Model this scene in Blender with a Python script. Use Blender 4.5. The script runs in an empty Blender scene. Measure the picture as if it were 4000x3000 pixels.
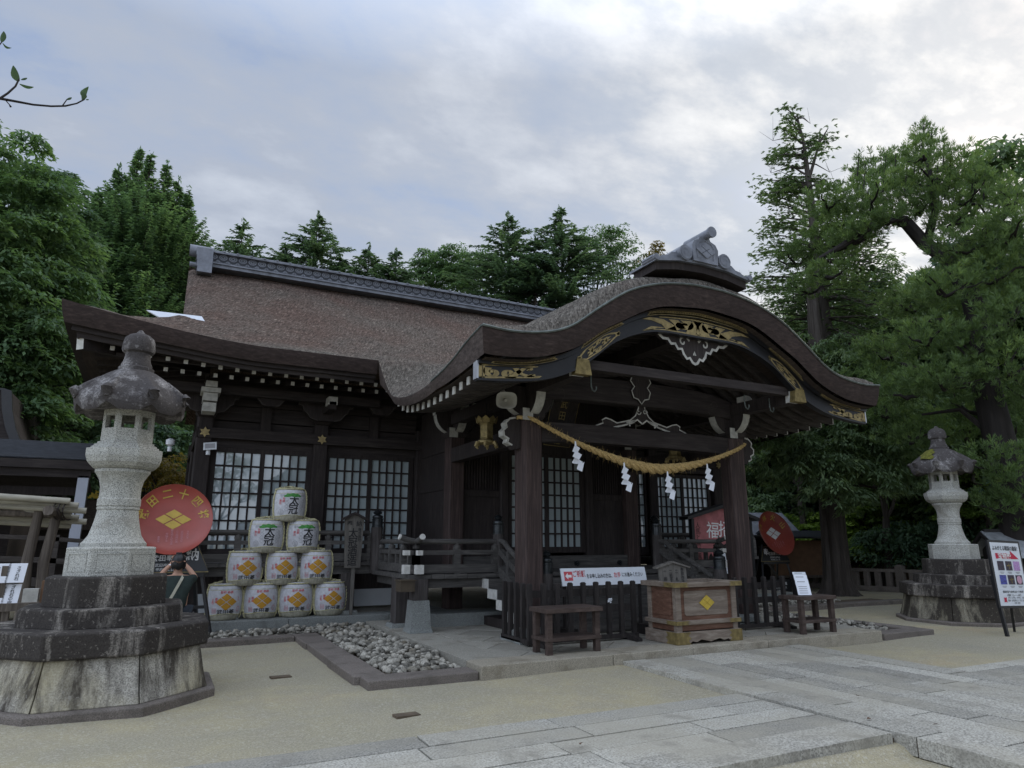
import bpy, bmesh, math, random
import numpy as np
from mathutils import Vector, Matrix
random.seed(7); RNG = np.random.default_rng(11)
S = bpy.context.scene
COL = S.collection
R_ = math.radians
# ------------------------------------------------------------------ camera
CAM_H = 1.6; FPX = 2650.0; PITCH = math.atan(613/FPX); YAW = R_(26.8)
cam_d = bpy.data.cameras.new('camera'); cam = bpy.data.objects.new('camera', cam_d); COL.objects.link(cam)
cam.location = (0, 0, CAM_H); cam.rotation_euler = (math.pi/2+PITCH, 0, -YAW)
cam_d.sensor_fit = 'HORIZONTAL'; cam_d.sensor_width = 36.0; cam_d.lens = FPX/4000*36.0
cam_d.clip_start = 0.05; cam_d.clip_end = 3000
S.camera = cam
FWD = np.array([math.sin(YAW)*math.cos(PITCH), math.cos(YAW)*math.cos(PITCH), math.sin(PITCH)])
RGT = np.array([math.cos(YAW), -math.sin(YAW), 0.]); UPV = np.cross(RGT, FWD)
def ray(px, py):
    return (RGT*(px-2000)-UPV*(py-1500))/FPX+FWD
def at(px, py, rng):
    "surveyed world point seen at a photo pixel, at a horizontal range in metres"
    d = ray(px, py); t = rng/math.hypot(d[0], d[1]); p = d*t
    return np.array([p[0], p[1], p[2]+CAM_H])
# ------------------------------------------------------------------ light and sky
SUN_DIR = ray(4150, 120); SUN_DIR = SUN_DIR/np.linalg.norm(SUN_DIR)
SUN_EL = math.asin(SUN_DIR[2]); SUN_AZ = math.atan2(SUN_DIR[0], SUN_DIR[1])
sd = bpy.data.lights.new('sun', 'SUN'); sd.energy = 1.25; sd.angle = R_(22); sd.color = (1, .95, .87)
so = bpy.data.objects.new('sun', sd); COL.objects.link(so)
so.rotation_euler = Vector(SUN_DIR).to_track_quat('Z', 'Y').to_euler()
W = bpy.data.worlds.new('World'); S.world = W; W.use_nodes = True
def N(nt, typ, **kw):
    n = nt.nodes.new(typ)
    for k, v in kw.items():
        if k[0] == '_': n.inputs[k[1:].replace('_', ' ')].default_value = v
        else: setattr(n, k, v)
    return n
def ramp(nt, fac, stops, interp='LINEAR'):
    n = nt.nodes.new('ShaderNodeValToRGB'); e = n.color_ramp.elements; n.color_ramp.interpolation = interp
    while len(e) < len(stops): e.new(0.5)
    for i, (p, c) in enumerate(stops):
        e[i].position = p; e[i].color = (c[0], c[1], c[2], 1) if hasattr(c, '__len__') else (c, c, c, 1)
    nt.links.new(fac, n.inputs[0]); return n.outputs[0]
def math_(nt, op, a, b=None, c=None, clamp=False):
    n = nt.nodes.new('ShaderNodeMath'); n.operation = op; n.use_clamp = clamp
    for i, v in enumerate((a, b, c)):
        if v is None: continue
        if isinstance(v, (int, float)): n.inputs[i].default_value = v
        else: nt.links.new(v, n.inputs[i])
    return n.outputs[0]
def mixc(nt, fac, a, b, typ='MIX'):
    n = nt.nodes.new('ShaderNodeMix'); n.data_type = 'RGBA'; n.blend_type = typ
    for s, v in ((n.inputs[0], fac), (n.inputs[6], a), (n.inputs[7], b)):
        if isinstance(v, (int, float)): s.default_value = v
        elif isinstance(v, tuple): s.default_value = (v[0], v[1], v[2], 1)
        else: nt.links.new(v, s)
    return n.outputs[2]
def world():
    nt = W.node_tree; nt.nodes.clear(); L = nt.links
    out = N(nt, 'ShaderNodeOutputWorld'); bg = N(nt, 'ShaderNodeBackground'); L.new(bg.outputs[0], out.inputs[0])
    sky = N(nt, 'ShaderNodeTexSky', sky_type='NISHITA', sun_disc=False, sun_elevation=SUN_EL, sun_rotation=SUN_AZ)
    sky.air_density = 1.2; sky.dust_density = 1.5
    tc = N(nt, 'ShaderNodeTexCoord'); G = tc.outputs['Generated']
    sep = N(nt, 'ShaderNodeSeparateXYZ'); L.new(G, sep.inputs[0])
    zz = math_(nt, 'ADD', math_(nt, 'MAXIMUM', sep.outputs[2], 0.0), 0.22)
    cb = N(nt, 'ShaderNodeCombineXYZ')
    L.new(math_(nt, 'DIVIDE', sep.outputs[0], zz), cb.inputs[0]); L.new(math_(nt, 'DIVIDE', sep.outputs[1], zz), cb.inputs[1])
    mp = N(nt, 'ShaderNodeMapping'); mp.inputs['Rotation'].default_value = (0, 0, R_(25)); mp.inputs['Scale'].default_value = (1, 1.5, 1)
    L.new(cb.outputs[0], mp.inputs[0])
    n1 = N(nt, 'ShaderNodeTexNoise', _Scale=1.25, _Detail=7.0, _Roughness=.55, _Distortion=.35); L.new(mp.outputs[0], n1.inputs['Vector'])
    n2 = N(nt, 'ShaderNodeTexNoise', _Scale=4.0, _Detail=6.0, _Roughness=.6); L.new(mp.outputs[0], n2.inputs['Vector'])
    dot = N(nt, 'ShaderNodeVectorMath', operation='DOT_PRODUCT'); L.new(G, dot.inputs[0]); dot.inputs[1].default_value = tuple(SUN_DIR)
    glow = ramp(nt, dot.outputs['Value'], [(.60, 0.0), (.84, .22), (.94, .75), (1.0, 1.0)])
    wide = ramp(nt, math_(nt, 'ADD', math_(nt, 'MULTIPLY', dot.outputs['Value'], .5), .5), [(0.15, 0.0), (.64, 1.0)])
    c = math_(nt, 'ADD', math_(nt, 'MULTIPLY', n1.outputs[0], .62), math_(nt, 'MULTIPLY', n2.outputs[0], .38))
    base = ramp(nt, c, [(.34, (.33, .43, .66)), (.44, (.42, .49, .63)), (.52, (.46, .51, .61)), (.64, (.62, .67, .76))])
    c3 = math_(nt, 'ADD', math_(nt, 'MULTIPLY', n1.outputs[0], .45), math_(nt, 'MULTIPLY', n2.outputs[0], .55))
    bright = ramp(nt, c3, [(.38, (.55, .60, .67)), (.47, (.68, .72, .77)), (.55, (.98, .98, .97)), (.64, (1.25, 1.23, 1.18))])
    col = mixc(nt, glow, base, bright)
    blue = mixc(nt, 1.0, sky.outputs[0], (.16, .16, .16), 'MULTIPLY')
    cov = ramp(nt, c, [(.33, 0.75), (.45, .95)])
    fin = mixc(nt, cov, blue, col)
    boosted = mixc(nt, 1.0, fin, ramp(nt, wide, [(0, 3.0), (1, 1.0)]), 'MULTIPLY')  # sky facing away from the sun brightened to light the facade
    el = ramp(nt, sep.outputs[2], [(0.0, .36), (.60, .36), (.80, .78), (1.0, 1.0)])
    boosted = mixc(nt, 1.0, boosted, mixc(nt, 1.0, el, (2.78, 2.78, 2.78), 'MULTIPLY'), 'MULTIPLY')  # overhead sky brightened as added fill light for the ground
    L.new(boosted, bg.inputs[0]); bg.inputs[1].default_value = 1.0
world()
S.view_settings.view_transform = 'Standard'; S.view_settings.look = 'None'; S.view_settings.exposure = 0.0; S.view_settings.gamma = 1
S.cycles.max_bounces = 5; S.cycles.diffuse_bounces = 4; S.cycles.glossy_bounces = 2; S.cycles.transmission_bounces = 2; S.cycles.transparent_max_bounces = 4
# ------------------------------------------------------------------ materials
MATS = {}
def newmat(name):
    m = bpy.data.materials.new(name); m.use_nodes = True; nt = m.node_tree; nt.nodes.clear()
    o = N(nt, 'ShaderNodeOutputMaterial'); b = N(nt, 'ShaderNodeBsdfPrincipled'); nt.links.new(b.outputs[0], o.inputs[0])
    MATS[name] = m; return m, nt, b
def coords(nt, scale=(1, 1, 1), kind='Object'):
    if kind == 'World':
        g = N(nt, 'ShaderNodeNewGeometry'); src = g.outputs['Position']
    else:
        tc = N(nt, 'ShaderNodeTexCoord'); src = tc.outputs[kind]
    mp = N(nt, 'ShaderNodeMapping'); mp.inputs['Scale'].default_value = scale; nt.links.new(src, mp.inputs[0]); return mp.outputs[0]
def noise(nt, vec, scale, detail=4, rough=.55, dist=0):
    n = N(nt, 'ShaderNodeTexNoise', _Scale=scale, _Detail=detail, _Roughness=rough, _Distortion=dist); nt.links.new(vec, n.inputs['Vector']); return n.outputs[0]
def bump(nt, b, h, strength, dist=.01):
    n = N(nt, 'ShaderNodeBump', _Strength=strength, _Distance=dist); nt.links.new(h, n.inputs['Height']); nt.links.new(n.outputs[0], b.inputs['Normal'])
def simple(name, c, rough=.6, metal=0.0, var=.25, scale=6, b_=.15, spec=.4, stretch=(1, 1, 1), kind='World', bd=.01):
    m, nt, b = newmat(name); v = coords(nt, stretch, kind)
    f = noise(nt, v, scale, 5, .6)
    lo = tuple(x*(1-var) for x in c); hi = tuple(min(1, x*(1+var)) for x in c)
    nt.links.new(ramp(nt, f, [(.3, lo), (.7, hi)]), b.inputs['Base Color'])
    b.inputs['Roughness'].default_value = rough; b.inputs['Metallic'].default_value = metal; b.inputs['Specular IOR Level'].default_value = spec
    if b_: bump(nt, b, noise(nt, v, scale*4, 4), b_, bd)
    return m
def island(nt):
    g = N(nt, 'ShaderNodeNewGeometry'); return g.outputs['Random Per Island']
def m_sand():
    m, nt, b = newmat('sand'); v = coords(nt, kind='World')
    big = noise(nt, v, .35, 4, .6, .6); mid = noise(nt, v, 2.2, 5, .6); fine = noise(nt, v, 90, 3, .7); grit = noise(nt, v, 260, 2)
    c = ramp(nt, big, [(.30, (.29, .270, .205)), (.45, (.345, .312, .215)), (.58, (.40, .350, .22)), (.72, (.405, .315, .195))])
    c = mixc(nt, math_(nt, 'MULTIPLY', ramp(nt, mid, [(.42, 0.0), (.58, 1.0)]), .55), c, (.32, .29, .215))
    c = mixc(nt, math_(nt, 'MULTIPLY', ramp(nt, fine, [(.38, 1.0), (.52, 0.0)]), .55), c, (.15, .132, .098)); c = mixc(nt, math_(nt, 'MULTIPLY', ramp(nt, noise(nt, v, 48, 2, .6), [(.54, 0.0), (.62, 1.0)]), .45), c, (.50, .47, .39))
    c = mixc(nt, ramp(nt, grit, [(.62, 0.0), (.70, .75)]), c, (.45, .42, .36))
    nt.links.new(c, b.inputs['Base Color']); b.inputs['Roughness'].default_value = .95; b.inputs['Specular IOR Level'].default_value = .1
    blot = noise(nt, v, 7.5, 6, .7, .5); clod = noise(nt, v, 24, 4, .7)
    c = mixc(nt, 1.0, c, ramp(nt, blot, [(.36, .80), (.5, 1.0), (.64, 1.10)]), 'MULTIPLY'); c = mixc(nt, 1.0, c, ramp(nt, clod, [(.38, .70), (.48, .98), (.60, 1.12)]), 'MULTIPLY')
    h = math_(nt, 'ADD', math_(nt, 'MULTIPLY', fine, .5), math_(nt, 'ADD', math_(nt, 'MULTIPLY', grit, .35), math_(nt, 'MULTIPLY', mid, 1.2)))
    bump(nt, b, h, .5, .012)
m_sand()
def m_granite(name, base, dark, stain=0.0, stainc=(.10, .09, .075), speck=140, isl=.12, moss=0.0, streak=False, warm=None):
    m, nt, b = newmat(name); v = coords(nt, kind='World')
    sp = noise(nt, v, speck, 2, .6); sp2 = noise(nt, v, speck*.35, 3, .6); pat = noise(nt, v, 1.7, 6, .65, .4)
    c = ramp(nt, sp, [(.36, dark), (.5, base), (.66, tuple(min(1, x*1.3) for x in base))])
    c = mixc(nt, math_(nt, 'MULTIPLY', ramp(nt, sp2, [(.35, 1.0), (.55, 0.0)]), .35), c, dark)
    if isl:
        r = island(nt); c = mixc(nt, 1.0, c, ramp(nt, r, [(0, 1-isl*1.6), (.5, 1.0), (1, 1+isl)]), 'MULTIPLY')
    if warm: c = mixc(nt, math_(nt, 'MULTIPLY', ramp(nt, noise(nt, v, .9, 4), [(.42, 0.0), (.62, 1.0)]), .7), c, warm)
    if stain:
        vs = coords(nt, (1, 1, .18), 'World') if streak else v
        st = noise(nt, vs, 4.5 if streak else 2.6, 7, .68, .3)
        f = ramp(nt, st, [(.62-.35*stain, 0.0), (.80-.35*stain, 1.0)])
        c = mixc(nt, math_(nt, 'MULTIPLY', f, .93), c, stainc)
        li = noise(nt, v, 22, 4, .7); c = mixc(nt, ramp(nt, li, [(.60, 0.0), (.67, .55)]), c, tuple(x*.8 for x in base))
    if moss:
        mf = noise(nt, v, 3.0, 5); c = mixc(nt, ramp(nt, mf, [(.66-moss*.2, 0.0), (.72-moss*.2, 1.0)]), c, (.13, .14, .02))
    nt.links.new(c, b.inputs['Base Color']); b.inputs['Roughness'].default_value = .85; b.inputs['Specular IOR Level'].default_value = .2
    bump(nt, b, math_(nt, 'ADD', sp, math_(nt, 'MULTIPLY', pat, 2.0)), .35, .008)
m_granite('paving', (.38, .365, .315), (.20, .19, .165), .22, (.22, .205, .17), 60, .20, warm=(.34, .315, .25))
m_granite('kerb_stone', (.33, .30, .235), (.18, .16, .125), .36, (.17, .145, .105), 100, .10)
m_granite('platform_slab', (.31, .295, .25), (.19, .18, .15), .36, (.20, .18, .145), 90, .12)
m_granite('kerb_brown', (.18, .155, .135), (.10, .088, .075), .35, (.10, .088, .075), 110, .10)
m_granite('podium_stone', (.23, .24, .225), (.12, .128, .12), .3, (.11, .11, .10), 100, .06)
m_granite('lantern_granite', (.42, .415, .37), (.15, .15, .14), .20, (.22, .205, .17), 105, 0)
m_granite('lantern_weathered', (.33, .315, .305), (.11, .10, .098), .86, (.045, .039, .037), 60, 0)
m_granite('lantern_dark', (.33, .30, .26), (.13, .12, .10), .93, (.024, .020, .018), 70, 0, streak=True)
m_granite('plinth_stone', (.38, .36, .31), (.20, .185, .16), .56, (.048, .040, .032), 75, .08, streak=True, warm=(.42, .37, .23))
m_granite('plinth_stained', (.30, .275, .21), (.16, .145, .11), .80, (.035, .029, .024), 80, .06, streak=True, warm=(.26, .23, .14))
m_granite('cobble', (.28, .265, .225), (.19, .175, .145), .25, (.15, .125, .085), 60, .45)
def m_thatch():
    m, nt, b = newmat('thatch'); v = coords(nt, (1, .45, 1), 'World'); w = coords(nt, kind='World')
    w = coords(nt, kind='World'); chips = N(nt, 'ShaderNodeTexVoronoi', _Scale=15.0); nt.links.new(v, chips.inputs['Vector'])
    rt = N(nt, 'ShaderNodeVectorRotate', rotation_type='Z_AXIS', _Angle=R_(28)); nt.links.new(w, rt.inputs['Vector']); ms = N(nt, 'ShaderNodeMapping'); ms.inputs['Scale'].default_value = (1, .22, .22); nt.links.new(rt.outputs[0], ms.inputs[0]); fib = noise(nt, ms.outputs[0], 34, 6, .68, .8); big = noise(nt, w, .7, 5, .65)
    sepz = N(nt, 'ShaderNodeSeparateXYZ'); nt.links.new(w, sepz.inputs[0])
    c = ramp(nt, fib, [(.30, (.022, .015, .012)), (.46, (.074, .050, .040)), (.57, (.130, .089, .071)), (.74, (.28, .21, .17))])
    g = ramp(nt, fib, [(.30, (.022, .019, .016)), (.46, (.076, .067, .056)), (.57, (.140, .124, .104)), (.74, (.29, .265, .225))])
    porch = math_(nt, 'MULTIPLY', math_(nt, 'SUBTRACT', 13.2, sepz.outputs[1]), 1.0, clamp=True)
    f = math_(nt, 'ADD', math_(nt, 'MULTIPLY', ramp(nt, big, [(.35, 0.0), (.65, 1.0)]), .7), math_(nt, 'MULTIPLY', porch, .75), clamp=True)
    c = mixc(nt, f, c, g)
    c = mixc(nt, math_(nt, 'MULTIPLY', ramp(nt, chips.outputs['Color'], [(.93, 0.0), (.95, 1.0)]), .55), c, (.34, .28, .23))
    c = mixc(nt, math_(nt, 'MULTIPLY', ramp(nt, chips.outputs['Distance'], [(.02, 1.0), (.18, 0.0)]), .35), c, (.012, .009, .008))
    nt.links.new(c, b.inputs['Base Color']); b.inputs['Roughness'].default_value = .95; b.inputs['Specular IOR Level'].default_value = .1
    bump(nt, b, math_(nt, 'ADD', fib, math_(nt, 'MULTIPLY', chips.outputs['Distance'], .8)), .9, .03)
m_thatch()
def m_wood(name, c0, c1, c2, ax=(1, 1, .08), rough=.75, scale=22, bmp=.25, spec=.25, knots=True):
    m, nt, b = newmat(name); v = coords(nt, ax, 'World')
    g = noise(nt, v, scale, 6, .65, .6); p = noise(nt, coords(nt, kind='World'), 1.6, 4)
    c = ramp(nt, g, [(.28, c0), (.5, c1), (.72, c2)])
    c = mixc(nt, math_(nt, 'MULTIPLY', ramp(nt, p, [(.35, 0.0), (.65, 1.0)]), .4), c, c0)
    nt.links.new(c, b.inputs['Base Color']); b.inputs['Roughness'].default_value = rough; b.inputs['Specular IOR Level'].default_value = spec
    bump(nt, b, g, bmp, .006)
m_wood('dark_wood', (.018, .014, .013), (.034, .027, .025), (.055, .045, .040), (1, 1, .1))
m_wood('dark_beam', (.018, .014, .013), (.035, .028, .026), (.060, .050, .044), (.08, 1, 1))
m_wood('soffit_wood', (.022, .016, .013), (.045, .034, .028), (.075, .058, .048), (1, .1, 1))
m_wood('rib_wood', (.028, .023, .020), (.055, .047, .042), (.095, .083, .075), (.12, 1, 1))
m_wood('post_wood', (.024, .016, .014), (.055, .038, .034), (.115, .078, .068), (1, 1, .05), scale=30)
m_wood('veranda_wood', (.040, .037, .034), (.082, .077, .071), (.14, .13, .118), (.1, 1, 1))
m_wood('veranda_post_wood', (.030, .026, .024), (.062, .054, .050), (.11, .098, .092), (1, 1, .07))
m_wood('fence_wood', (.014, .012, .011), (.028, .024, .022), (.050, .041, .037), (1, 1, .08))
m_wood('stool_wood', (.032, .022, .018), (.066, .047, .039), (.115, .084, .070), (.15, 1, .5))
m_wood('box_wood', (.065, .032, .021), (.135, .068, .044), (.22, .13, .09), (.12, .3, 1), rough=.6)
m_wood('box_weathered', (.11, .085, .066), (.20, .16, .125), (.31, .265, .215), (.12, .3, 1))
m_wood('sign_wood', (.075, .068, .06), (.125, .115, .10), (.19, .178, .155), (1, 1, .12))
m_wood('log_wood', (.05, .04, .032), (.11, .092, .075), (.20, .17, .14), (1, 1, .06))
m_wood('bark', (.028, .022, .018), (.060, .050, .042), (.105, .090, .078), (1, 1, .06), scale=9, bmp=.9)
m_wood('bark_dark', (.010, .008, .007), (.022, .018, .016), (.04, .033, .03), (1, 1, .1), scale=8, bmp=.9)
m_wood('edge_thatch', (.018, .012, .010), (.040, .027, .023), (.075, .053, .045), (.3, .3, 1), scale=26, bmp=.5)
m_wood('edge_thatch_grey', (.03, .022, .019), (.065, .05, .043), (.115, .092, .08), (.4, .4, 1), scale=26, bmp=.5)
simple('white_paint', (.50, .49, .45), .7, var=.18, scale=14)
simple('bracket_paint', (.38, .37, .33), .75, var=.3, scale=10)
simple('gold', (.33, .255, .115), .5, .45, var=.35, scale=12, spec=.5)
simple('gold_flat', (.50, .36, .055), .55, .2, var=.2, scale=10)
simple('brass_old', (.22, .17, .07), .55, .5, var=.4, scale=14)
simple('bronze_dark', (.030, .034, .036), .32, .6, var=.3, scale=10, spec=.6)
simple('cap_brown', (.06, .045, .028), .6)
simple('tile_recess_shade', (.035, .038, .045), .6)  # roof tile darkened: recess shade put into the colour
simple('roof_tile', (.165, .175, .20), .42, .1, var=.35, scale=5, spec=.5)
simple('copper_edge', (.10, .115, .105), .5, .4, var=.4, scale=9)
simple('copper_roof', (.036, .040, .048), .42, .3, var=.3, scale=6, stretch=(1, 1, 6), spec=.5)
simple('sheet_metal', (.52, .54, .57), .35, .6, var=.1, scale=3)
simple('hut_roof', (.33, .35, .37), .45, .3, var=.35, scale=5)
simple('plaster', (.55, .57, .58), .9, var=.1, scale=2)
simple('grey_post', (.42, .44, .49), .5, var=.06, scale=3)
simple('black_paint', (.010, .010, .011), .4, var=.3, scale=4, spec=.5)
simple('black_ink', (.012, .012, .013), .7, var=.1, b_=0)
simple('red_ink', (.50, .075, .085), .7, var=.15, b_=0)
simple('pale_red_ink', (.50, .24, .26), .8, var=.15, b_=0)
simple('green_ink', (.06, .24, .05), .7, var=.4, scale=30, b_=0)
simple('white_ink', (.72, .72, .70), .7, var=.06, b_=0)
simple('grey_ink', (.30, .30, .31), .8, var=.1, b_=0)
simple('gold_ink', (.50, .35, .07), .6, .1, var=.15, b_=0)
simple('crest_ochre', (.46, .235, .022), .7, var=.12, scale=30, b_=.05)
simple('paper', (.74, .76, .80), .8, var=.04, b_=0)
simple('board_white', (.64, .67, .70), .35, var=.06, scale=3, b_=0)
simple('keg_wrap', (.50, .50, .52), .55, var=.16, scale=22, b_=.3)
simple('straw_rope', (.44, .41, .24), .9, var=.3, scale=30)
simple('straw_base', (.36, .34, .26), .9, var=.35, scale=24, stretch=(1, 1, .2))
simple('shrine_rope', (.46, .32, .13), .9, var=.4, scale=34, b_=.6)
simple('lacquer_red', (.31, .062, .045), .34, var=.16, scale=2.5, spec=.5, b_=0)
simple('easel_board', (.012, .013, .014), .35, var=.2, b_=0, spec=.5)
simple('bamboo', (.30, .28, .22), .6, var=.35, scale=8, stretch=(.3, 1, 1))
simple('dark_green_cloth', (.020, .030, .026), .9, var=.25, scale=16)
simple('navy_cloth', (.018, .022, .028), .9, var=.25, scale=16)
simple('strap_cloth', (.42, .40, .31), .9, var=.1, scale=40)
simple('skin', (.42, .235, .155), .55, var=.08, scale=14)
simple('hair', (.008, .007, .007), .4, var=.3, scale=60, stretch=(1, 1, .2))
simple('pink_painting', (.36, .125, .125), .6, var=.35, scale=5, b_=0)
simple('speaker_grey', (.42, .41, .37), .5, var=.08)
simple('lamp_white', (.60, .62, .64), .4, var=.06)
simple('drain_brown', (.10, .075, .05), .9, var=.3)
simple('dead_leaf', (.10, .055, .03), .9, var=.3)
simple('hall_brown', (.09, .058, .034), .8, var=.25, scale=3, stretch=(1, 1, 8))
simple('photo_dark', (.03, .02, .04), .4, var=.9, scale=30, b_=0)
simple('photo_blue', (.05, .06, .28), .4, var=.8, scale=25, b_=0)
simple('photo_lilac', (.42, .24, .48), .4, var=.5, scale=40, b_=0)
simple('photo_pink', (.50, .28, .36), .4, var=.3, scale=30, b_=0)
simple('crimson', (.48, .010, .045), .5, var=.05, b_=0)
simple('notice_tan', (.16, .09, .05), .8, var=.2)
simple('moss', (.11, .11, .015), .95, var=.5, scale=25, b_=.8)
def m_glass():
    m, nt, b = newmat('window_glass'); v = coords(nt, kind='World')
    nt.links.new(ramp(nt, noise(nt, v, .8, 2), [(.3, (.36, .42, .43)), (.7, (.43, .49, .49))]), b.inputs['Base Color'])
    b.inputs['Roughness'].default_value = .015; b.inputs['IOR'].default_value = 2.1; b.inputs['Specular IOR Level'].default_value = .5
    bump(nt, b, noise(nt, v, 1.3, 2), .03, .02)
m_glass()
def m_leaf(name, c, var=.5, trans=.42, rough=.55):
    m, nt, b = newmat(name); a = N(nt, 'ShaderNodeAttribute', attribute_name='tint')
    f = math_(nt, 'ADD', math_(nt, 'MULTIPLY', a.outputs['Fac'], .7), math_(nt, 'MULTIPLY', island(nt), .3))
    lo = tuple(x*(1-var) for x in c); hi = (c[0]*(1+var*1.5), c[1]*(1+var*1.1), c[2]*(1+var*.6))
    cc = ramp(nt, f, [(0.05, lo), (.5, c), (.95, hi)])
    nt.links.new(cc, b.inputs['Base Color']); b.inputs['Roughness'].default_value = rough; b.inputs['Specular IOR Level'].default_value = .25
    t = N(nt, 'ShaderNodeBsdfTranslucent'); nt.links.new(mixc(nt, 1.0, cc, (1.25, 1.35, .75), 'MULTIPLY'), t.inputs[0])
    mx = N(nt, 'ShaderNodeMixShader'); mx.inputs[0].default_value = trans
    o = [n for n in nt.nodes if n.type == 'OUTPUT_MATERIAL'][0]
    nt.links.new(b.outputs[0], mx.inputs[1]); nt.links.new(t.outputs[0], mx.inputs[2]); nt.links.new(mx.outputs[0], o.inputs[0])
m_leaf('leaf_broad', (0.100, 0.170, 0.085))
m_leaf('leaf_broad_dark', (0.075, 0.130, 0.080))
m_leaf('leaf_fir', (0.085, 0.135, 0.090))
m_leaf('leaf_metaseq', (0.115, 0.190, 0.110))
m_leaf('leaf_pine', (0.120, 0.185, 0.070))
m_leaf('leaf_hinoki', (0.125, 0.185, 0.095))
m_leaf('leaf_maple', (0.190, 0.290, 0.065))
m_leaf('leaf_wood', (0.125, 0.190, 0.100))
m_leaf('leaf_autumn', (0.138, 0.106, 0.027))
# ------------------------------------------------------------------ builders
def tag(o, label=None, cat=None, group=None, kind=None):
    if label: o['label'] = label
    if cat: o['category'] = cat
    if group: o['group'] = group
    if kind: o['kind'] = kind
    return o
def thing(name, loc, label, cat, group=None, rz=0.0):
    o = bpy.data.objects.new(name, None); o.empty_display_size = .1; COL.objects.link(o)
    o.location = loc; o.rotation_euler = (0, 0, rz); return tag(o, label, cat, group)
def root_of(o):
    while o.parent: o = o.parent
    return o
def link(name, me, parent=None, local=False):
    o = bpy.data.objects.new(name, me); COL.objects.link(o)
    if parent is not None:
        o.parent = parent
        if not local:
            r = root_of(parent); M = Matrix.LocRotScale(r.location, r.rotation_euler, None).inverted()
            me.transform(M)
    return o
class MB:
    def __init__(s): s.v = []; s.f = []; s.m = []
    def add(s, vs, fs, mi=0):
        b = len(s.v); s.v.extend([tuple(map(float, p)) for p in vs])
        for f in fs: s.f.append([i+b for i in f]); s.m.append(mi)
        return s
    def box(s, x0, y0, z0, x1, y1, z1, mi=0):
        return s.add([(x0, y0, z0), (x1, y0, z0), (x1, y1, z0), (x0, y1, z0), (x0, y0, z1), (x1, y0, z1), (x1, y1, z1), (x0, y1, z1)],
              [(0, 3, 2, 1), (4, 5, 6, 7), (0, 1, 5, 4), (1, 2, 6, 5), (2, 3, 7, 6), (3, 0, 4, 7)], mi)
    def frus(s, cx, cy, z0, z1, a0, b0, a1, b1, mi=0):
        q = [(-1, -1), (1, -1), (1, 1), (-1, 1)]
        return s.add([(cx+i*a0, cy+j*b0, z0) for i, j in q]+[(cx+i*a1, cy+j*b1, z1) for i, j in q],
              [(0, 3, 2, 1), (4, 5, 6, 7), (0, 1, 5, 4), (1, 2, 6, 5), (2, 3, 7, 6), (3, 0, 4, 7)], mi)
    def beam(s, p0, p1, w, h, mi=0, up=(0, 0, 1), mie=None):
        p0 = np.array(p0, float); p1 = np.array(p1, float); d = p1-p0; d /= np.linalg.norm(d)
        sx = np.cross(d, up)
        if np.linalg.norm(sx) < 1e-6: sx = np.array([1., 0, 0])
        sx /= np.linalg.norm(sx); sz = np.cross(sx, d)
        vs = [p+sx*a*w/2+sz*b*h/2 for p in (p0, p1) for a, b in ((-1, -1), (1, -1), (1, 1), (-1, 1))]
        s.add(vs, [(0, 1, 5, 4), (1, 2, 6, 5), (2, 3, 7, 6), (3, 0, 4, 7)], mi)
        b = len(s.v)-8; me = mi if mie is None else mie
        s.f += [[b, b+3, b+2, b+1], [b+4, b+5, b+6, b+7]]; s.m += [me, me]; return s
    def tube(s, pts, rad, n=8, mi=0, caps=True):
        pts = [np.array(p, float) for p in pts]; k = len(pts)
        rad = [rad]*k if isinstance(rad, (int, float)) else rad
        ref = np.array([0, 0, 1.]); vs = []
        for i, p in enumerate(pts):
            d = pts[min(i+1, k-1)]-pts[max(i-1, 0)]; d = d/(np.linalg.norm(d)+1e-9)
            if abs(d @ ref) > .95: ref = np.array([1., 0, 0]) if abs(d[0]) < .9 else np.array([0, 1., 0])
            a = np.cross(d, ref); a /= np.linalg.norm(a); b = np.cross(d, a); ref = np.cross(a, d)
            for j in range(n):
                t = 2*math.pi*j/n; vs.append(p+rad[i]*(a*math.cos(t)+b*math.sin(t)))
        fs = [(i*n+j, i*n+(j+1) % n, (i+1)*n+(j+1) % n, (i+1)*n+j) for i in range(k-1) for j in range(n)]
        if caps: fs += [tuple(range(n))[::-1], tuple(range((k-1)*n, k*n))]
        return s.add(vs, fs, mi)
    def lathe(s, c, prof, n=16, phase=0.0, mi=0, inr=False, sx=1, sy=1):
        k = 1/math.cos(math.pi/n) if inr else 1.0; vs = []; P = len(prof)
        for r, z in prof:
            for j in range(n):
                t = 2*math.pi*j/n+phase; vs.append((c[0]+r*k*math.cos(t)*sx, c[1]+r*k*math.sin(t)*sy, c[2]+z))
        fs = [(i*n+j, i*n+(j+1) % n, (i+1)*n+(j+1) % n, (i+1)*n+j) for i in range(P-1) for j in range(n)]
        fs += [tuple(range(n))[::-1], tuple(range((P-1)*n, P*n))]
        return s.add(vs, fs, mi)
    def prism(s, pts, o, u, v, w, mi=0, mis=None):
        "polygon pts (a,b) -> o+a*u+b*v, extruded by vector w"
        o, u, v, w = (np.array(q, float) for q in (o, u, v, w)); n = len(pts)
        fr = [o+a*u+b*v for a, b in pts]; bk = [p+w for p in fr]
        s.add(fr+bk, [tuple(range(n)), tuple(range(2*n-1, n-1, -1))], mi)
        b = len(s.v)-2*n; ms = mi if mis is None else mis
        for i in range(n):
            j = (i+1) % n; s.f.append([b+i, b+n+i, b+n+j, b+j]); s.m.append(ms)
        return s
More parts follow.
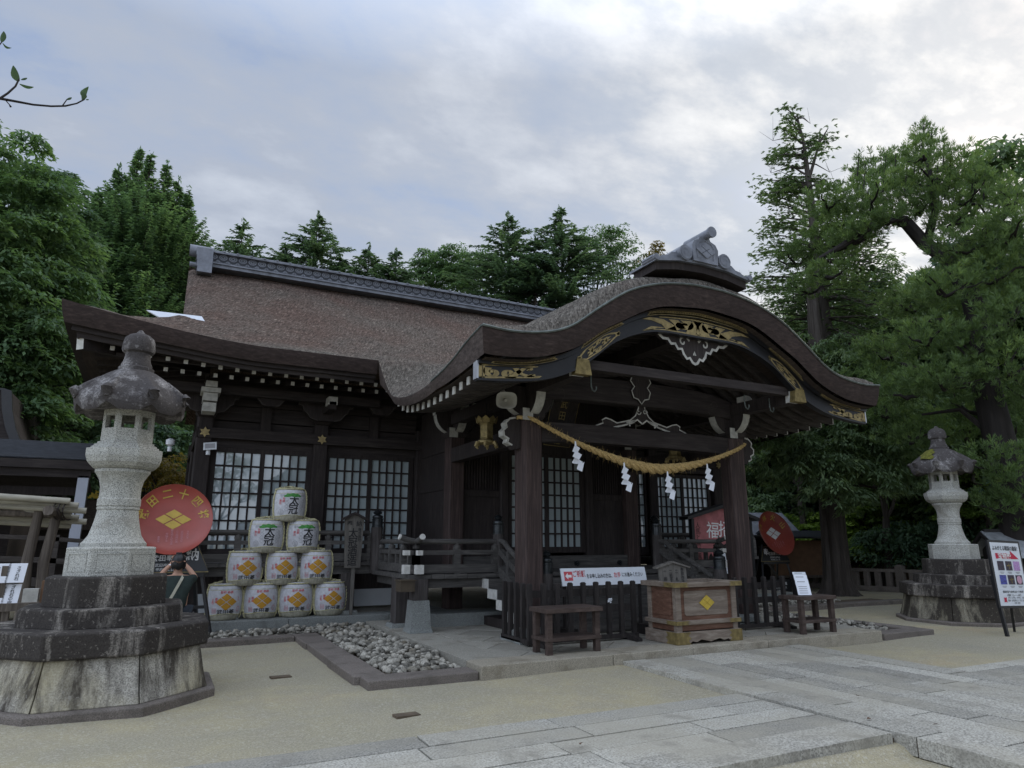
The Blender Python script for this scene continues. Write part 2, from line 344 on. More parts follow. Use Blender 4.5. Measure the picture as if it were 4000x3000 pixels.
    def grid(s, P, mi=0, flip=False):
        "P: (a,b,3) array"
        P = np.asarray(P, float); a, b = P.shape[:2]; fs = []
        for i in range(a-1):
            for j in range(b-1):
                q = (i*b+j, (i+1)*b+j, (i+1)*b+j+1, i*b+j+1); fs.append(q[::-1] if flip else q)
        return s.add(P.reshape(-1, 3), fs, mi)
    def ribbon(s, pts, w, fn, mi=0, th=0.0):
        "flat stroke of width w along 2-D pts, mapped to 3-D by fn"
        pts = [np.array(p, float) for p in pts]; k = len(pts); A = []; B = []
        for i in range(k):
            d = pts[min(i+1, k-1)]-pts[max(i-1, 0)]; d = d/(np.linalg.norm(d)+1e-9); q = np.array([-d[1], d[0]])
            ww = w[i] if hasattr(w, '__len__') else w
            A.append(fn(*(pts[i]+q*ww/2))); B.append(fn(*(pts[i]-q*ww/2)))
        return s.add(A+B, [(i, i+1, k+i+1, k+i) for i in range(k-1)], mi)
    def build(s, name, mats, parent=None, smooth=False, bevel=0.0, local=False, fix=True):
        me = bpy.data.meshes.new(name); me.from_pydata(s.v, [], s.f)
        mats = [mats] if isinstance(mats, str) else mats
        for m in mats: me.materials.append(MATS[m])
        if len(mats) > 1: me.polygons.foreach_set('material_index', s.m)
        if fix:
            bm = bmesh.new(); bm.from_mesh(me); bmesh.ops.recalc_face_normals(bm, faces=bm.faces); bm.to_mesh(me); bm.free()
        if smooth:
            me.polygons.foreach_set('use_smooth', [True]*len(me.polygons))
            try: me.set_sharp_from_angle(angle=R_(smooth if smooth is not True else 40))
            except Exception: pass
        o = link(name, me, parent, local)
        if bevel:
            md = o.modifiers.new('bevel', 'BEVEL'); md.width = bevel; md.segments = 2; md.limit_method = 'ANGLE'; md.angle_limit = R_(40)
        return o
    def parts(s, name, mats, parent=None, **kw):
        "one object per loose piece"
        n = len(s.v); p = list(range(n))
        def find(i):
            while p[i] != i: p[i] = p[p[i]]; i = p[i]
            return i
        for f in s.f:
            for i in f[1:]: p[find(i)] = find(f[0])
        out = {}
        for f, m in zip(s.f, s.m): out.setdefault(find(f[0]), []).append((f, m))
        last = None
        for fs in out.values():
            ids = sorted({i for f, _ in fs for i in f}); mp = {i: k for k, i in enumerate(ids)}; q = MB(); q.v = [s.v[i] for i in ids]; q.f = [[mp[i] for i in f] for f, _ in fs]; q.m = [m for _, m in fs]
            last = q.build(name, mats, parent, **kw)
        return last
_txt = {}
def glyphs(body, bold=0.0, vertical=False):
    key = (body, bold, vertical)
    if key in _txt: return _txt[key]
    cu = bpy.data.curves.new('text', 'FONT'); cu.body = '\n'.join(body) if vertical else body
    cu.align_x = 'CENTER'; cu.align_y = 'CENTER'; cu.size = 1; cu.offset = bold; cu.resolution_u = 3
    if vertical: cu.space_line = .92
    ob = bpy.data.objects.new('text', cu); me = ob.to_mesh()
    v = np.zeros(len(me.vertices)*3); me.vertices.foreach_get('co', v); v = v.reshape(-1, 3)[:, :2].copy()
    f = [list(p.vertices) for p in me.polygons]; ob.to_mesh_clear()
    bpy.data.objects.remove(ob); bpy.data.curves.remove(cu)
    if len(v): v -= (v.min(0)+v.max(0))/2
    _txt[key] = (v, f); return _txt[key]
def split_tris(v, f, lim):
    v = [tuple(p) for p in v]; out = []; st = []; mid = {}
    for q in f: st += [(q[0], q[i], q[i+1]) for i in range(1, len(q)-1)]
    while st:
        t = st.pop(); L = [math.dist(v[t[i]], v[t[(i+1) % 3]]) for i in range(3)]; k = max(range(3), key=lambda i: L[i])
        if L[k] <= lim: out.append(t); continue
        a, b, c = t[k], t[(k+1) % 3], t[(k+2) % 3]; e = (min(a, b), max(a, b))
        if e not in mid: mid[e] = len(v); v.append(((v[a][0]+v[b][0])/2, (v[a][1]+v[b][1])/2))
        st += [(a, mid[e], c), (mid[e], b, c)]
    return v, out
def put_text(mb, body, size, fn, mi=0, bold=0.0, off=(0, 0), vertical=False, sx=1.0, rot=0.0, lim=None):
    v, f = glyphs(body, bold, vertical); c, s_ = math.cos(rot), math.sin(rot)
    if lim: v, f = split_tris(v, f, lim/size)
    q = [((x*sx*c-y*s_)*size+off[0], (x*sx*s_+y*c)*size+off[1]) for x, y in v]
    mb.add([fn(a, b) for a, b in q], f, mi)
def plane_fn(o, u, v):
    o, u, v = (np.array(q, float) for q in (o, u, v)); return lambda a, b: o+a*u+b*v
def dup(o, parent=None):
    c = o.copy(); COL.objects.link(c)
    if parent is not None: c.parent = parent; c.matrix_parent_inverse = o.matrix_parent_inverse.copy()
    for ch in list(o.children): dup(ch, c)
    return c
def cubic(xs, ys):
    xs = np.array(xs, float); ys = np.array(ys, float); d = np.diff(ys)/np.diff(xs); m = np.zeros_like(ys)
    m[1:-1] = (d[:-1]+d[1:])/2; m[0] = d[0]; m[-1] = d[-1]
    for i in range(1, len(xs)-1):
        if d[i-1]*d[i] <= 0: m[i] = 0
    def f(x):
        x = np.asarray(x, float); k = np.clip(np.searchsorted(xs, x)-1, 0, len(xs)-2); h = xs[k+1]-xs[k]; t = np.clip((x-xs[k])/h, 0, 1)
        return (ys[k]*(1+2*t)*(1-t)**2+ys[k+1]*t*t*(3-2*t)+h*m[k]*t*(1-t)**2-h*m[k+1]*t*t*(1-t))
    return f
def sstep(t): t = np.clip(t, 0, 1); return t*t*(3-2*t)
AX = 7.26     # the hall's axis
# ------------------------------------------------------------------ ground, paths, platform
def slab_rows(mb, x0, x1, y0, y1, z, along='x', row=(.42, .6), ln=(1.0, 2.1), gap=.008, th=.15, mi=0, seed=1):
    r = random.Random(seed)
    a0, a1, b0, b1 = (y0, y1, x0, x1) if along == 'x' else (x0, x1, y0, y1)
    a = a0
    while a < a1-1e-6:
        w = r.uniform(*row); e = a+w
        if a1-e < row[0]*.7: e = a1
        b = b0
        while b < b1-1e-6:
            L_ = r.uniform(*ln); f = b+L_
            if b1-f < ln[0]*.6: f = b1
            dz = r.uniform(-.003, .003); g = gap
            j = lambda: r.uniform(-.004, .004)
            pa = [(b+g+j(), a+g+j()), (f-g+j(), a+g+j()), (f-g+j(), e-g+j()), (b+g+j(), e-g+j())]
            if along != 'x': pa = [(q, p) for p, q in pa][::-1]
            mb.prism(pa, (0, 0, z+dz), (1, 0, 0), (0, 1, 0), (0, 0, -th), mi)
            b = f
        a = e
mb = MB()
def gz_(x, y): return -.075*float(sstep((4.0-y)/.12)) + .015*math.sin(x*.7+1)*math.sin(y*.6)+.01*math.sin(x*1.9+y*1.3)
xs = np.concatenate([[-400, -120, -40], np.linspace(-14, 34, 97), [60, 140, 500]]); ys = np.concatenate([[-300, -80, -20], np.linspace(-4, 3.5, 16), np.linspace(3.7, 4.2, 14), np.linspace(4.5, 34, 60), [60, 140, 600]])
P = np.array([[(x, y, (gz_(x, y)-.012) if -14 < x < 34 and -4 < y < 34 else -.02) for y in ys] for x in xs]); mb.grid(P, flip=False)
tag(mb.build('ground', 'sand', smooth=True), kind='structure')
mb = MB()
slab_rows(mb, 5.95, 8.55, -3.0, 7.83, .055, 'y', (.30, .36), (1.0, 2.2), seed=3)
for xa, xb in ((5.58, 5.95), (8.55, 8.9)): slab_rows(mb, xa, xb, -3, 7.83, .060, 'y', (.35, .4), (1.6, 2.6), seed=int(xa*9))
slab_rows(mb, -9, 5.55, 4.43, 5.42, .050, 'x', (.31, .35), (.9, 1.7), seed=5)
slab_rows(mb, -9, 5.55, 5.42, 5.75, .052, 'x', (.3, .36), (1.2, 2.2), seed=6)
slab_rows(mb, -9, 5.55, 4.02, 4.43, .062, 'x', (.4, .42), (1.3, 2.4), seed=8)
slab_rows(mb, 8.93, 24, 4.05, 5.62, .050, 'x', (.30, .36), (1.0, 2.0), seed=9)
tag(mb.build('path', 'paving', bevel=.004), kind='structure')
mb = MB().box(5.6, -3, -.06, 8.88, 7.83, .012).box(-9, 4.05, -.06, 5.6, 5.73, .010).box(8.88, 4.07, -.06, 24, 5.6, .010)
tag(mb.build('path_bed', 'drain_brown'), kind='structure')
# platform in front of the hall: front kerb, left border slabs, diagonal slabs
mb = MB()
xk = 3.56
for L_ in (1.9, 1.35, 1.45, 1.35, 1.24): mb.box(xk, 7.85, -.05, min(xk+L_-.008, 10.93), 8.32, .150); xk += L_
tag(mb.build('platform_kerb', 'kerb_stone', bevel=.012), kind='structure')
mb = MB(); r = random.Random(4)
def clip_poly(poly, x0, y0, x1, y1):
    for ax, lim, sg in ((0, x0, 1), (0, x1, -1), (1, y0, 1), (1, y1, -1)):
        out = []
        for i in range(len(poly)):
            p, q = poly[i-1], poly[i]; dp, dq = sg*(p[ax]-lim), sg*(q[ax]-lim)
            if (dp >= 0) != (dq >= 0):
                t = dp/(dp-dq); out.append((p[0]+t*(q[0]-p[0]), p[1]+t*(q[1]-p[1])))
            if dq >= 0: out.append(q)
        poly = out
        if not poly: return []
    return poly
slab_rows(mb, 3.56, 4.12, 8.33, 13.1, .146, 'y', (.5, .6), (1.1, 1.6), seed=12); slab_rows(mb, 10.40, 10.96, 8.33, 13.1, .146, 'y', (.5, .6), (1.1, 1.6), seed=13)
D = .62
for i in range(-20, 24):
    for j in range(-16, 20):
        c = 1/math.sqrt(2); off = .31*(i % 2)
        base = [(i*D, j*D*1.5+off), ((i+1)*D, j*D*1.5+off), ((i+1)*D, (j+1)*D*1.5+off), (i*D, (j+1)*D*1.5+off)]
        g = .006; base = [(base[0][0]+g, base[0][1]+g), (base[1][0]-g, base[1][1]+g), (base[2][0]-g, base[2][1]-g), (base[3][0]+g, base[3][1]-g)]
        pl = [(AX+(a-b)*c, 9.5+(a+b)*c) for a, b in base]
        pl = clip_poly(pl, 4.13, 8.335, 10.39, 13.0)
        if len(pl) > 2: mb.prism(pl, (0, 0, .146+r.uniform(-.002, .002)), (1, 0, 0), (0, 1, 0), (0, 0, -.1))
tag(mb.build('platform', 'platform_slab', bevel=.003), kind='structure')
tag(MB().box(3.58, 8.3, -.05, 10.94, 13.15, .135).build('platform_bed', 'drain_brown'), kind='structure')
# kerbs of the gravel strips (both sides of the platform)
def kerbs(sg):
    X = lambda x: AX+sg*(x-AX)
    mb = MB(); r = random.Random(3)
    def kb(x0, y0, x1, y1, z):
        a, b = sorted((X(x0), X(x1))); mb.box(a, y0, -.06, b, y1, z)
    kb(2.21, 7.9, 3.55, 8.26, .085)
    for y0, y1 in ((8.27, 9.68), (9.69, 11.2), (11.21, 12.38)): kb(2.15+r.uniform(-.02, .02), y0, 2.52+r.uniform(-.02, .02), y1, .085+r.uniform(-.006, .006))
    for x0, x1 in ((-3.4, -1.2), (-1.19, .4), (.41, 2.12)): kb(x0, 12.05, x1, 12.38, .085)
    tag(mb.build('gravel_kerb', 'kerb_brown', bevel=.015), kind='structure')
    tag(MB().box(*(sorted((X(-3.4), X(3.55)))[:1]), 8.2 if False else 12.38, -.05, sorted((X(-3.4), X(3.55)))[1], 13.2, .035).build('gravel_bed', 'drain_brown'), kind='structure')
    tag(MB().box(sorted((X(2.5), X(3.56)))[0], 8.24, -.05, sorted((X(2.5), X(3.56)))[1], 12.4, .033).build('gravel_bed', 'drain_brown'), kind='structure')
    # cobbles
    ico = bmesh.new(); bmesh.ops.create_icosphere(ico, subdivisions=2, radius=1.0)
    iv = np.array([v.co[:] for v in ico.verts]); ifc = [[v.index for v in f.verts] for f in ico.faces]; ico.free()
    pts = []
    for _ in range(1700):
        if random.random() < .62: pts.append((random.uniform(2.56, 3.5), random.uniform(8.36, 12.4)))
        else: pts.append((random.uniform(-1.2, 3.5), random.uniform(12.42, 13.14)))
    V = []; F = []; n = 0
    for x, y in pts:
        if sg < 0 and random.random() < .35: continue
        s = random.uniform(.028, .058)*(1.15 if random.random() < .3 else 1); ext = RNG.uniform(.65, 1.1, 3)*s; ext[2] *= .72
        bump_ = 1+.13*np.sin(iv @ RNG.uniform(-3, 3, 3)+random.uniform(0, 6))[:, None]
        q = iv*bump_*ext; t = random.uniform(0, 6.3); c, s_ = math.cos(t), math.sin(t); q = q @ np.array([[c, s_, 0], [-s_, c, 0], [0, 0, 1]])
        if y < 8.7 and random.random() < .45: continue
        lay = random.choice((0, 0, .03, .055)) if y > 8.8 else 0
        V.append(q+(X(x), y, .045+ext[2]*.6+lay)); F.extend([[i+n for i in f] for f in ifc]); n += len(q)
    me = bpy.data.meshes.new('gravel'); me.from_pydata(np.concatenate(V).tolist(), [], F); me.materials.append(MATS['cobble'])
    me.polygons.foreach_set('use_smooth', [True]*len(me.polygons))
    tag(link('gravel', me), kind='stuff')
    return
kerbs(1); kerbs(-1)
# ------------------------------------------------------------------ the shrine hall
HALL = thing('shrine_hall', (AX, 14.8, 0), 'large dark wooden shrine hall with thatched roof and curved porch gable', 'shrine')
_prof = cubic([0, .35, 1.0, 1.53, 2.06, 2.5, 2.75, 3.1, 3.5, 3.87], [5.45, 5.44, 5.335, 5.14, 4.80, 4.48, 4.365, 4.285, 4.255, 4.28])
_thl = cubic([0, .29, .99, 1.75, 1.88, 2.41, 3.0, 3.4, 3.76, 3.9], [5.13, 5.11, 5.0, 4.63, 4.56, 4.20, 3.99, 3.94, 3.93, 3.94])
_lo = cubic([0, .5, .98, 1.61, 2.07, 2.3, 2.62, 2.9, 3.4, 3.8], [4.74, 4.745, 4.70, 4.45, 4.10, 3.955, 3.82, 3.745, 3.68, 3.655])
_side = cubic([7.55, 8, 8.63, 9.23, 9.9, 10.7, 11.4, 11.94, 12.4, 12.8], [4.28, 4.2, 4.04, 3.95, 3.90, 3.94, 4.10, 4.38, 4.76, 5.1])
_sbot = cubic([7.6, 8.2, 9.2, 10.4, 11.3, 12.1, 12.5], [3.93, 3.86, 3.80, 3.82, 3.95, 4.36, 4.56])
_main = cubic([12.4, 13.0, 14.3, 15.5, 17.3], [4.98, 5.215, 5.98, 6.75, 8.08])
XL, XR, PX0, PX1, PY0 = -1.8, 16.32, 3.39, 11.13, 7.55
def upturn(X, Y):
    d = np.minimum(X-XL, XR-X); return .40*np.clip((3.1-d)/3.1, 0, 1)**1.5*np.exp(-np.clip(Y-12.4, 0, 9)/1.3)
def zmain(X, Y): return np.where(Y < 12.4, 4.98-1.0*(12.4-Y), _main(Y))+upturn(X, Y)
def zporch(X, Y):
    u = np.abs(X-AX); s = sstep((3.87-u)/2.0); d = np.minimum(np.maximum(Y-PY0, 0), np.maximum(3.87-u, 0)*.6)
    return _prof(u)+(1-s)*(_side(Y)-4.28)+.30*(1-np.exp(-d/.20))+.035*np.clip(Y-PY0, 0, 5)*s
def zroof(X, Y):
    X = np.asarray(X, float); Y = np.asarray(Y, float); m = zmain(X, Y)
    ins = (X >= PX0-1e-6) & (X <= PX1+1e-6); p = zporch(X, Y); k = .22
    h = np.clip(.5+.5*(m-p)/k, 0, 1); sm = m*h+p*(1-h)+k*h*(1-h)*.6
    fade = sstep((12.9-Y)/.45)
    side_lim = np.where((Y > 12.35), m, sm)
    r = np.where(ins, np.where(p > m, sm, sm*fade+np.maximum(m, p)*(1-fade)), m)
    edge = np.minimum(X-PX0, PX1-X); w = sstep(edge/.5)
    r = np.where(ins & (Y < 12.4), r*w+(1-w)*np.where(edge < .5, _side(Y)+(r-_side(Y))*w*.0+0*r, r), r) if False else r
    return r
def jit(X, Y): return .016*np.sin(X*5.1+2.2*np.sin(Y*3.7))*np.sin(Y*6.3+X*1.7)+.02*np.sin(X*2.1+Y*1.3)
mb = MB()
xsA = np.unique(np.round(np.concatenate([np.arange(XL, XR, .15), [XL, XR, PX0, PX1, .06, 14.46], np.linspace(PX0, PX0+1.2, 14), np.linspace(PX1-1.2, PX1, 14)]), 4))
ysA = np.unique(np.round(np.concatenate([np.linspace(PY0, PY0+.9, 16), np.arange(8.5, 12.4, .14), [12.4], np.linspace(12.4, 14.3, 16)]), 4))
XX, YY = np.meshgrid(xsA, ysA, indexing='ij'); ZZ = zroof(XX, YY)
skirt = np.minimum(_main(np.clip(12.4+np.minimum(XX-XL, XR-XX), 12.4, 17)), 9)+upturn(XX, np.minimum(YY, 12.4+np.minimum(XX-XL, XR-XX)))
mid = (XX > 1.0) & (XX < 13.5)
ZZ = np.where(mid, ZZ, np.minimum(ZZ, skirt))
inner = ((XX > XL+.01) & (YY > 12.45)) | ((XX > PX0+.05) & (XX < PX1-.05) & (YY > PY0+.05))
ZZ = ZZ+jit(XX, YY)*inner
idx = {}
def vid(i, j):
    if (i, j) not in idx: idx[(i, j)] = len(mb.v); mb.v.append((xsA[i], ysA[j], float(ZZ[i, j])))
    return idx[(i, j)]
for i in range(len(xsA)-1):
    for j in range(len(ysA)-1):
        xc, yc = (xsA[i]+xsA[i+1])/2, (ysA[j]+ysA[j+1])/2
        if yc > 12.4 or PX0 < xc < PX1: mb.f.append([vid(i, j), vid(i+1, j), vid(i+1, j+1), vid(i, j+1)]); mb.m.append(0)
# upper slope, rounded at the verge, and back slope
def zup(X, Y):
    d = np.minimum(X-(-.05), 14.57-X); return _main(Y)-.10*np.exp(-np.clip(d, 0, 3)/.12)+jit(X, Y)*.8
xu = np.unique(np.concatenate([np.linspace(-.05, .6, 9), xsA[(xsA > .04) & (xsA < 14.48)], np.linspace(13.9, 14.57, 9)])); yu = np.linspace(14.3, 17.3, 24)
XU, YU = np.meshgrid(xu, yu, indexing='ij'); ZU = zup(XU, YU); ZP = zporch(XU, YU)-.12*(YU-14.3)
ZU = np.where((XU > PX0) & (XU < PX1), np.maximum(ZU, ZP), ZU); ZU[:, 0] = np.where((XU[:, 0] > .3) & (XU[:, 0] < 14.2), np.interp(XU[:, 0], xsA, ZZ[:, -1])+.002, ZU[:, 0])
mb.grid(np.stack([XU, YU, ZU], -1)); mb.grid(np.stack([XU, 34.6-YU, _main(YU)], -1), flip=True)
# verge thickness and side skirts
for x0, sg in ((-.05, 1), (14.57, -1)):
    A = [(x0, y, float(_main(y))-.10) for y in yu]; B = [(x0+sg*.10, y, float(_main(y))-.62) for y in yu]
    mb.grid(np.array([A, B])); A2 = [(a[0], 34.6-a[1], a[2]) for a in A]; B2 = [(b[0], 34.6-b[1], b[2]) for b in B]; mb.grid(np.array([A2, B2]))
    sx = np.linspace(XL, .02, 14) if sg > 0 else np.linspace(XR, 14.5, 14); sy = np.linspace(14.3, 20.3, 20)
    SX, SY = np.meshgrid(sx, sy, indexing='ij'); dd = np.abs(SX-sx[0])
    mb.grid(np.stack([SX, SY, _main(12.4+dd)+.40*np.clip((3.1-dd)/3.1, 0, 1)**1.5*np.exp(-np.minimum(SY-12.4, 22.2-SY)/1.3)*.0+upturn(np.where(sg > 0, SX, SX), 12.4+dd)*np.exp(-(np.minimum(SY-14.3, 20.3-SY))/1.2)], -1))
    sy2 = np.linspace(20.3, 22.2, 10); SX, SY = np.meshgrid(sx, sy2, indexing='ij'); dd = np.minimum(np.abs(SX-sx[0]), 22.2-SY)
    mb.grid(np.stack([SX, SY, _main(12.4+dd)], -1))
XB, YB = np.meshgrid(np.linspace(.3, 14.2, 20), np.linspace(20.3, 22.2, 8), indexing='ij'); mb.grid(np.stack([XB, YB, _main(34.6-YB)], -1))
ROOF = mb.build('roof', 'thatch', HALL, smooth=55)
# dark gable wall, eave edges, soffits
mb = MB()
for x in (.28, 14.24): mb.prism([(14.2, 5.7), (20.4, 5.7), (17.3, 7.9)], (x, 0, 0), (0, 1, 0), (0, 0, 1), (.1, 0, 0))
mb.parts('gable_wall', 'dark_wood', HALL)
def ztop(x, y): return float(zroof(x, y)) if not (y >= 12.39 and (x < 1 or x > 13.5)) else float(min(zroof(x, y), _main(np.clip(12.4+min(x-XL, XR-x), 12.4, 17))+upturn(x, 12.4)))
def edge_strip(pts, inward, tk, mat, name, lay=3, two=False):
    mb = MB(); rows = []
    for i in range(lay+1):
        t = i/lay; rows.append([(p[0]+w[0]*.5*t**1.5, p[1]+w[1]*.5*t**1.5, p[2]-k*t*(.66 if two else 1)) for p, w, k in zip(pts, inward, tk)])
    mb.grid(np.array(rows)); o = mb.build(name, mat, ROOF, smooth=60)
    if two:
        q = [[(a[0]+w[0]*f, a[1]+w[1]*f, p[2]-k*h) for a, p, w, k in zip(rows[-1], pts, inward, tk)] for f, h in ((0, .66), (.7, .665), (.7, .82), (1.2, .825), (1.3, 1.0))]
        MB().grid(np.array(q)).build('eave_board', 'dark_beam', ROOF); rows.append(q[-1])
    return o, rows[-1]
xe = np.linspace(XL, PX0, 50)
pl = [(x, 12.4, ztop(x, 12.4)) for x in xe]; inw = [(.14 if i == 0 else 0.14*max(0, 1-i/6), .13) for i in range(50)]
_, botL = edge_strip(pl, inw, [.40+.15*(1-min(1, (x-XL)/2.2))**2 for x in xe], 'edge_thatch', 'eave_edge', two=True)
yl = np.linspace(12.4, 22.2, 40)
pll = [(XL, y, float(4.98+upturn(XL, 12.4)*(math.exp(-(y-12.4)/1.9)+math.exp(-(22.2-y)/1.9)))) for y in yl]
_, botS = edge_strip(pll, [(.14, .13*max(0, 1-i/5)) for i in range(40)], [.40+.15*(1-min(1, (y-12.4)/2.2))**2 for y in yl], 'edge_thatch', 'eave_edge', two=True)
xr = np.linspace(PX1, XR, 30); pr = [(x, 12.4, ztop(x, 12.4)) for x in xr]
_, botR = edge_strip(pr, [(0, .13)]*30, [.46]*30, 'edge_thatch', 'eave_edge')
yr = np.linspace(12.4, 22.2, 20); prr = [(XR, y, float(4.98+upturn(XL, 12.4)*math.exp(-(y-12.4)/1.9))) for y in yr]
edge_strip(prr, [(-.14, 0)]*20, [.5]*20, 'edge_thatch', 'eave_edge')
ysd = np.linspace(12.4, PY0, 44)
for X0, sg in ((PX0, 1), (PX1, -1)):
    p = [(X0, y, ztop(X0, y)) for y in ysd]; tk = [max(.14, q[2]-float(_sbot(q[1]))) for q in p]
    edge_strip(p, [(sg*.11, .13 if i == 43 else .13*max(0, 1-(43-i)/4)) for i in range(44)], tk, 'edge_thatch_grey', 'eave_edge')
xf = np.linspace(PX0, PX1, 110); pf = [(x, PY0, ztop(x, PY0)) for x in xf]
edge_strip(pf, [(.11*max(0, 1-i/4)-.11*max(0, 1-(109-i)/4), .13) for i in range(110)], [q[2]-float(_thl(abs(q[0]-AX))) for q in pf], 'edge_thatch', 'eave_edge')
# copper drip edge along the porch gable
mb = MB(); mb.tube([(q[0], q[1]-.008, q[2]+.012) for q in pf], .018, 5)
for X0, sg in ((PX0, 1), (PX1, -1)): mb.tube([(X0-sg*.005, y, ztop(X0, y)+.006) for y in np.linspace(PY0, 9.4, 14)], .014, 5)
mb.build('drip_edge', 'copper_edge', ROOF)
# soffits
def soff(u, Y):
    s = sstep((3.75-u)/1.6); return float(_thl(u))-.01+(1-s)*(float(_sbot(min(Y, 12.5)))-3.93)
mb = MB()
us = np.linspace(-3.77, 3.77, 60); yy = np.linspace(7.68, 12.75, 24)
mb.grid(np.array([[(AX+u, y, soff(abs(u), y)) for y in yy] for u in us]))
mb.build('porch_ceiling', 'soffit_wood', HALL, smooth=True)
mb = MB()
def main_soff(b):
    A = np.array(b); B = A.copy(); B[:, 1] = 14.8; B[:, 2] = 5.05; B[:, 0] = np.clip(A[:, 0]*1.0, .5, 14); return np.array([A, B])
mb.grid(main_soff(botL)); mb.grid(main_soff(botR)); A = np.array(botS); B = A.copy(); B[:, 0] = .57; B[:, 1] = np.clip(A[:, 1], 14.8, 19.8); B[:, 2] = 5.05; mb.grid(np.array([A, B]))
mb.parts('eave_ceiling', 'soffit_wood', HALL)
# rafters: flying and base rows with white painted ends
for k in range(17):
    x = -1.05+.283*k
    if x > 3.5: break
    up = float(upturn(x, 12.4))*.62
    mb = MB().beam((x, 12.85, 4.60+up), (x, 14.7, 5.08+up*.2), .068, .072, 0); b = len(mb.f)-2; mb.m[b] = 1
    mb.build('rafter', ['dark_wood', 'white_paint'], HALL)
for k in range(16):
    x = -.50+.275*k
    if x > 3.7: break
    up = float(upturn(x, 12.4))*.25
    mb = MB().beam((x, 13.3, 4.56+up), (x, 14.7, 4.84+up), .068, .072, 0); b = len(mb.f)-2; mb.m[b] = 1
    mb.build('rafter', ['dark_wood', 'white_paint'], HALL)
mb = MB().beam((-1.50, 12.70, 4.75), (.5, 14.7, 5.0), .15, .20, 0); mb.m[len(mb.f)-2] = 1; mb.build('hip_rafter', ['dark_wood', 'white_paint'], HALL)
for k in range(9):
    y = 13.5+.5*k; mb = MB().beam((-1.35, y, 4.66+.25*math.exp(-(y-12.6)/1.3)), (.5, y, 5.0), .085, .10, 0); mb.m[len(mb.f)-2] = 1; mb.build('rafter', ['dark_wood', 'white_paint'], HALL)
mb = MB(); mb.box(-1.0, 13.02, 4.68, 3.6, 13.12, 4.74).box(-.6, 13.98, 4.38, 3.9, 14.12, 4.55); mb.parts('purlin', 'dark_beam', HALL)
# curved porch rafters with white ends, and the gable's own rib
for k in range(16):
    Y = 8.45+.265*k; us = np.linspace(-3.66, 3.66, 34); mb = MB()
    pts = [np.array((AX+u, Y, soff(abs(u), Y)-.065)) for u in us]
    for i in range(len(pts)-1): mb.beam(pts[i], pts[i+1], .075, .11, 0)
    for s_ in (0, -1):
        p = pts[s_]; e = -1 if s_ == 0 else 1
        mb.box(min(p[0], p[0]+e*.02), p[1]-.041, p[2]-.057, max(p[0], p[0]+e*.02), p[1]+.041, p[2]+.057, 1)
    mb.build('rafter', ['rib_wood', 'white_paint'], HALL)
# bargeboard of the porch gable
ub = np.linspace(-3.8, 3.8, 120)
hi = lambda u: float(_thl(abs(u)))-.005
lo = lambda u: float(_lo(abs(u)))
mb = MB()
def board(y0, y1, fa, fb):
    A = [(AX+u, y0, fa(u)) for u in ub]; B = [(AX+u, y0, fb(u)) for u in ub]; C = [(AX+u, y1, fb(u)) for u in ub]; E_ = [(AX+u, y1, fa(u)) for u in ub]
    mb.grid(np.array([A, B])); mb.grid(np.array([B, C])); mb.grid(np.array([C, E_])); mb.grid(np.array([E_, A]))
    for i in (0, -1): mb.add([A[i], B[i], C[i], E_[i]], [(0, 1, 2, 3)])
TS = .74
board(7.85, 7.95, lambda u: lo(u), lambda u: lo(u)+(hi(u)-lo(u))*TS); board(7.80, 7.93, lambda u: lo(u)+(hi(u)-lo(u))*(TS+.01), hi)
board(7.838, 7.95, lambda u: lo(u)-.02, lambda u: lo(u)+.012)
BARGE = mb.build('bargeboard', 'black_paint', HALL, smooth=50)
def bfn(u0, u1, t0, t1, y):
    def f(a, b):
        u = u0+(u1-u0)*a; t = t0+(t1-t0)*b; return (AX+u, y, lo(u)+(hi(u)-lo(u))*t)
    return f
def spiral(cx, cy, r0, turns, ph, sgn=1, n=22, asp=1.0):
    return [(cx+asp*r0*(1-.82*i/n)*math.cos(ph+sgn*turns*2*math.pi*i/n), cy+r0*(1-.82*i/n)*math.sin(ph+sgn*turns*2*math.pi*i/n)) for i in range(n+1)]
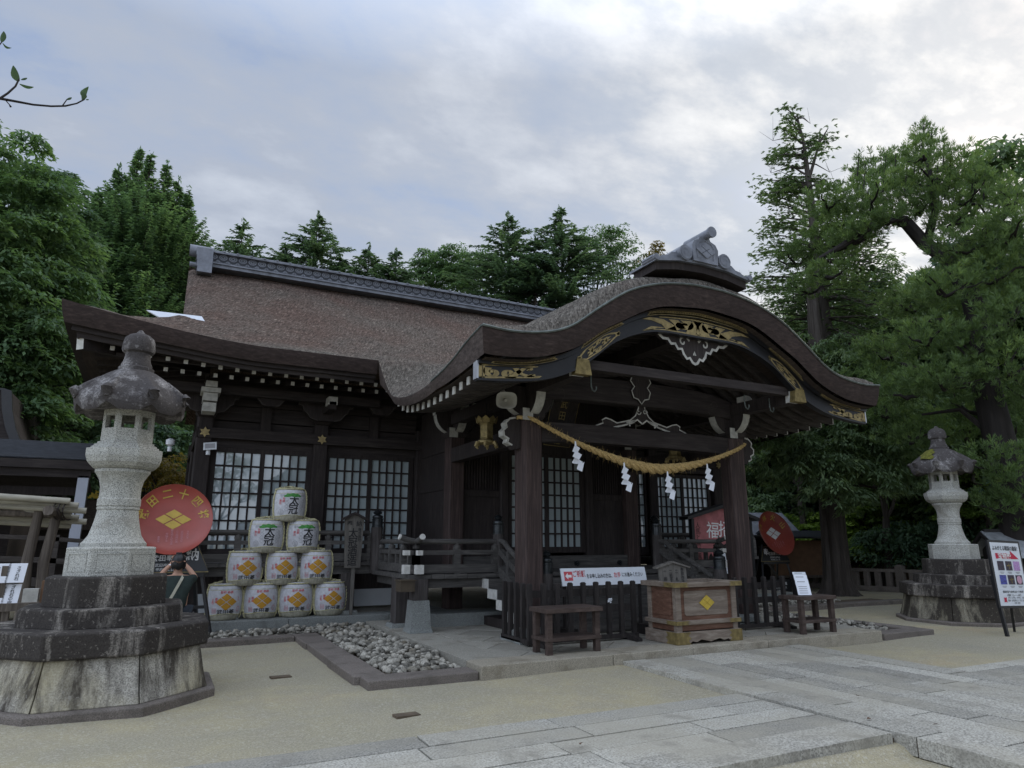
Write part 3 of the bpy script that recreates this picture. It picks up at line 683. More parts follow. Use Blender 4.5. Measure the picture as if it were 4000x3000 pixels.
def fitting(u0, u1, kind, y=7.842, t0=.02, t1=TS-.02):
    mb = MB(); f = bfn(u0, u1, t0, t1, y); L_ = abs(u1-u0)*1.1; asp = .27/L_ if kind != 'mid' else .30/L_
    if kind == 'end':
        mb.ribbon([(0, .05), (.98, .06)], [.13, .10], f); mb.ribbon([(0, .95), (.9, .95)], [.10, .08], f); mb.ribbon([(.025, 0), (.025, 1)], .07, f); mb.ribbon([(.085, .05), (.085, .95)], .03, f)
        mb.ribbon(spiral(.22, .5, .40, 1.25, 2.2, 1, asp=asp), .11*np.linspace(1, .55, 23), f); mb.ribbon(spiral(.47, .48, .36, 1.2, -1.0, -1, asp=asp), .10*np.linspace(1, .55, 23), f)
        mb.ribbon([(.50, .1), (.60, .5), (.72, .85), (.95, .9)], [.20*asp*3, .12, .10, .06], f); mb.ribbon([(.58, .88), (.66, .45), (.8, .2), (1.0, .12)], [.10, .10, .12, .07], f)
        mb.ribbon(spiral(.84, .30, .14, .8, 3.2, 1, asp=asp), .09, f); mb.ribbon(spiral(.80, .74, .13, .8, 2.6, -1, asp=asp), .09, f)
    if kind == 'centre':
        mb.ribbon([(i/12, .04) for i in range(13)], .13, f); mb.ribbon([(.14+.72*i/12, .97) for i in range(13)], .08, f)
        for c, s_ in ((.0, 1), (1.0, -1)):
            X = lambda a: c+s_*a
            mb.ribbon([(X(.02), 1.0), (X(.12), .80), (X(.22), .45), (X(.25), .08)], [.08, .12, .12, .10], f)
            mb.ribbon([(X(.03), .06), (X(.10), .28), (X(.16), .20)], .10, f); mb.ribbon([(X(.25), .12), (X(.33), .45), (X(.27), .85)], .09, f)
            mb.ribbon(spiral(X(.36), .55, .34, 1.2, 1.2 if s_ > 0 else 1.94, -s_, asp=.42/L_), .10*np.linspace(1, .6, 23), f)
            mb.ribbon([(X(.5), .9), (X(.46), .55), (X(.43), .1)], .09, f)
        mb.ribbon([(.5, .05), (.5, .95)], .06*asp*4, f)
    if kind == 'mid':
        n = 24; out = [(.5+.46*math.cos(2*math.pi*i/n)*(1+.06*math.cos(12*math.pi*i/n)), .5+.42*math.sin(2*math.pi*i/n)*(1+.10*math.cos(10*math.pi*i/n))) for i in range(n+1)]
        mb.ribbon(out, .085, f)
        for cx in (.33, .67):
            for a in range(5): t = a*1.2566+.6; mb.ribbon([(cx, .5), (cx+.10*math.cos(t), .5+.26*math.sin(t))], [.05, .12], f)
        mb.ribbon(spiral(.5, .70, .17, 1, 0, 1, asp=asp), .07, f); mb.ribbon(spiral(.5, .30, .17, 1, 3, 1, asp=asp), .07, f)
        for e in (0, 1): mb.ribbon([(e, .5), (abs(e-.1), .5)], [.26, .10], f); mb.ribbon([(abs(e-.015), .3), (abs(e-.015), .7)], .03, f)
    if kind == 'strip':
        mb.ribbon([(i/10, .14) for i in range(11)], .26, f); mb.ribbon([(i/10, .90) for i in range(11)], .18, f)
        k = max(6, int(L_/.055))
        for i in range(k): mb.ribbon([(i/k, .12), ((i+.5)/k, .88), ((i+1)/k, .12)], .035/L_*2.2, f)
    return mb.build('gold_fitting', 'gold', BARGE)
fitting(-3.79, -2.85, 'end'); fitting(3.79, 2.85, 'end'); fitting(-1.06, 1.06, 'centre'); fitting(-2.26, -1.52, 'mid'); fitting(2.26, 1.52, 'mid')
for a, b in ((-3.6, -2.65), (3.6, 2.65), (-1.0, 1.0), (-2.2, -1.5), (2.2, 1.5)): fitting(a, b, 'strip', 7.792, TS+.03, .98)
mb = MB()
for s_ in (-1, 1): mb.box(AX+s_*3.80-.012, 7.835, 3.66, AX+s_*3.80+.012, 7.96, 3.90)
mb.parts('end_plate', 'sheet_metal', BARGE)
# pendant under the gable's crown
half = [(0, -.42), (.05, -.40), (.10, -.33), (.16, -.35), (.22, -.28), (.25, -.20), (.33, -.21), (.38, -.13), (.46, -.14), (.52, -.07), (.62, -.07), (.74, .02), (.80, .06)]
outl = [(-a, b) for a, b in half[::-1]][:-1]+half
mb = MB().prism(outl+[(.7, .12), (-.7, .12)], (AX, 7.96, 4.74), (1, 0, 0), (0, 0, 1), (0, .08, 0))
GEG = mb.build('gable_pendant', 'dark_wood', HALL)
mb = MB(); fp = plane_fn((AX, 7.952, 4.74), (1, 0, 0), (0, 0, 1)); mb.ribbon(outl, .045, fp)
for s_ in (-1, 1):
    mb.ribbon(spiral(s_*.22, -.08, .075, .8, 1.5, -s_, 12), .03, fp); mb.ribbon([(s_*.10, .02), (s_*.13, -.02), (s_*.09, -.05)], .04, fp); mb.ribbon([(s_*.36, .0), (s_*.44, .01)], .03, fp)
mb.ribbon([(-.02, -.28), (0, -.22), (.02, -.28)], .03, fp); mb.build('white_carving', 'bracket_paint', GEG)
# the porch's posts, brackets and beams
PYP = 9.5
PXL, PXR = 5.09, 9.43
def octo(mb, x, y, z0, z1, w, c=.05, mi=0):
    a, b = w/2, w/2-c; pts = [(-b, -a), (b, -a), (a, -b), (a, b), (b, a), (-b, a), (-a, b), (-a, -b)]
    mb.prism(pts, (x, y, z0), (1, 0, 0), (0, 1, 0), (0, 0, z1-z0), mi)
for x in (PXL, PXR):
    mb = MB(); octo(mb, x, PYP, .30, 3.46, .36, .055); o = mb.build('porch_post', 'post_wood', HALL, bevel=.004)
    mb = MB().frus(x, PYP, .14, .20, .33, .33, .33, .33).lathe((x, PYP, .20), [(.24, 0), (.29, .03), (.29, .10), (.25, .13), (.20, .15)], 20); mb.build('foundation_stone', 'podium_stone', o, smooth=True)
def arc_arm(mb, x, y, z, s_, w=.14, r=.34, ax=0, d=0, e=1):
    """quarter-round bracket arm with a white painted face"""
    n = 8; out = [(0.07, 0)]+[(.07+r*math.sin(math.pi/2*i/n), r*(1-math.cos(math.pi/2*i/n))) for i in range(n+1)]
    out += [(.09+r, r), (.09+r, r+.10), (.0, r+.10), (0, 0)]
    u = (s_, 0, 0) if ax == 0 else (0, s_, 0); v = (0, w/2, 0) if ax == 0 else (w/2, 0, 0); w_ = (0, -w, 0) if ax == 0 else (-w, 0, 0)
    mb.prism(out, (x+v[0], y+v[1], z), u, (0, 0, 1), w_, 0)
    # painted under-curve
    th = .012; P0 = []
    for a, b in out[0:n+4]:
        P0.append([(x+u[0]*(a+th)+v[0]*k, y+u[1]*(a+th)+v[1]*k, z+b-th) for k in (-1.02, 1.02)])
    mb.grid(np.array(P0), mi=1)
def bracket(x, y, z, parent=HALL, big=True, front=True):
    mb = MB(); mb.frus(x, y, z, z+.07, .15, .15, .20, .20, 0); mb.box(x-.20, y-.20, z+.07, x+.20, y+.20, z+.19, 0)
    mb.box(x-.202, y-.206, z+.0, x-.02, y-.200, z+.19, 1) if front else None
    for s_ in (-1, 1): arc_arm(mb, x, y, z+.10, s_, .16, .36, 0)
    arc_arm(mb, x, y, z+.10, -1, .16, .36, 1)
    for s_ in (-1, 0, 1): mb.box(x+s_*.36-.09, y-.10, z+.56, x+s_*.36+.09, y+.10, z+.66, 0)
    mb.box(x-.075, y-.53, z+.57, x+.075, y-.30, z+.75, 1)
    mb.box(x+.31, y-.17, z+.57, x+.42, y-.1, z+.74, 1)
    return mb.build('bracket', ['dark_wood', 'bracket_paint'], parent)
for x in (PXL, PXR): bracket(x, PYP, 3.46)
for x in (5.13, 9.39): bracket(x, 12.72, 3.62)
# carved beam noses beside the post heads
sc = [(0, .0), (.0, .32), (.10, .36), (.20, .34), (.27, .27), (.25, .20), (.31, .15), (.30, .06), (.22, .02), (.24, -.04), (.16, -.08), (.12, -.14), (0, -.12)]
for x, s_ in ((PXL-.17, -1), (PXR+.17, 1)):
    mb = MB().prism(sc, (x, PYP-.08, 3.14), (s_, 0, 0), (0, 0, 1), (0, .16, 0)); o = mb.build('beam_nose', 'dark_wood', HALL)
    mb = MB(); P0 = [[(x+s_*(a+.012), PYP-.085, 3.14+b), (x+s_*(a+.012), PYP+.085, 3.14+b)] for a, b in sc[2:11]]; mb.grid(np.array(P0)); mb.ribbon(sc[2:11], .03, plane_fn((x, PYP-.086, 3.14), (s_, 0, 0), (0, 0, 1))); mb.build('white_carving', 'bracket_paint', o)
def rainbow(x0, x1, y, z0, z1, sag0, sag1, w, name='beam', mat='dark_beam'):
    n = 24; A = [(x0+(x1-x0)*i/n) for i in range(n+1)]; h = lambda i: 1-(2*i/n-1)**4
    pts = [(a, z0+sag0*h(i)) for i, a in enumerate(A)]+[(a, z1+sag1*h(n-i)) for i, a in enumerate(A[::-1])]
    return MB().prism(pts, (0, y-w/2, 0), (1, 0, 0), (0, 0, 1), (0, w, 0)).build(name, mat, HALL, bevel=.01)
rainbow(PXL+.17, PXR-.17, PYP, 3.14, 3.47, .05, .02, .22)
up_b = rainbow(PXL-.05, PXR+.05, PYP, 3.80, 4.12, .10, .20, .24)
for s_, x in ((1, PXL+.36), (-1, PXR-.36)):
    mb = MB(); f = plane_fn((x, PYP-.125, 3.95), (s_, 0, 0), (0, 0, 1)); mb.ribbon(spiral(.10, .10, .09, 1.2, 0, 1), .012, f); mb.ribbon([(.15, .16), (.24, .08), (.26, -.03), (.20, -.12)], .012, f); mb.build('carved_scroll', 'rib_wood', up_b)
MB().box(5.2, 7.98, 4.02, 9.32, 8.12, 4.16).build('tie_beam', 'dark_beam', HALL)
for x in (PXL, PXR):
    s_ = -1 if x < AX else 1
    mb = MB().box(x-.09, 8.02, 3.88, x+.09, 13.2, 4.10); mb.parts('purlin', 'dark_wood', HALL)
    o = MB().box(x-.10, 7.96, 3.90, x+.10, 8.06, 4.09).build('purlin_end', 'white_paint', HALL)
    mb = MB().frus(x-s_*0, 7.89, 3.89, 4.11, .14, .055, .10, .055); mb.build('gold_fitting', 'brass_old', o)
MB().box(AX-.11, 8.02, 4.78, AX+.11, 13.2, 4.98).parts('purlin', 'dark_wood', HALL)
MB().box(AX-.05, 7.97, 4.50, AX+.09, 8.02, 4.62).build('purlin_end', 'white_paint', HALL)
# frog-leg strut with pale carved edges between the beams, scrolled struts above
def frogleg(cx, z, w, h, name='carved_strut', y=PYP, edges=True):
    half = [(.05, h), (.07, h*.75), (.14, h*.48), (.26*w, h*.30), (.55*w, h*.16), (.68*w, h*.26), (.78*w, h*.30), (.86*w, h*.22), (.84*w, h*.12), (w, 0)]
    inn = [(.62*w, 0), (.40*w, h*.10), (.22*w, h*.22), (.10, h*.34), (0, h*.20)]
    pts = [(-a, b) for a, b in half[::-1]]+half+inn+[(-a, b) for a, b in inn[::-1]][1:]
    o = MB().prism(pts, (cx, y-.06, z), (1, 0, 0), (0, 0, 1), (0, .12, 0)).build(name, 'dark_wood', HALL)
    if edges:
        mb = MB(); f = plane_fn((cx, y-.066, z), (1, 0, 0), (0, 0, 1))
        for s_ in (-1, 1):
            mb.ribbon([(s_*a, b) for a, b in half], .022, f); mb.ribbon([(s_*a, b) for a, b in inn], .03, f); mb.ribbon(spiral(s_*.07, h*.62, .055, .9, 0, s_, 10), .018, f)
            mb.ribbon([(s_*.26, h*.10), (s_*.34, h*.20), (s_*.16, h*.30)], .03, f)
        mb.build('pale_carving', 'bracket_paint', o)
    return o
frogleg(AX+.06, 3.49, .98, .50)
frogleg(AX+.0, 4.33, 1.35, .42, edges=False)
mb = MB(); hp = [(.0, -.30), (.07, -.22), (.16, -.20), (.20, -.08), (.14, .0), (.22, .10), (.16, .22), (.05, .24)]; hp = [(-a, b) for a, b in hp[::-1]]+hp[1:]
o = MB().prism(hp, (AX-.02, PYP-.17, 4.22), (1, 0, 0), (0, 0, 1), (0, .06, 0)).build('carved_strut', 'dark_wood', HALL); MB().ribbon(hp, .022, plane_fn((AX-.02, PYP-.176, 4.22), (1, 0, 0), (0, 0, 1))).build('pale_carving', 'bracket_paint', o)
# side beams from porch to vestibule
for x in (PXL, PXR): MB().box(x-.1, PYP+.18, 3.12, x+.1, 12.6, 3.4).build('beam', 'dark_wood', HALL)
# iron hooks under the tie beam
for x in (5.52, 8.62, 9.2): MB().tube([(x, 8.3, 4.02), (x, 8.3, 3.86), (x+.02, 8.3, 3.80), (x+.06, 8.3, 3.78), (x+.09, 8.3, 3.82), (x+.09, 8.3, 3.86)], .012, 6).build('iron_hook', 'copper_edge', HALL)
# plaque: tilted dark board with gilt characters
f_o = np.array((5.98, 9.95, 3.60)); fu = np.array((.97, .24, 0)); fv = np.array((.07, -.30, .95))
mb = MB().prism([(-.30, -.42), (.30, -.42), (.33, .45), (-.33, .45)], f_o, fu, fv, (.0, .05, .016)); pq = mb.build('plaque', 'dark_wood', HALL)
mb = MB(); fnp = lambda a, b: f_o+a*fu+b*fv+np.array((0, -.014, -.004))
for i, ch in enumerate('武田神社'): put_text(mb, ch, .17, fnp, off=(-.02, .32-.21*i), bold=.01)
mb.ribbon([(-.31, -.42), (-.33, .45), (.33, .45), (.31, -.42), (-.31, -.42)], .012, fnp); mb.build('lettering', 'brass_old', pq)
# ------------------------------------------------------------------ roof ornaments
ob = MB(); hw = .93
pts = [(-hw, -.08), (-.5, .0), (0, .03), (.5, .0), (hw, -.08), (hw, .07), (.5, .14), (0, .17), (-.5, .14), (-hw, .07)]
ob.prism(pts, (AX, 7.66, 5.72), (1, 0, 0), (0, 0, 1), (0, .55, 0)); ORN = ob.build('ridge_box', 'dark_wood', ROOF)
ob = MB(); fo = (AX, 7.60, 5.885); U3 = (1, 0, 0); V3 = (0, 0, .78)
ob.prism([(-hw-.05, -.16), (-.5, -.05), (0, -.02), (.5, -.05), (hw+.05, -.16), (hw+.05, -.11), (.5, .01), (0, .03), (-.5, .01), (-hw-.05, -.11)], fo, U3, V3, (0, .66, 0))
ob.prism([(-.25, 0), (.25, 0), (.27, .33), (.22, .44), (.12, .49), (.10, .55), (-.10, .55), (-.12, .49), (-.22, .44), (-.27, .33)], (AX, 7.56, 5.885), U3, V3, (0, .30, 0))
for s_ in (-1, 1):
    fin = [(.24, .0), (.98, -.13), (1.02, -.08), (1.0, -.03), (.94, -.02), (.88, -.05), (.80, .02), (.70, .04), (.62, .12), (.54, .14), (.5, .22), (.24, .24)]
    ob.prism([(s_*a, b) for a, b in fin], (AX, 7.64, 5.885), U3, V3, (0, .24, 0))
    ob.tube([(AX+s_*.40, 7.56, 5.99), (AX+s_*.40, 7.95, 5.99)], .125, 16); ob.tube([(AX+s_*.96, 7.58, 5.82), (AX+s_*.96, 7.9, 5.82)], .05, 10)
    f = plane_fn((AX+s_*.40, 7.553, 5.99), U3, (0, 0, 1)); ob.ribbon(spiral(0, 0, .112, 1.6, 0, s_, 26), .02, f)
ob.tube([(AX+.03, 7.42, 6.36), (AX+.02, 8.0, 6.36)], .075, 14); ob.tube([(AX+.03, 7.41, 6.36), (AX+.03, 7.45, 6.36)], .09, 14)
f = plane_fn((AX, 7.55, 6.07), U3, V3); ob.ribbon([(-.16, -.16), (-.18, .10), (-.12, .20), (0, .24), (.12, .20), (.18, .10), (.16, -.16)], .025, f)
for a, b in ((0, .085), (0, -.085), (-.105, 0), (.105, 0)):
    ob.prism([(a-.095, b), (a, b-.077), (a+.095, b), (a, b+.077)], (AX, 7.535, 6.08), U3, V3, (0, .02, 0))
ob.box(AX-.19, 7.95, 5.6, AX+.19, 14.6, 5.98); ob.tube([(AX, 7.9, 6.16), (AX, 14.6, 6.2)], .09, 10); ob.box(AX-.25, 7.95, 5.98, AX+.25, 14.6, 6.02); ob.box(AX-.15, 7.95, 6.02, AX+.15, 14.6, 6.14)
ob.build('ridge_end_tile', 'roof_tile', ROOF, smooth=35)
# main ridge
rb = MB(); y0 = 17.02; Zr = 8.06
rb.box(.15, y0-.06, Zr, 14.6, 17.6, Zr+.08); rb.box(.15, y0-.10, Zr+.08, 14.6, 17.64, Zr+.115); rb.box(.15, y0, Zr+.115, 14.6, 17.6, Zr+.36); rb.box(.15, y0-.10, Zr+.36, 14.6, 17.64, Zr+.40); rb.box(.15, y0-.02, Zr+.40, 14.6, 17.5, Zr+.44)
rb.tube([(.1, 17.3, Zr+.46), (14.6, 17.3, Zr+.46)], .10, 10)
for i in range(46): x = .35+.31*i; rb.tube([(x, 17.3, Zr+.46), (x+.05, 17.3, Zr+.46)], .115, 8); rb.box(x, y0-.12, Zr+.40, x+.05, y0+.05, Zr+.43)
fr = plane_fn((0, y0-.012, Zr+.117), (1, 0, 0), (0, 0, .78))
RIDGE = rb.build('roof_ridge', 'roof_tile', ROOF); MB().box(.46, y0-.006, Zr+.118, 14.58, y0+.02, Zr+.358).build('ridge_band', 'tile_recess_shade', RIDGE)  # band coloured darker than its tiles to paint depth behind the pattern
rb = MB()
for i in range(62):
    x = .45+.225*i
    for rr, w in ((.085, .028), (.04, .03)): rb.ribbon([(x+rr*math.cos(t), .225+rr*math.sin(t)*.95) for t in np.linspace(0, 6.283, 11)], w, fr)
    rb.ribbon([(x-.11, .12), (x-.06, .05), (x, .03), (x+.06, .05), (x+.11, .12)], .03, fr); rb.ribbon([(x-.11, .07), (x, -.01+.02), (x+.11, .07)], .02, fr)
o = rb.build('ridge_tile', 'roof_tile', RIDGE)
rb = MB()
for k, (za, zb, dy) in enumerate(((-.26, -.10, .30), (-.10, .06, .24), (.06, .20, .2), (.20, .40, .16))): rb.box(.12-.015*k, 17.3-.30-dy, Zr+za, .44, 17.3+.30+dy, Zr+zb)
rb.tube([(-.08, 17.3, Zr+.46), (.46, 17.3, Zr+.46)], .15, 12); rb.tube([(-.05, 17.02, Zr+.0), (.2, 17.02, Zr+.0)], .06, 10)
rb.build('ridge_end_tile', 'roof_tile', ROOF, smooth=35)
MB().prism([(0, 0), (.78, .0), (.70, .34), (-.26, .34)], (-.42, 13.86, 5.70), (1, 0, .02), (0, .80, .60), (0, .012, -.016)).build('flashing', 'sheet_metal', ROOF)
# ------------------------------------------------------------------ walls, windows, veranda
WY = 14.8; VY = 12.72
def pillar(x, y, z0, z1, w, mat='dark_wood'):
    mb = MB(); octo(mb, x, y, z0, z1, w, .025); return mb.build('pillar', mat, HALL)
for x in (.57, 2.85, 5.13, 9.39, 11.67, 13.95): pillar(x, WY, .3, 4.05, .30)
for x in (5.13, 9.39): pillar(x, VY, .3, 3.62, .32, 'post_wood')
for x in (6.22, 8.30): pillar(x, VY, 1.0, 3.6, .18)
for y in (17.3, 19.8): pillar(.57, y, .3, 4.05, .3)
mb = MB()
for a, b in ((.70, 5.0), (9.5, 13.85)):
    mb.box(a, WY-.02, 3.44, b, WY+.14, 3.62).box(a, WY+.02, 3.72, b, WY+.1, 3.98).box(a, WY-.01, 4.0, b, WY+.1, 4.30).box(a, WY-.03, 4.31, b, WY+.12, 4.44).box(a, WY+.06, 4.3, b, WY+.1, 5.0)
mb.parts('wall_board', 'dark_beam', HALL)
mb = MB().box(.45, WY-.19, 3.60, 14.07, WY-.14, 3.80).box(.42, WY-.19, 3.60, .44, 20, 3.80); mb.parts('rail_beam', 'dark_beam', HALL)
mb = MB().box(.74, WY-.02, 1.24, 5.0, WY+.12, 1.42).box(9.5, WY-.02, 1.24, 13.85, WY+.12, 1.42).box(.5, WY+.15, 1.0, 14, WY+.2, 4.9).box(.5, WY+.2, .3, .56, 19.8, 4.9)
mb.parts('wall_board', 'dark_beam', HALL)
MB().box(.7, 14.62, .28, 5.1, 14.70, .62).build('plaster_wall', 'plaster', HALL)
MB().box(.7, 14.64, .62, 5.1, 14.74, 1.15).parts('wall_board', 'dark_wood', HALL)
for sg in (1, -1):    # vestibule side walls
    x = AX-sg*(AX-5.13); MB().box(x-.05, VY+.15, 1.0, x+.05, WY-.15, 4.4).box(x-.075, VY+.15, 2.62, x+.075, WY-.15, 2.70).box(x-.07, VY+.15, 3.40, x+.07, WY-.15, 3.6).parts('wall_board', 'dark_wood', HALL)
mb = MB(); mb.box(5.28, VY, 1.06, 9.25, VY+.1, 1.22).box(5.28, VY-.03, 3.42, 9.25, VY+.1, 3.62).box(5.0, VY+.0, 3.63, 9.52, VY+.1, 4.9).box(5.0, VY-.05, 3.9, 9.52, VY, 4.08)
mb.box(5.3, VY+.02, 1.22, 6.14, VY+.08, 2.50).box(8.38, VY+.02, 1.22, 9.24, VY+.08, 2.50).box(5.3, VY-.01, 2.48, 6.14, VY+.09, 2.60).box(8.38, VY-.01, 2.48, 9.24, VY+.09, 2.60).box(5.3, VY+.06, 2.6, 6.14, VY+.08, 3.42).box(8.38, VY+.06, 2.6, 9.24, VY+.08, 3.42)
for a in (5.30, 8.38):
    for k in range(14): mb.box(a+.02+.062*k, VY+.02, 2.62, a+.05+.062*k, VY+.06, 3.40)
mb.build('lattice_wall', 'dark_wood', HALL)
MB().box(5.2, VY-.10, .98, 9.32, VY-.01, 1.30).build('sill_beam', 'veranda_wood', HALL)
for x in (7.9, 9.0): MB().tube([(x, VY-.10, 1.14), (x, VY-.14, 1.14)], .055, 12).tube([(x, VY-.13, 1.14), (x, VY-.16, 1.14)], .028, 8).build('nail_cover', 'bronze_dark', HALL)
def window(x0, x1, z0, z1, y, nc, nr, st=.035, stile=.09):
    mb = MB(); m = (x0+x1)/2
    mb.box(x0-.10, y-.03, z0-.12, x1+.10, y+.05, z0).box(x0-.10, y-.03, z1, x1+.10, y+.05, z1+.09).box(x0-.10, y-.03, z0, x0, y+.05, z1).box(x1, y-.03, z0, x1+.10, y+.05, z1)
    mb.box(m-stile/2, y-.025, z0, m+stile/2, y+.04, z1)
    for a, b in ((x0, m-stile/2), (m+stile/2, x1)):
        for k in range(1, nc): xx = a+(b-a)*k/nc; mb.box(xx-st/2, y-.012, z0, xx+st/2, y+.02, z1)
        for k in range(1, nr): zz = z0+(z1-z0)*k/nr; mb.box(a, y-.010, zz-st/2, b, y+.018, zz+st/2)
    o = mb.build('window', 'dark_wood', HALL); MB().box(x0, y+.022, z0, x1, y+.03, z1).build('pane', 'window_glass', o); return o
window(.83, 2.60, 1.45, 3.35, WY+.02, 5, 7); window(3.08, 4.86, 1.45, 3.35, WY+.02, 5, 7); window(9.7, 11.45, 1.45, 3.35, WY+.02, 5, 7); window(11.86, 13.66, 1.45, 3.30, WY+.02, 5, 7)
window(6.42, 8.10, 1.48, 3.36, VY+.02, 5, 7, .035, .09)
# six-pointed gilt bosses, bracket sets under the eave
def boss(x, y, z):
    pts = []
    for i in range(12): r = .105 if i % 2 == 0 else .06; t = math.pi/6*i+math.pi/2; pts.append((r*math.cos(t), r*math.sin(t)))
    MB().prism(pts, (x, y, z), (1, 0, 0), (0, 0, 1), (0, -.02, 0)).lathe((x, y, z), [], 3) if False else None
    mb = MB().prism(pts, (x, y, z), (1, 0, 0), (0, 0, 1), (0, -.02, 0)); mb.tube([(x, y-.02, z), (x, y-.045, z)], .04, 10); mb.build('gilt_boss', 'gold', HALL)
for x in (.57, 2.85, 11.67, 13.95): boss(x, WY-.20, 3.70)
for x, big in ((.57, 1), (1.71, 0), (2.85, 2), (3.99, 0), (11.67, 2), (13.95, 1)):
    mb = MB(); y = 14.1
    def boat(x, y, z, w, h, d=.14):
        half = [(w*.30, 0), (w*.55, h*.12), (w*.72, h*.45), (w*.80, h*.5), (w*.86, h*.8), (w, h*.85), (w, h)]
        pts = [(-a, b) for a, b in half[::-1]]+half; mb.prism(pts, (x, y-d/2, z), (1, 0, 0), (0, 0, 1), (0, d, 0), 0)
        f = plane_fn((x, y-d/2-.004, z), (1, 0, 0), (0, 0, 1)); mb.ribbon(half, .022, f, 2); mb.ribbon([(-a, b) for a, b in half], .022, f, 2)
    if big:
        mb.frus(x, WY-.1, 4.02, 4.10, .15, .13, .2, .2); mb.box(x-.2, WY-.3, 4.10, x+.2, WY, 4.2); boat(x, y+.3, 4.06, .56, .36); mb.box(x-.07, 14.0 if big == 1 else 13.7, 4.2, x+.07, WY, 4.36)
        if big == 1:
            for k, (a, b, c) in enumerate(((3.98, 4.16, .115), (4.18, 4.34, .125), (4.34, 4.44, .17), (4.44, 4.56, .10))): mb.box(x-c, 13.78-.03*k, a, x+c, 14.2, b-.01, 1)
        else: mb.box(x-.09, 13.70, 4.30, x+.09, 14, 4.46, 1)
    else: boat(x, y+.1, 4.24, .30, .22); mb.box(x-.10, WY-.1, 3.7, x+.10, WY-.02, 4.3)
    mb.build('bracket', ['dark_wood', 'bracket_paint', 'rib_wood'], HALL)
# podium
mb = MB(); xk = -1.1
for L_ in (1.35, 1.95, 1.85, .33): mb.box(xk, 13.2, -.1, xk+L_-.006, 13.75, .245); xk += L_
xk = 4.38
for L_ in (1.5, 1.5, 1.4, 1.36): mb.box(xk, 11.62, .1, xk+L_-.006, 12.2, .36); xk += L_
mb.box(10.14, 13.2, -.1, 15.6, 13.75, .245).box(4.38, 12.2, .1, 4.9, 13.75, .36).box(9.62, 12.2, .1, 10.14, 13.75, .36)
mb.parts('podium', 'podium_stone', HALL, bevel=.012)
MB().box(-1.1, 13.7, -.1, 15.6, 20.5, .235).box(4.4, 12.1, .1, 10.1, 14, .34).parts('podium', 'platform_slab', HALL)
# veranda floors (boards run outwards)
def boards(name, x0, x1, y0, y1, z, w=.21, th=.07):
    mb = MB(); r = random.Random(int(x0*10+y0)); x = x0
    while x < x1-.05: e = min(x+w*r.uniform(.85, 1.15), x1); mb.box(x, y0+r.uniform(-.012, .012), z-th, e-.006, y1, z+r.uniform(-.004, .004)); x = e
    return mb.build(name, 'veranda_wood', HALL)
boards('veranda_floor', .35, 3.72, 13.5, WY-.1, 1.21); boards('veranda_floor', 10.8, 14.1, 13.5, WY-.1, 1.21)
boards('veranda_floor', 3.74, 10.78, 11.22, VY-.1, 1.045); boards('veranda_floor', 3.74, 5.0, VY-.1, 13.5, 1.045); boards('veranda_floor', 9.52, 10.78, VY-.1, 13.5, 1.045)
mb = MB().box(.4, 13.58, .98, 3.8, 13.70, 1.135).box(3.86, 11.32, .82, 10.66, 11.44, .97).box(3.86, 11.44, .82, 3.98, 13.5, .97).box(10.54, 11.44, .82, 10.66, 13.5, .97); mb.parts('veranda_beam', 'veranda_wood', HALL)
def vpost(x, y, z0, z1, w, stone=True, shoe=False):
    mb = MB(); octo(mb, x, y, z0+(.06 if stone else 0)+(.38 if shoe else 0), z1, w, .02); o = mb.build('veranda_post', 'veranda_post_wood', HALL)
    mb = MB().frus(x, y, z0, z0+.07, w*.75, w*.75, w*.68, w*.68)
    if shoe: mb.frus(x, y, z0+.07, z0+.50, w*.66, w*.66, w*.54, w*.54)
    mb.build('foundation_stone', 'podium_stone', o)
vpost(3.92, 11.2, .146, .98, .26, True, True); vpost(3.86, 12.0, .146, .98, .26); vpost(3.3, 13.66, .24, 1.0, .27); vpost(1.2, 13.66, .24, 1.0, .24); vpost(10.6, 11.3, .146, .98, .26, True, True); vpost(10.6, 12.4, .146, .98, .26)
MB().box(3.52, 10.93, .80, 3.76, 11.2, .965).box(3.50, 10.91, .965, 3.78, 11.22, .985).parts('beam_end_cap', 'cap_brown', HALL)
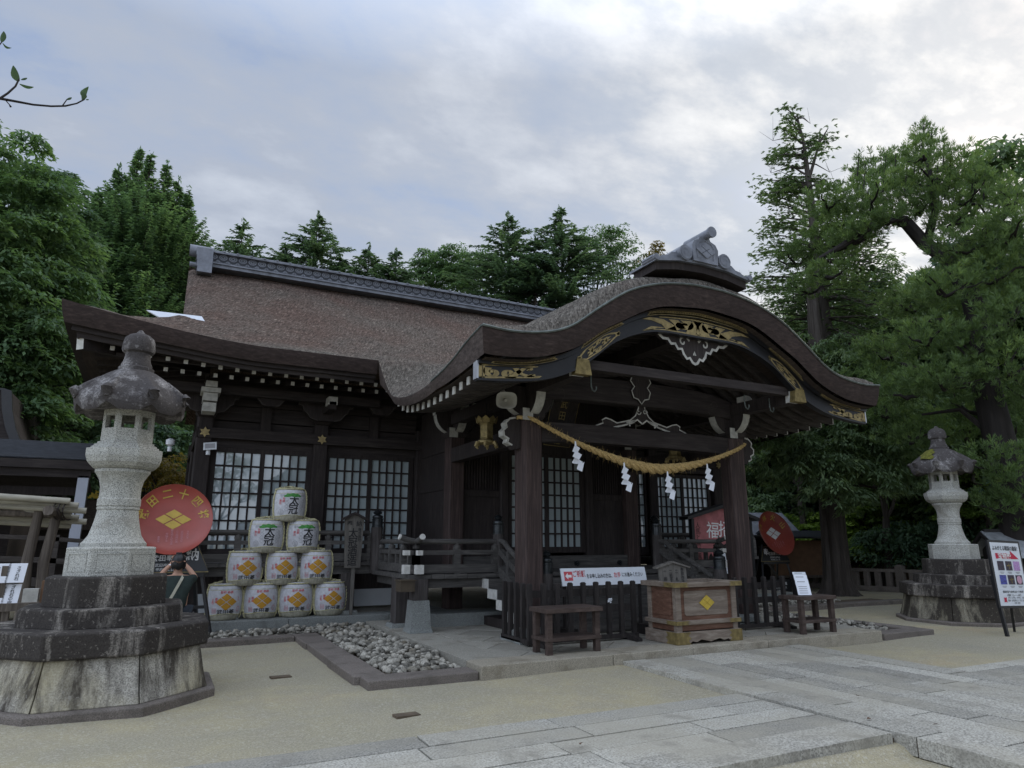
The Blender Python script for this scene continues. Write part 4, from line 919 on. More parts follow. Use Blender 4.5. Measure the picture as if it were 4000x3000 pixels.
# railings
def giboshi(mb, x, y, z, r=.085, mi=1):
    mb.lathe((x, y, z), [(r*1.06, 0), (r*1.06, .03), (r, .035), (r, .14), (r*1.06, .145), (r*1.06, .165), (r*.95, .175), (r*1.02, .20), (r*.95, .225), (r*.6, .245), (r*.5, .255), (r*.75, .268), (r*.85, .29), (r*.6, .325), (r*.15, .345), (.004, .36)], 16, 0, mi)
def newel(x, y, z0, z1, r=.095, parent=HALL):
    mb = MB().tube([(x, y, z0), (x, y, z1)], r, 14); mb.tube([(x, y, z1-.02), (x, y, z1)], r*.98, 14); o = mb.build('newel_post', 'veranda_post_wood', parent, smooth=35)
    mb = MB(); giboshi(mb, x, y, z1, r*.92, 0); mb.build('newel_cap', 'bronze_dark', o, smooth=35)
def railing(p0, p1, z, n, end0=False, end1=False, upr=2):
    "top round rail, flat middle rail, heavy bottom rail, short posts"
    p0 = np.array(p0, float); p1 = np.array(p1, float); d = (p1-p0)/np.linalg.norm(p1-p0); mb = MB(); e0 = p0-d*(.22 if end0 else 0); e1 = p1+d*(.22 if end1 else 0)
    P = lambda q, h: (q[0], q[1], z+h)
    pts = ([P(p0-d*.30, .62), P(p0-d*.16, .575), P(p0, .545)] if end0 else [P(p0, .545)])+[P(p0+(p1-p0)*t, .545) for t in (.3, .7)]+([P(p1, .545), P(p1+d*.16, .575), P(p1+d*.30, .62)] if end1 else [P(p1, .545)])
    mb.tube(pts, .046, 10); mb.beam(P(e0, .36), P(e1, .36), .085, .075); mb.beam(P(e0, .09), P(e1, .09), .13, .14)
    for k in range(n+1):
        q = p0+(p1-p0)*k/n; mb.box(q[0]-.055, q[1]-.055, z+.0, q[0]+.055, q[1]+.055, z+.42); mb.lathe((q[0], q[1], z+.42), [(.065, 0), (.068, .04), (.06, .06), (.035, .07), (.035, .12)], 10)
        if upr and k < n:
            for j in range(1, upr+1): w = q+(p1-p0)/n*j/(upr+1); mb.box(w[0]-.035, w[1]-.035, z+.1, w[0]+.035, w[1]+.035, z+.36)
    o = mb.build('railing', 'veranda_wood', HALL, smooth=35)
    for s_, fl in ((-1, end0), (1, end1)):
        if not fl: continue
        b = p0 if s_ < 0 else p1; dd = d*s_; m2 = MB()
        m2.tube([P(b+dd*.285, .617), P(b+dd*.31, .625)], .05, 10); m2.beam(P(b+dd*.12, .36), P(b+dd*.225, .36), .09, .08); m2.beam(P(b+dd*.12, .09), P(b+dd*.225, .09), .136, .146); m2.parts('white_end', 'white_paint', o)
railing((3.90, 11.33), (5.38, 11.33), 1.045, 2, True, False, 0); railing((3.90, 11.33), (3.90, 13.42), 1.045, 3, True, False, 1)
railing((10.62, 11.33), (9.14, 11.33), 1.045, 2, True, False, 0); railing((10.62, 11.33), (10.62, 13.42), 1.045, 3, True, False, 1)
railing((3.70, 13.58), (.45, 13.58), 1.21, 4, False, False, 0); railing((10.82, 13.58), (14.0, 13.58), 1.21, 4, False, False, 0)
newel(3.82, 13.5, 1.0, 1.86, .115); newel(10.70, 13.5, 1.0, 1.86, .115); newel(5.46, 11.36, 1.0, 1.72, .10); newel(9.06, 11.36, 1.0, 1.72, .10); newel(5.46, 9.62, .15, 1.10, .11); newel(9.06, 9.62, .15, 1.10, .115)
for x in (5.46, 9.06):
    mb = MB().tube([(x, 11.28, 1.60), (x, 11.1, 1.57), (x, 10.95, 1.47), (x, 9.7, .92)], .046, 10); mb.beam((x, 11.25, 1.41), (x, 9.7, .68), .085, .10).beam((x, 11.25, 1.10), (x, 9.7, .40), .12, .16)
    for y, z in ((10.9, 1.18), (10.3, .9)): mb.box(x-.05, y-.05, z-.2, x+.05, y+.05, z+.24)
    mb.build('stair_rail', 'veranda_wood', HALL, smooth=35)
for k in range(5):
    y1 = 11.43-.345*k; z1 = .955-.158*k
    mb = MB().box(5.14, y1-.36, z1-.155, 9.38, y1, z1, 0); o = mb.build('step', 'veranda_wood', HALL)
    MB().box(5.125, y1-.362, z1-.157, 5.139, y1+.0, z1+.002).box(9.381, y1-.362, z1-.157, 9.395, y1, z1+.002).parts('white_end', 'white_paint', o)
MB().box(5.3, 10.2, .15, 9.2, 11.6, .30).box(5.55, 11.2, .3, 5.75, 11.4, .9).box(8.77, 11.2, .3, 8.97, 11.4, .9).parts('stair_frame', 'dark_wood', HALL)
# ------------------------------------------------------------------ stone lanterns
def lantern(x, y, name_label, moss=False, stain='plinth_stone'):
    L = thing('stone_lantern', (x, y, 0), name_label, 'stone lantern', 'pair of tall stone lanterns')
    ph = math.pi/8; O = (x, y, 0)
    def part(name, prof, mat, parent=L, n=8, smooth=False, bevel=.012, inr=True, phase=ph):
        return MB().lathe(O, prof, n, phase, inr=inr).build(name, mat, parent, smooth=smooth, bevel=bevel)
    part('base_kerb', [(1.15, -.1), (1.15, .055), (1.12, .07), (1.0, .07)], 'kerb_brown')
    # plinth of eight tapered stones with open joints
    mb = MB()
    for k in range(8):
        for h in (0,):
            a0 = ph+k*math.pi/4+.005; a1 = a0+math.pi/4-.010
            def pt(r, a, z):
                c = ((a-ph+math.pi/8) % (math.pi/4))-math.pi/8
                c = ((a-(ph+k*math.pi/4+math.pi/8))); rr = r/math.cos(c); return (x+rr*math.cos(a), y+rr*math.sin(a), z)
            if h == 0: a0 -= .0; a1 += .0
            v = [pt(1.07, a0, .07), pt(1.07, a1, .07), pt(1.03, a1, .2), pt(1.03, a0, .2), pt(.965, a1, .50), pt(.965, a0, .50), pt(.6, a1, .50), pt(.6, a0, .50), pt(.6, a1, .07), pt(.6, a0, .07)]
            if True: mb.add(v, [(0, 1, 2, 3), (3, 2, 4, 5), (5, 4, 6, 7), (7, 6, 8, 9), (9, 8, 1, 0), (0, 3, 5, 7, 9), (1, 8, 6, 4, 2)])
    mb.build('plinth', stain, L, bevel=.01)
    part('plinth_slab', [(1.02, .503), (1.035, .52), (1.03, .735), (1.0, .75), (.5, .75)], 'lantern_dark')
    part('step_stone', [(.765, .745), (.755, .925), (.73, .935), (.4, .935)], 'lantern_dark'); part('step_stone', [(.575, .93), (.57, 1.225), (.55, 1.235), (.3, 1.235)], 'lantern_dark')
    pd = part('pedestal', [(.43, 1.232), (.425, 1.50), (.43, 1.525), (.40, 1.535), (.3, 1.54)], 'lantern_granite')
    mb = MB()
    for k in range(8):
        a = k*math.pi/4; c, s_ = math.cos(a), math.sin(a); f = lambda u, v: (x+c*.434-s_*u, y+s_*.434+c*u, 1.25+v)
        mb.ribbon([(-.125, .04), (-.125, .22), (.125, .22), (.125, .04), (-.125, .04)], .018, f)
    mb.build('panel_rim', 'lantern_granite', pd)
    part('shaft', [(.325, 1.535), (.325, 1.575), (.30, 1.60), (.262, 1.66), (.235, 1.76), (.215, 1.86), (.205, 1.94), (.216, 1.945), (.216, 1.965), (.208, 1.97), (.218, 1.985), (.218, 2.055), (.208, 2.07), (.205, 2.12), (.208, 2.19), (.225, 2.27), (.262, 2.335), (.28, 2.355), (.28, 2.385), (.25, 2.395)], 'lantern_granite', n=32, smooth=30, bevel=0, inr=False)
    part('platform', [(.27, 2.39), (.315, 2.415), (.355, 2.46), (.375, 2.52), (.378, 2.535), (.378, 2.61), (.34, 2.615), (.34, 2.635), (.315, 2.64), (.315, 2.66), (.285, 2.665), (.285, 2.69), (.2, 2.69)], 'lantern_granite', bevel=.006)
    mb = MB(); t = .05
    for k in range(8):
        a = k*math.pi/4; c, s_ = math.cos(a), math.sin(a); r0 = .258; hw = r0*math.tan(math.pi/8)
        def f(u, d, z): return (x+c*(r0-d)-s_*u, y+s_*(r0-d)+c*u, z)
        def blk(u0, u1, z0, z1, d0=0.0):
            i0, i1 = u0*(r0-t)/r0 if abs(u0) > hw*.9 else u0, u1*(r0-t)/r0 if abs(u1) > hw*.9 else u1
            v = [f(u0, d0, z0), f(u1, d0, z0), f(u1, d0, z1), f(u0, d0, z1), f(i0, t, z0), f(i1, t, z0), f(i1, t, z1), f(i0, t, z1)]
            mb.add(v, [(0, 1, 2, 3), (7, 6, 5, 4), (0, 4, 5, 1), (1, 5, 6, 2), (2, 6, 7, 3), (3, 7, 4, 0)])
        o2 = .066; blk(-hw, hw, 2.685, 2.845); blk(-hw, hw, 2.99, 3.09)
        if k % 8 in (6, 5, 7, 2, 0, 4, 1, 3): blk(-hw, -o2, 2.845, 2.99); blk(o2, hw, 2.845, 2.99)
    mb.build('fire_box', 'lantern_granite', L)
    # roof: eight curled corners
    n = 64; rows = []; prf = [(.16, 3.075, 0), (.30, 3.055, 0), (.48, 3.035, .2), (.565, 3.03, .7), (.588, 3.10, 1), (.583, 3.18, 1), (.545, 3.235, .8), (.49, 3.305, .42), (.41, 3.395, .18), (.315, 3.475, .06), (.24, 3.525, .02), (.19, 3.548, 0), (.10, 3.55, 0)]
    for r0, z, w in prf:
        row = []
        for j in range(n+1):
            a = 2*math.pi*j/n; q = ((a-ph+math.pi/8) % (math.pi/4)-math.pi/8)/(math.pi/8); cor = max(0, 1-abs(q)*1.9)**.8; r = r0*(.965+.06*w*cor-.03*w*(1-abs(q))*0); row.append((x+r*math.cos(a), y+r*math.sin(a), z+w*(.115*cor-.035)))
        rows.append(row)
    rf = MB().grid(np.array(rows)).build('lantern_roof', 'lantern_weathered', L, smooth=45)
    mb = MB()
    for k in range(8):
        a = ph+k*math.pi/4; c, s_ = math.cos(a), math.sin(a); q = [(.36, 3.41), (.47, 3.30), (.545, 3.22), (.59, 3.20), (.605, 3.235), (.58, 3.27)]
        mb.tube([(x+r*c, y+r*s_, z) for r, z in q], [.03, .055, .066, .064, .058, .03], 9)
    mb.parts('corner_curl', 'lantern_weathered', rf, smooth=True)
    if moss:
        A = []
        dz = cubic([.19, .24, .315, .41, .49, .545], [3.548, 3.525, 3.475, 3.395, 3.305, 3.245])
        for t in np.linspace(0, 1, 9): A.append([(x+(.50-.24*t)*math.cos(a), y+(.50-.24*t)*math.sin(a), float(dz(.50-.24*t))+.022+.008*math.sin(9*a+11*t)-.05*abs(a-3.0)**2) for a in np.linspace(2.62+.1*math.sin(t*9), 3.38+.08*math.sin(t*13), 9)])
        MB().grid(np.array(A)).build('moss_patch', 'moss', rf, smooth=True)
    part('finial', [(.19, 3.54), (.19, 3.585), (.165, 3.60), (.165, 3.625), (.148, 3.66), (.135, 3.72), (.135, 3.765), (.168, 3.785), (.178, 3.82), (.17, 3.90), (.155, 3.955), (.11, 3.995), (.05, 4.02), (.02, 4.06), (.003, 4.065)], 'lantern_weathered', n=28, smooth=40, bevel=0, inr=False)
    return L
lantern(-.46, 8.97, 'tall stone lantern in the left foreground, its dark roof clean of moss')
lantern(14.98, 8.97, 'tall stone lantern at the right with yellow moss on its roof', True, 'plinth_stained')
# ------------------------------------------------------------------ straw wrapped kegs
_kp = cubic([0, .05, .12, .22, .32, .46, .54, .59, .62], [.235, .268, .288, .301, .305, .298, .282, .262, .21])
def keg_parts(root, kind):
    b = MB(); b.lathe((0, 0, 0), [(.20, .0)]+[(float(_kp(z)), z) for z in np.linspace(.015, .60, 18)]+[(.20, .615), (.02, .618)], 36)
    b.build('keg_body', 'keg_wrap', root, smooth=50, local=True)
    b = MB(); b.lathe((0, 0, 0), [(.16, -.004), (.235, .0), (.262, .025), (.283, .07), (.291, .10), (.281, .102)], 36); b.build('straw_base', 'straw_base', root, smooth=True, local=True)
    b = MB()
    def twist(pts, r):
        pts = np.array(pts, float); b.tube(pts, r*.8, 6)
        for s_ in (0, math.pi):
            k = np.arange(len(pts)); o = np.stack([np.cos(k*1.3+s_)*r*.55, np.sin(k*1.3+s_)*r*.55, np.sin(k*1.3+s_+1)*r*.4], -1); b.tube(pts+o, r*.62, 5)
    for a in (-1.28, 1.28, math.pi/2+1.9):
        ang = -math.pi/2+a; twist([((float(_kp(z))+.012)*math.cos(ang), (float(_kp(z))+.012)*math.sin(ang), z) for z in np.linspace(.02, .585, 22)]+[(.20*math.cos(ang), .20*math.sin(ang), .628), (.08*math.cos(ang), .08*math.sin(ang), .635)], .017)
    twist([(.265*math.cos(t), .265*math.sin(t), .598) for t in np.linspace(0, 6.283, 54)], .015); twist([(.292*math.cos(t), .292*math.sin(t), .105+.012*math.sin(3*t)) for t in np.linspace(0, 6.283, 54)], .008)
    twist([(.287*math.cos(t), .287*math.sin(t), .515) for t in np.linspace(0, 6.283, 54)], .006)
    b.tube([(-.12, -.05, .635), (-.02, .03, .655), (.08, -.04, .64), (.14, .05, .635)], .02, 6); b.tube([(.02, -.1, .63), (.05, .02, .66), (-.06, .1, .635)], .018, 6)
    b.build('straw_rope', 'straw_rope', root, local=True)
    def fn(u, z, off=.005):
        r = float(_kp(z)); a = -math.pi/2+u/.30; return ((r+off)*math.cos(a), (r+off)*math.sin(a), z)
    if kind == 'crest':
        b = MB(); g = .007
        for cx, cz in ((0, .075), (0, -.075), (-.095, 0), (.095, 0)):
            h, v = .095-g*1.3, .075-g; P = []
            for i in np.linspace(0, 1, 7): P.append([fn(cx+(-h+(i+j)*h), .315+cz+(i-j)*v) for j in np.linspace(0, 1, 7)])
            b.grid(np.array(P))
        b.build('crest', 'crest_ochre', root, local=True)
        b = MB(); put_text(b, '武田菱', .088, fn, off=(0, .150), bold=.014, sx=1.12, lim=.03); b.build('lettering', 'black_ink', root, local=True)
        b = MB(); put_text(b, '春泉', .05, fn, off=(-.165, .345), vertical=True, bold=.01); put_text(b, '王色', .05, fn, off=(-.225, .325), vertical=True, bold=.01); put_text(b, '登録 商標', .05, fn, off=(.0, .478), bold=.01)
        b.build('lettering', 'red_ink', root, local=True)
        b = MB(); put_text(b, '清酒', .042, fn, off=(.215, .36), vertical=True)
        for w in (.05, .07): b.ribbon([(-.20-w/2, .13), (-.20-w/2, .21), (-.20+w/2, .21), (-.20+w/2, .13), (-.20-w/2, .13)], .006, fn)
        put_text(b, '登', .05, fn, off=(-.20, .17)); b.ribbon([(.225+.032*math.cos(t), .19+.04*math.sin(t)) for t in np.linspace(0, 6.3, 14)], .01, fn); b.build('faded_stamp', 'pale_red_ink', root, local=True)
    else:
        b = MB(); put_text(b, '太', .185, fn, off=(.035, .385), bold=.02, lim=.03); put_text(b, '冠', .185, fn, off=(.025, .215), bold=.014, lim=.03); b.build('lettering', 'black_ink', root, local=True)
        b = MB()
        out = [(-.15, .445), (-.16, .47), (-.12, .49), (-.10, .51), (-.04, .505), (0, .522), (.05, .505), (.10, .512), (.13, .488), (.17, .475), (.16, .448), (.10, .455), (.05, .442), (-.02, .456), (-.08, .444)]
        c = np.mean(out, 0); v_, f_ = split_tris(out, [tuple(range(len(out)))], 9) if False else split_tris([tuple(c)]+out, [(0, i+1, (i+1) % len(out)+1) for i in range(len(out))], .03); b.add([fn(p[0], p[1], .006) for p in v_], f_); b.build('pine_print', 'green_ink', root, local=True)
        b = MB(); put_text(b, '芳醇', .05, fn, off=(-.155, .39), vertical=True, bold=.01); put_text(b, '無比', .05, fn, off=(-.215, .355), vertical=True, bold=.01); b.build('lettering', 'red_ink', root, local=True)
        b = MB(); put_text(b, '登録', .05, fn, off=(-.19, .478)); put_text(b, '商標', .045, fn, off=(.215, .475)); b.ribbon([(-.20+.045*math.cos(t), .17+.05*math.sin(t)) for t in np.linspace(0, 6.3, 14)], .006, fn); put_text(b, '太冠', .04, fn, off=(-.20, .17), vertical=True)
        for u in (-.10, .17):
            for k in range(4): b.ribbon([(u+.03*math.cos(t), .40-.062*k+.026*math.sin(t)) for t in np.linspace(0, 6.3, 10)], .005, fn)
        put_text(b, '大吟醸酒', .042, fn, off=(.225, .33), vertical=True); b.build('faded_stamp', 'grey_ink', root, local=True)
kegs = [('crest', 1.12, .245, 'leftmost keg of the bottom row, ochre four diamond crest'), ('crest', 1.74, .245, 'second keg from the left in the bottom row, ochre crest'), ('crest', 2.35, .245, 'third keg from the left in the bottom row, ochre crest'), ('crest', 2.97, .245, 'rightmost keg of the bottom row, nearest the wooden stake sign'),
        ('crest', 1.41, .815, 'left ochre crest keg in the second row from the bottom'), ('crest', 2.06, .815, 'middle ochre crest keg in the second row from the bottom'), ('crest', 2.68, .815, 'right ochre crest keg in the second row from the bottom'),
        ('brush', 1.75, 1.385, 'left of two kegs with black brush writing under the top keg'), ('brush', 2.40, 1.385, 'right of two kegs with black brush writing under the top keg'), ('brush', 2.12, 1.955, 'single straw wrapped keg with brush writing at the very top of the pyramid')]
proto = {}
for i, (kind, x, z, lab) in enumerate(kegs):
    rz = random.uniform(-.11, .10)+(.03 if kind == 'crest' else .06)
    if kind not in proto:
        t = thing('sake_keg', (x, 13.62, z), lab, 'keg', 'sake kegs piled in a pyramid', rz); proto[kind] = t; keg_parts(t, kind)
    else:
        t = dup(proto[kind]); t['label'] = lab; t.location = (x, 13.62+random.uniform(-.02, .02), z); t.rotation_euler = (0, 0, rz); q_ = random.uniform(.97, 1.02); t.scale = (q_, q_, random.uniform(.985, 1.01))
# ------------------------------------------------------------------ stake sign beside the kegs
t = thing('stake_sign', (3.33, 13.35, .24), 'weathered wooden stake sign with brush writing right of the kegs', 'sign')
MB().prism([(-.03, 0), (.02, 0), (.038, 1.1), (-.038, 1.1)], (3.35, 13.36, .24), (1, 0, 0), (0, 0, 1), (0, .04, 0)).build('stake', 'sign_wood', t)
bd = MB().prism([(-.15, 0), (.15, 0), (.19, .92), (0, 1.02), (-.19, .92)], (3.32, 13.33, 1.10), (1, 0, 0), (0, 0, 1), (0, .03, 0)).build('board', 'sign_wood', t)
MB().prism([(-.24, .885), (0, 1.0), (.24, .885), (.25, .92), (0, 1.05), (-.25, .92)], (3.32, 13.28, 1.10), (1, 0, 0), (0, 0, 1), (0, .12, 0)).build('little_roof', 'dark_wood', t)
b = MB(); f = plane_fn((3.32, 13.325, 1.10), (1, 0, 0), (0, 0, 1)); put_text(b, '奉', .115, f, off=(-.09, .83), bold=.01); put_text(b, '納', .115, f, off=(.09, .83), bold=.01); put_text(b, '太冠酒造', .19, f, off=(-.015, .39), vertical=True, bold=.012); put_text(b, '株式会社', .07, f, off=(.11, .62), vertical=True, bold=.01); b.build('lettering', 'black_ink', bd)
# ------------------------------------------------------------------ red dishes on black easels
def dish(c, nrm, lab, cat, chars, crestmat, radius=.68, arc=(2.55, .42), small=True, up0=(0, 0, 1)):
    n = np.array(nrm, float); n /= np.linalg.norm(n); u = np.cross(n, up0); u = -u/np.linalg.norm(u)
    u = np.cross(up0, n); u /= np.linalg.norm(u); v = np.cross(n, u); c = np.array(c, float)
    t = thing('red_lacquer_dish', tuple(c), lab, cat, 'red lacquer dishes on easels')
    prof = [(0, -.13), (.30, -.125), (.46, -.10), (.58, -.055), (.66, -.005), (.68, .012), (.685, .006), (.66, -.03), (.58, -.085), (.45, -.14), (.2, -.165), (0, -.17)]
    k = 48; rows = [[c+u*r*radius/.68*math.cos(a)+v*r*radius/.68*math.sin(a)+n*z for a in np.linspace(0, 2*math.pi, k+1)] for r, z in prof]
    MB().grid(np.array(rows)).build('dish', 'lacquer_red', t, smooth=50)
    dz = cubic([0, .30, .46, .58, .66], [-.13, -.125, -.10, -.055, -.005]); kk = radius/.68
    fn = lambda a, b: c+u*a+v*b+n*(float(dz(min(math.hypot(a, b)/kk, .66)))+.008)
    b = MB(); g = .012
    for cx, cz in ((0, .103), (0, -.103), (-.165, 0), (.165, 0)):
        h, w = .165-g*1.4, .103-g; b.grid(np.array([[fn(kk*(cx+(-h+(i+j)*h)), kk*(.03+cz+(i-j)*w)) for j in np.linspace(0, 1, 4)] for i in np.linspace(0, 1, 4)]))
    b.build('crest', crestmat, t)
    b = MB(); m = len(chars)
    for i, ch in enumerate(chars):
        a = arc[0]+(arc[1]-arc[0])*i/(m-1); put_text(b, ch, .19*kk, fn, off=(.53*kk*math.cos(a), .53*kk*math.sin(a)), rot=a-math.pi/2, bold=.018)
    b.build('lettering', 'gold_ink', t)
    b = MB()
    for i, s_ in enumerate(('武田信玄公', '二十四将の武', '勲を称え此の盃', '奉納する', '')): put_text(b, s_, .042, fn, off=(kk*(.17-.085*i), kk*(-.30-.006*i)), vertical=True) if s_ else None
    put_text(b, '令和元年', .04, fn, off=(.27*kk, -.27*kk), vertical=True); put_text(b, '奉賛会', .04, fn, off=(-.22*kk, -.36*kk), vertical=True); b.build('small_lettering', 'pale_red_ink', t)
    return u, v, n
def easel(c, ang, lab, second=False, title='武田奉賛会'):
    cx, cy, z0 = c; t = thing('black_easel', (cx, cy, z0), lab, 'easel', 'black easels holding dishes')
    ca, sa = math.cos(ang), math.sin(ang); U = np.array((ca, sa, 0)); Nn = np.array((sa, -ca, 0)); F = lambda a, d, z: np.array((cx, cy, z0))+U*a+Nn*d+np.array((0, 0, z))
    b = MB()
    for s_ in (-1, 1): b.beam(F(s_*.72, .12, 0), F(s_*.40, -.10, 1.5), .05, .05); b.beam(F(s_*.55, -.55, 0), F(s_*.35, -.16, 1.45), .05, .05)
    b.beam(F(-.6, .0, .42), F(.6, .0, .42), .05, .05); b.beam(F(-.55, .04, .95), F(.55, .04, .95), .05, .07); b.beam(F(-.4, -.22, 1.42), F(.4, -.22, 1.42), .05, .05); b.beam(F(-.35, 0, .95), F(.2, 0, .42), .04, .04)
    b.parts('easel_frame', 'black_paint', t)
    o = F(0, .03, .98); tilt = np.array((-Nn[0]*.15, -Nn[1]*.15, .99))
    bd = MB().prism([(-.62, 0), (.62, 0), (.42, .46), (-.42, .46)], o, U, tilt, -Nn*.03).build('name_board', 'easel_board', t)
    fn = lambda a, b_: o+U*a+tilt*b_+Nn*.006
    b = MB(); put_text(b, '奉', .21, fn, off=(-.34, .30), bold=.02); put_text(b, '納', .21, fn, off=(.34, .30), bold=.02); put_text(b, title, .105, fn, off=(0, .245), bold=.02); put_text(b, '武田神社崇敬会', .06, fn, off=(0, .13)); put_text(b, '甲府商工会一同', .055, fn, off=(.0, .06)); b.build('lettering', 'white_ink', bd)
    b = MB(); b.ribbon([(-.61, .012), (.61, .012), (.412, .452), (-.412, .452), (-.61, .012)], .016, fn); b.build('board_rim', 'brass_old', bd)
    if second:
        o2 = F(0, .10, .02); b2 = MB().prism([(-.5, 0), (.5, 0), (.5, .40), (-.5, .40)], o2, U, (0, 0, 1), -Nn*.03).build('name_board', 'easel_board', t); fn2 = lambda a, b_: o2+U*a+np.array((0, 0, b_))+Nn*.006
        b = MB(); put_text(b, '風林火山疾如風', .09, fn2, off=(0, .31)); put_text(b, '徐如林侵掠如火', .08, fn2, off=(.02, .2)); put_text(b, '不動如山', .08, fn2, off=(.02, .1)); b.build('lettering', 'white_ink', b2)
    return t
easel((.17, 13.0, .10), 0, 'black easel and name board under the left red dish')
dish((.165, 12.88, 1.96), (0.02, -1, .26), 'large round red lacquer dish at the left with gold diamonds', 'dish', '武田二十四将', 'gold_ink', radius=.60, arc=(2.95, .22))
easel((16.95, 15.6, 0), 0, 'black easel and name boards under the right red dish', True)
dish((16.95, 15.45, 1.84), (.02, -.94, .33), 'tilted red lacquer dish at the right with white diamonds', 'dish', '風林火山', 'white_ink', radius=.70, arc=(2.75, .55))
# ------------------------------------------------------------------ offering box
t = thing('offering_box', (7.33, 8.42, .15), 'large red-brown wooden offering box with a gold diamond crest', 'offering box')
x0, x1, y0, y1, z = 6.71, 7.95, 8.06, 8.80, .15
mb = MB().box(x0+.05, y0+.05, z+.18, x1-.05, y1-.05, z+.30).box(x0+.06, y0+.06, z+.30, x1-.06, y1-.06, z+.80); body = mb.build('box_body', 'box_wood', t, bevel=.006)
mb = MB()
for a in (x0+.04, x1-.13):
    for c, d in ((y0+.035, y0+.12), (y1-.12, y1-.035)): mb.box(a, c, z+.29, a+.09, d, z+.80).box(a, c, z+.16, a+.09, d, z+.26)
mb.parts('corner_post', 'box_weathered', t, bevel=.006)
base = MB(); ox = [(0, 0), (.20, 0), (.28, .04), (.36, .025), (.44, .055), (.53, .04), (.62, .02), (.71, .04), (.80, .055), (.88, .025), (.96, .04), (1.04, 0), (1.24, 0), (1.24, .17), (0, .17)]
base.prism(ox, (x0, y0, z), (1, 0, 0), (0, 0, 1), (0, .04, 0)); base.prism(ox, (x0, y1-.04, z), (1, 0, 0), (0, 0, 1), (0, .04, 0)); base.box(x0, y0+.04, z, x0+.04, y1-.04, z+.17).box(x1-.04, y0+.04, z, x1, y1-.04, z+.17).box(x0+.04, y0+.04, z+.13, x1-.04, y1-.04, z+.168)
base.build('box_base', 'box_weathered', t, bevel=.006)
MB().box(x0-.0, y0-.0, z+.265, x1, y1, z+.325).build('waist_band', 'box_weathered', t, bevel=.008)
mb = MB(); r = .10
mb.box(x0-.03, y0-.03, z+.79, x1+.03, y0+r, z+.86).box(x0-.03, y1-r, z+.79, x1+.03, y1+.03, z+.86).box(x0-.03, y0+r, z+.79, x0+r, y1-r, z+.86).box(x1-r, y0+r, z+.79, x1+.03, y1-r, z+.86); rim = mb.build('box_rim', 'box_weathered', t, bevel=.008)
mb = MB()
for k in range(9): yy_ = y0+.14+.055*k; mb.beam((x0+.1, yy_, z+.80), (x1-.1, yy_, z+.80), .03, .03, up=(0, .7, .7))
mb.build('grille', 'box_wood', t)
def capplate(mb, x, y, s_, zz0, zz1, ln, d):
    pts = [(0, 0), (ln, 0), (ln*.82, .3*(zz1-zz0)), (ln*1.02, .5*(zz1-zz0)), (ln*.82, .7*(zz1-zz0)), (ln, zz1-zz0), (0, zz1-zz0)]
    mb.prism(pts, (x, y-d, zz0), (s_, 0, 0), (0, 0, 1), (0, .004, 0)); mb.prism(pts, (x-s_*d, y, zz0), (0, 1, 0), (0, 0, 1), (s_*.004, 0, 0))
mb = MB()
for x, s_ in ((x0, 1), (x1, -1)): capplate(mb, x, y0, s_, z+.003, z+.168, .25, .003); capplate(mb, x, y0, s_, z+.268, z+.322, .24, .003); capplate(mb, x-s_*.03, y0-.03, s_, z+.792, z+.858, .26, .003)
mb.parts('metal_corner', 'brass_old', t)
mb = MB()
def rframe(o, u, v, w, h, rr=.03):
    f = plane_fn(o, u, v); pts = [(rr, 0), (w-rr, 0), (w, rr), (w, h-rr), (w-rr, h), (rr, h), (0, h-rr), (0, rr), (rr, 0)]; mb.prism(pts[:-1], o, u, v, np.cross(u, v)*-.0+(np.array((0, -.012, 0)) if u[0] else np.array((-.012, 0, 0))))
rframe((x0+.20, y0+.06, z+.385), (1, 0, 0), (0, 0, 1), .84, .35); mb.parts('raised_panel', 'box_weathered', t, bevel=.005); mb = MB(); rframe((x0+.06, y0+.16, z+.385), (0, 1, 0), (0, 0, 1), .42, .35); mb.parts('raised_panel', 'box_wood', t, bevel=.005)
mb = MB(); cx, cz, q = 7.33, z+.56, .055
for a, b_ in ((0, 1), (0, -1), (-1, 0), (1, 0)):
    h = q-.003; mb.prism([(a*q*1.35-h*1.35, b_*q), (a*q*1.35, b_*q-h), (a*q*1.35+h*1.35, b_*q), (a*q*1.35, b_*q+h)], (cx, y0+.046, cz), (1, 0, 0), (0, 0, 1), (0, -.012, 0))
mb.build('crest', 'gold_flat', t)
t = thing('prayer_notice', (7.15, 8.5, 1.0), 'small house-shaped wooden notice board standing in the offering box', 'notice')
o = np.array((7.17, 8.62, .93)); bd = MB().prism([(-.26, 0), (.26, 0), (.27, .27), (0, .34), (-.27, .27)], o, (1, 0, 0), (0, .1, .99), (0, .03, 0)).build('board', 'sign_wood', t)
MB().prism([(-.33, .25), (0, .335), (.33, .25), (.335, .275), (0, .365), (-.335, .275)], o+np.array((0, -.03, .003)), (1, 0, 0), (0, .1, .99), (0, .1, 0)).build('little_roof', 'sign_wood', t)
b = MB(); f = plane_fn(o+np.array((0, -.006, 0)), (1, 0, 0), (0, .1, .99))
for i, s_ in enumerate(('参拝作法', '二 礼', '二拍手', '一 拝')): put_text(b, s_, .065, f, off=(.18-.115*i, .145), vertical=True, bold=.01)
b.build('lettering', 'black_ink', bd)
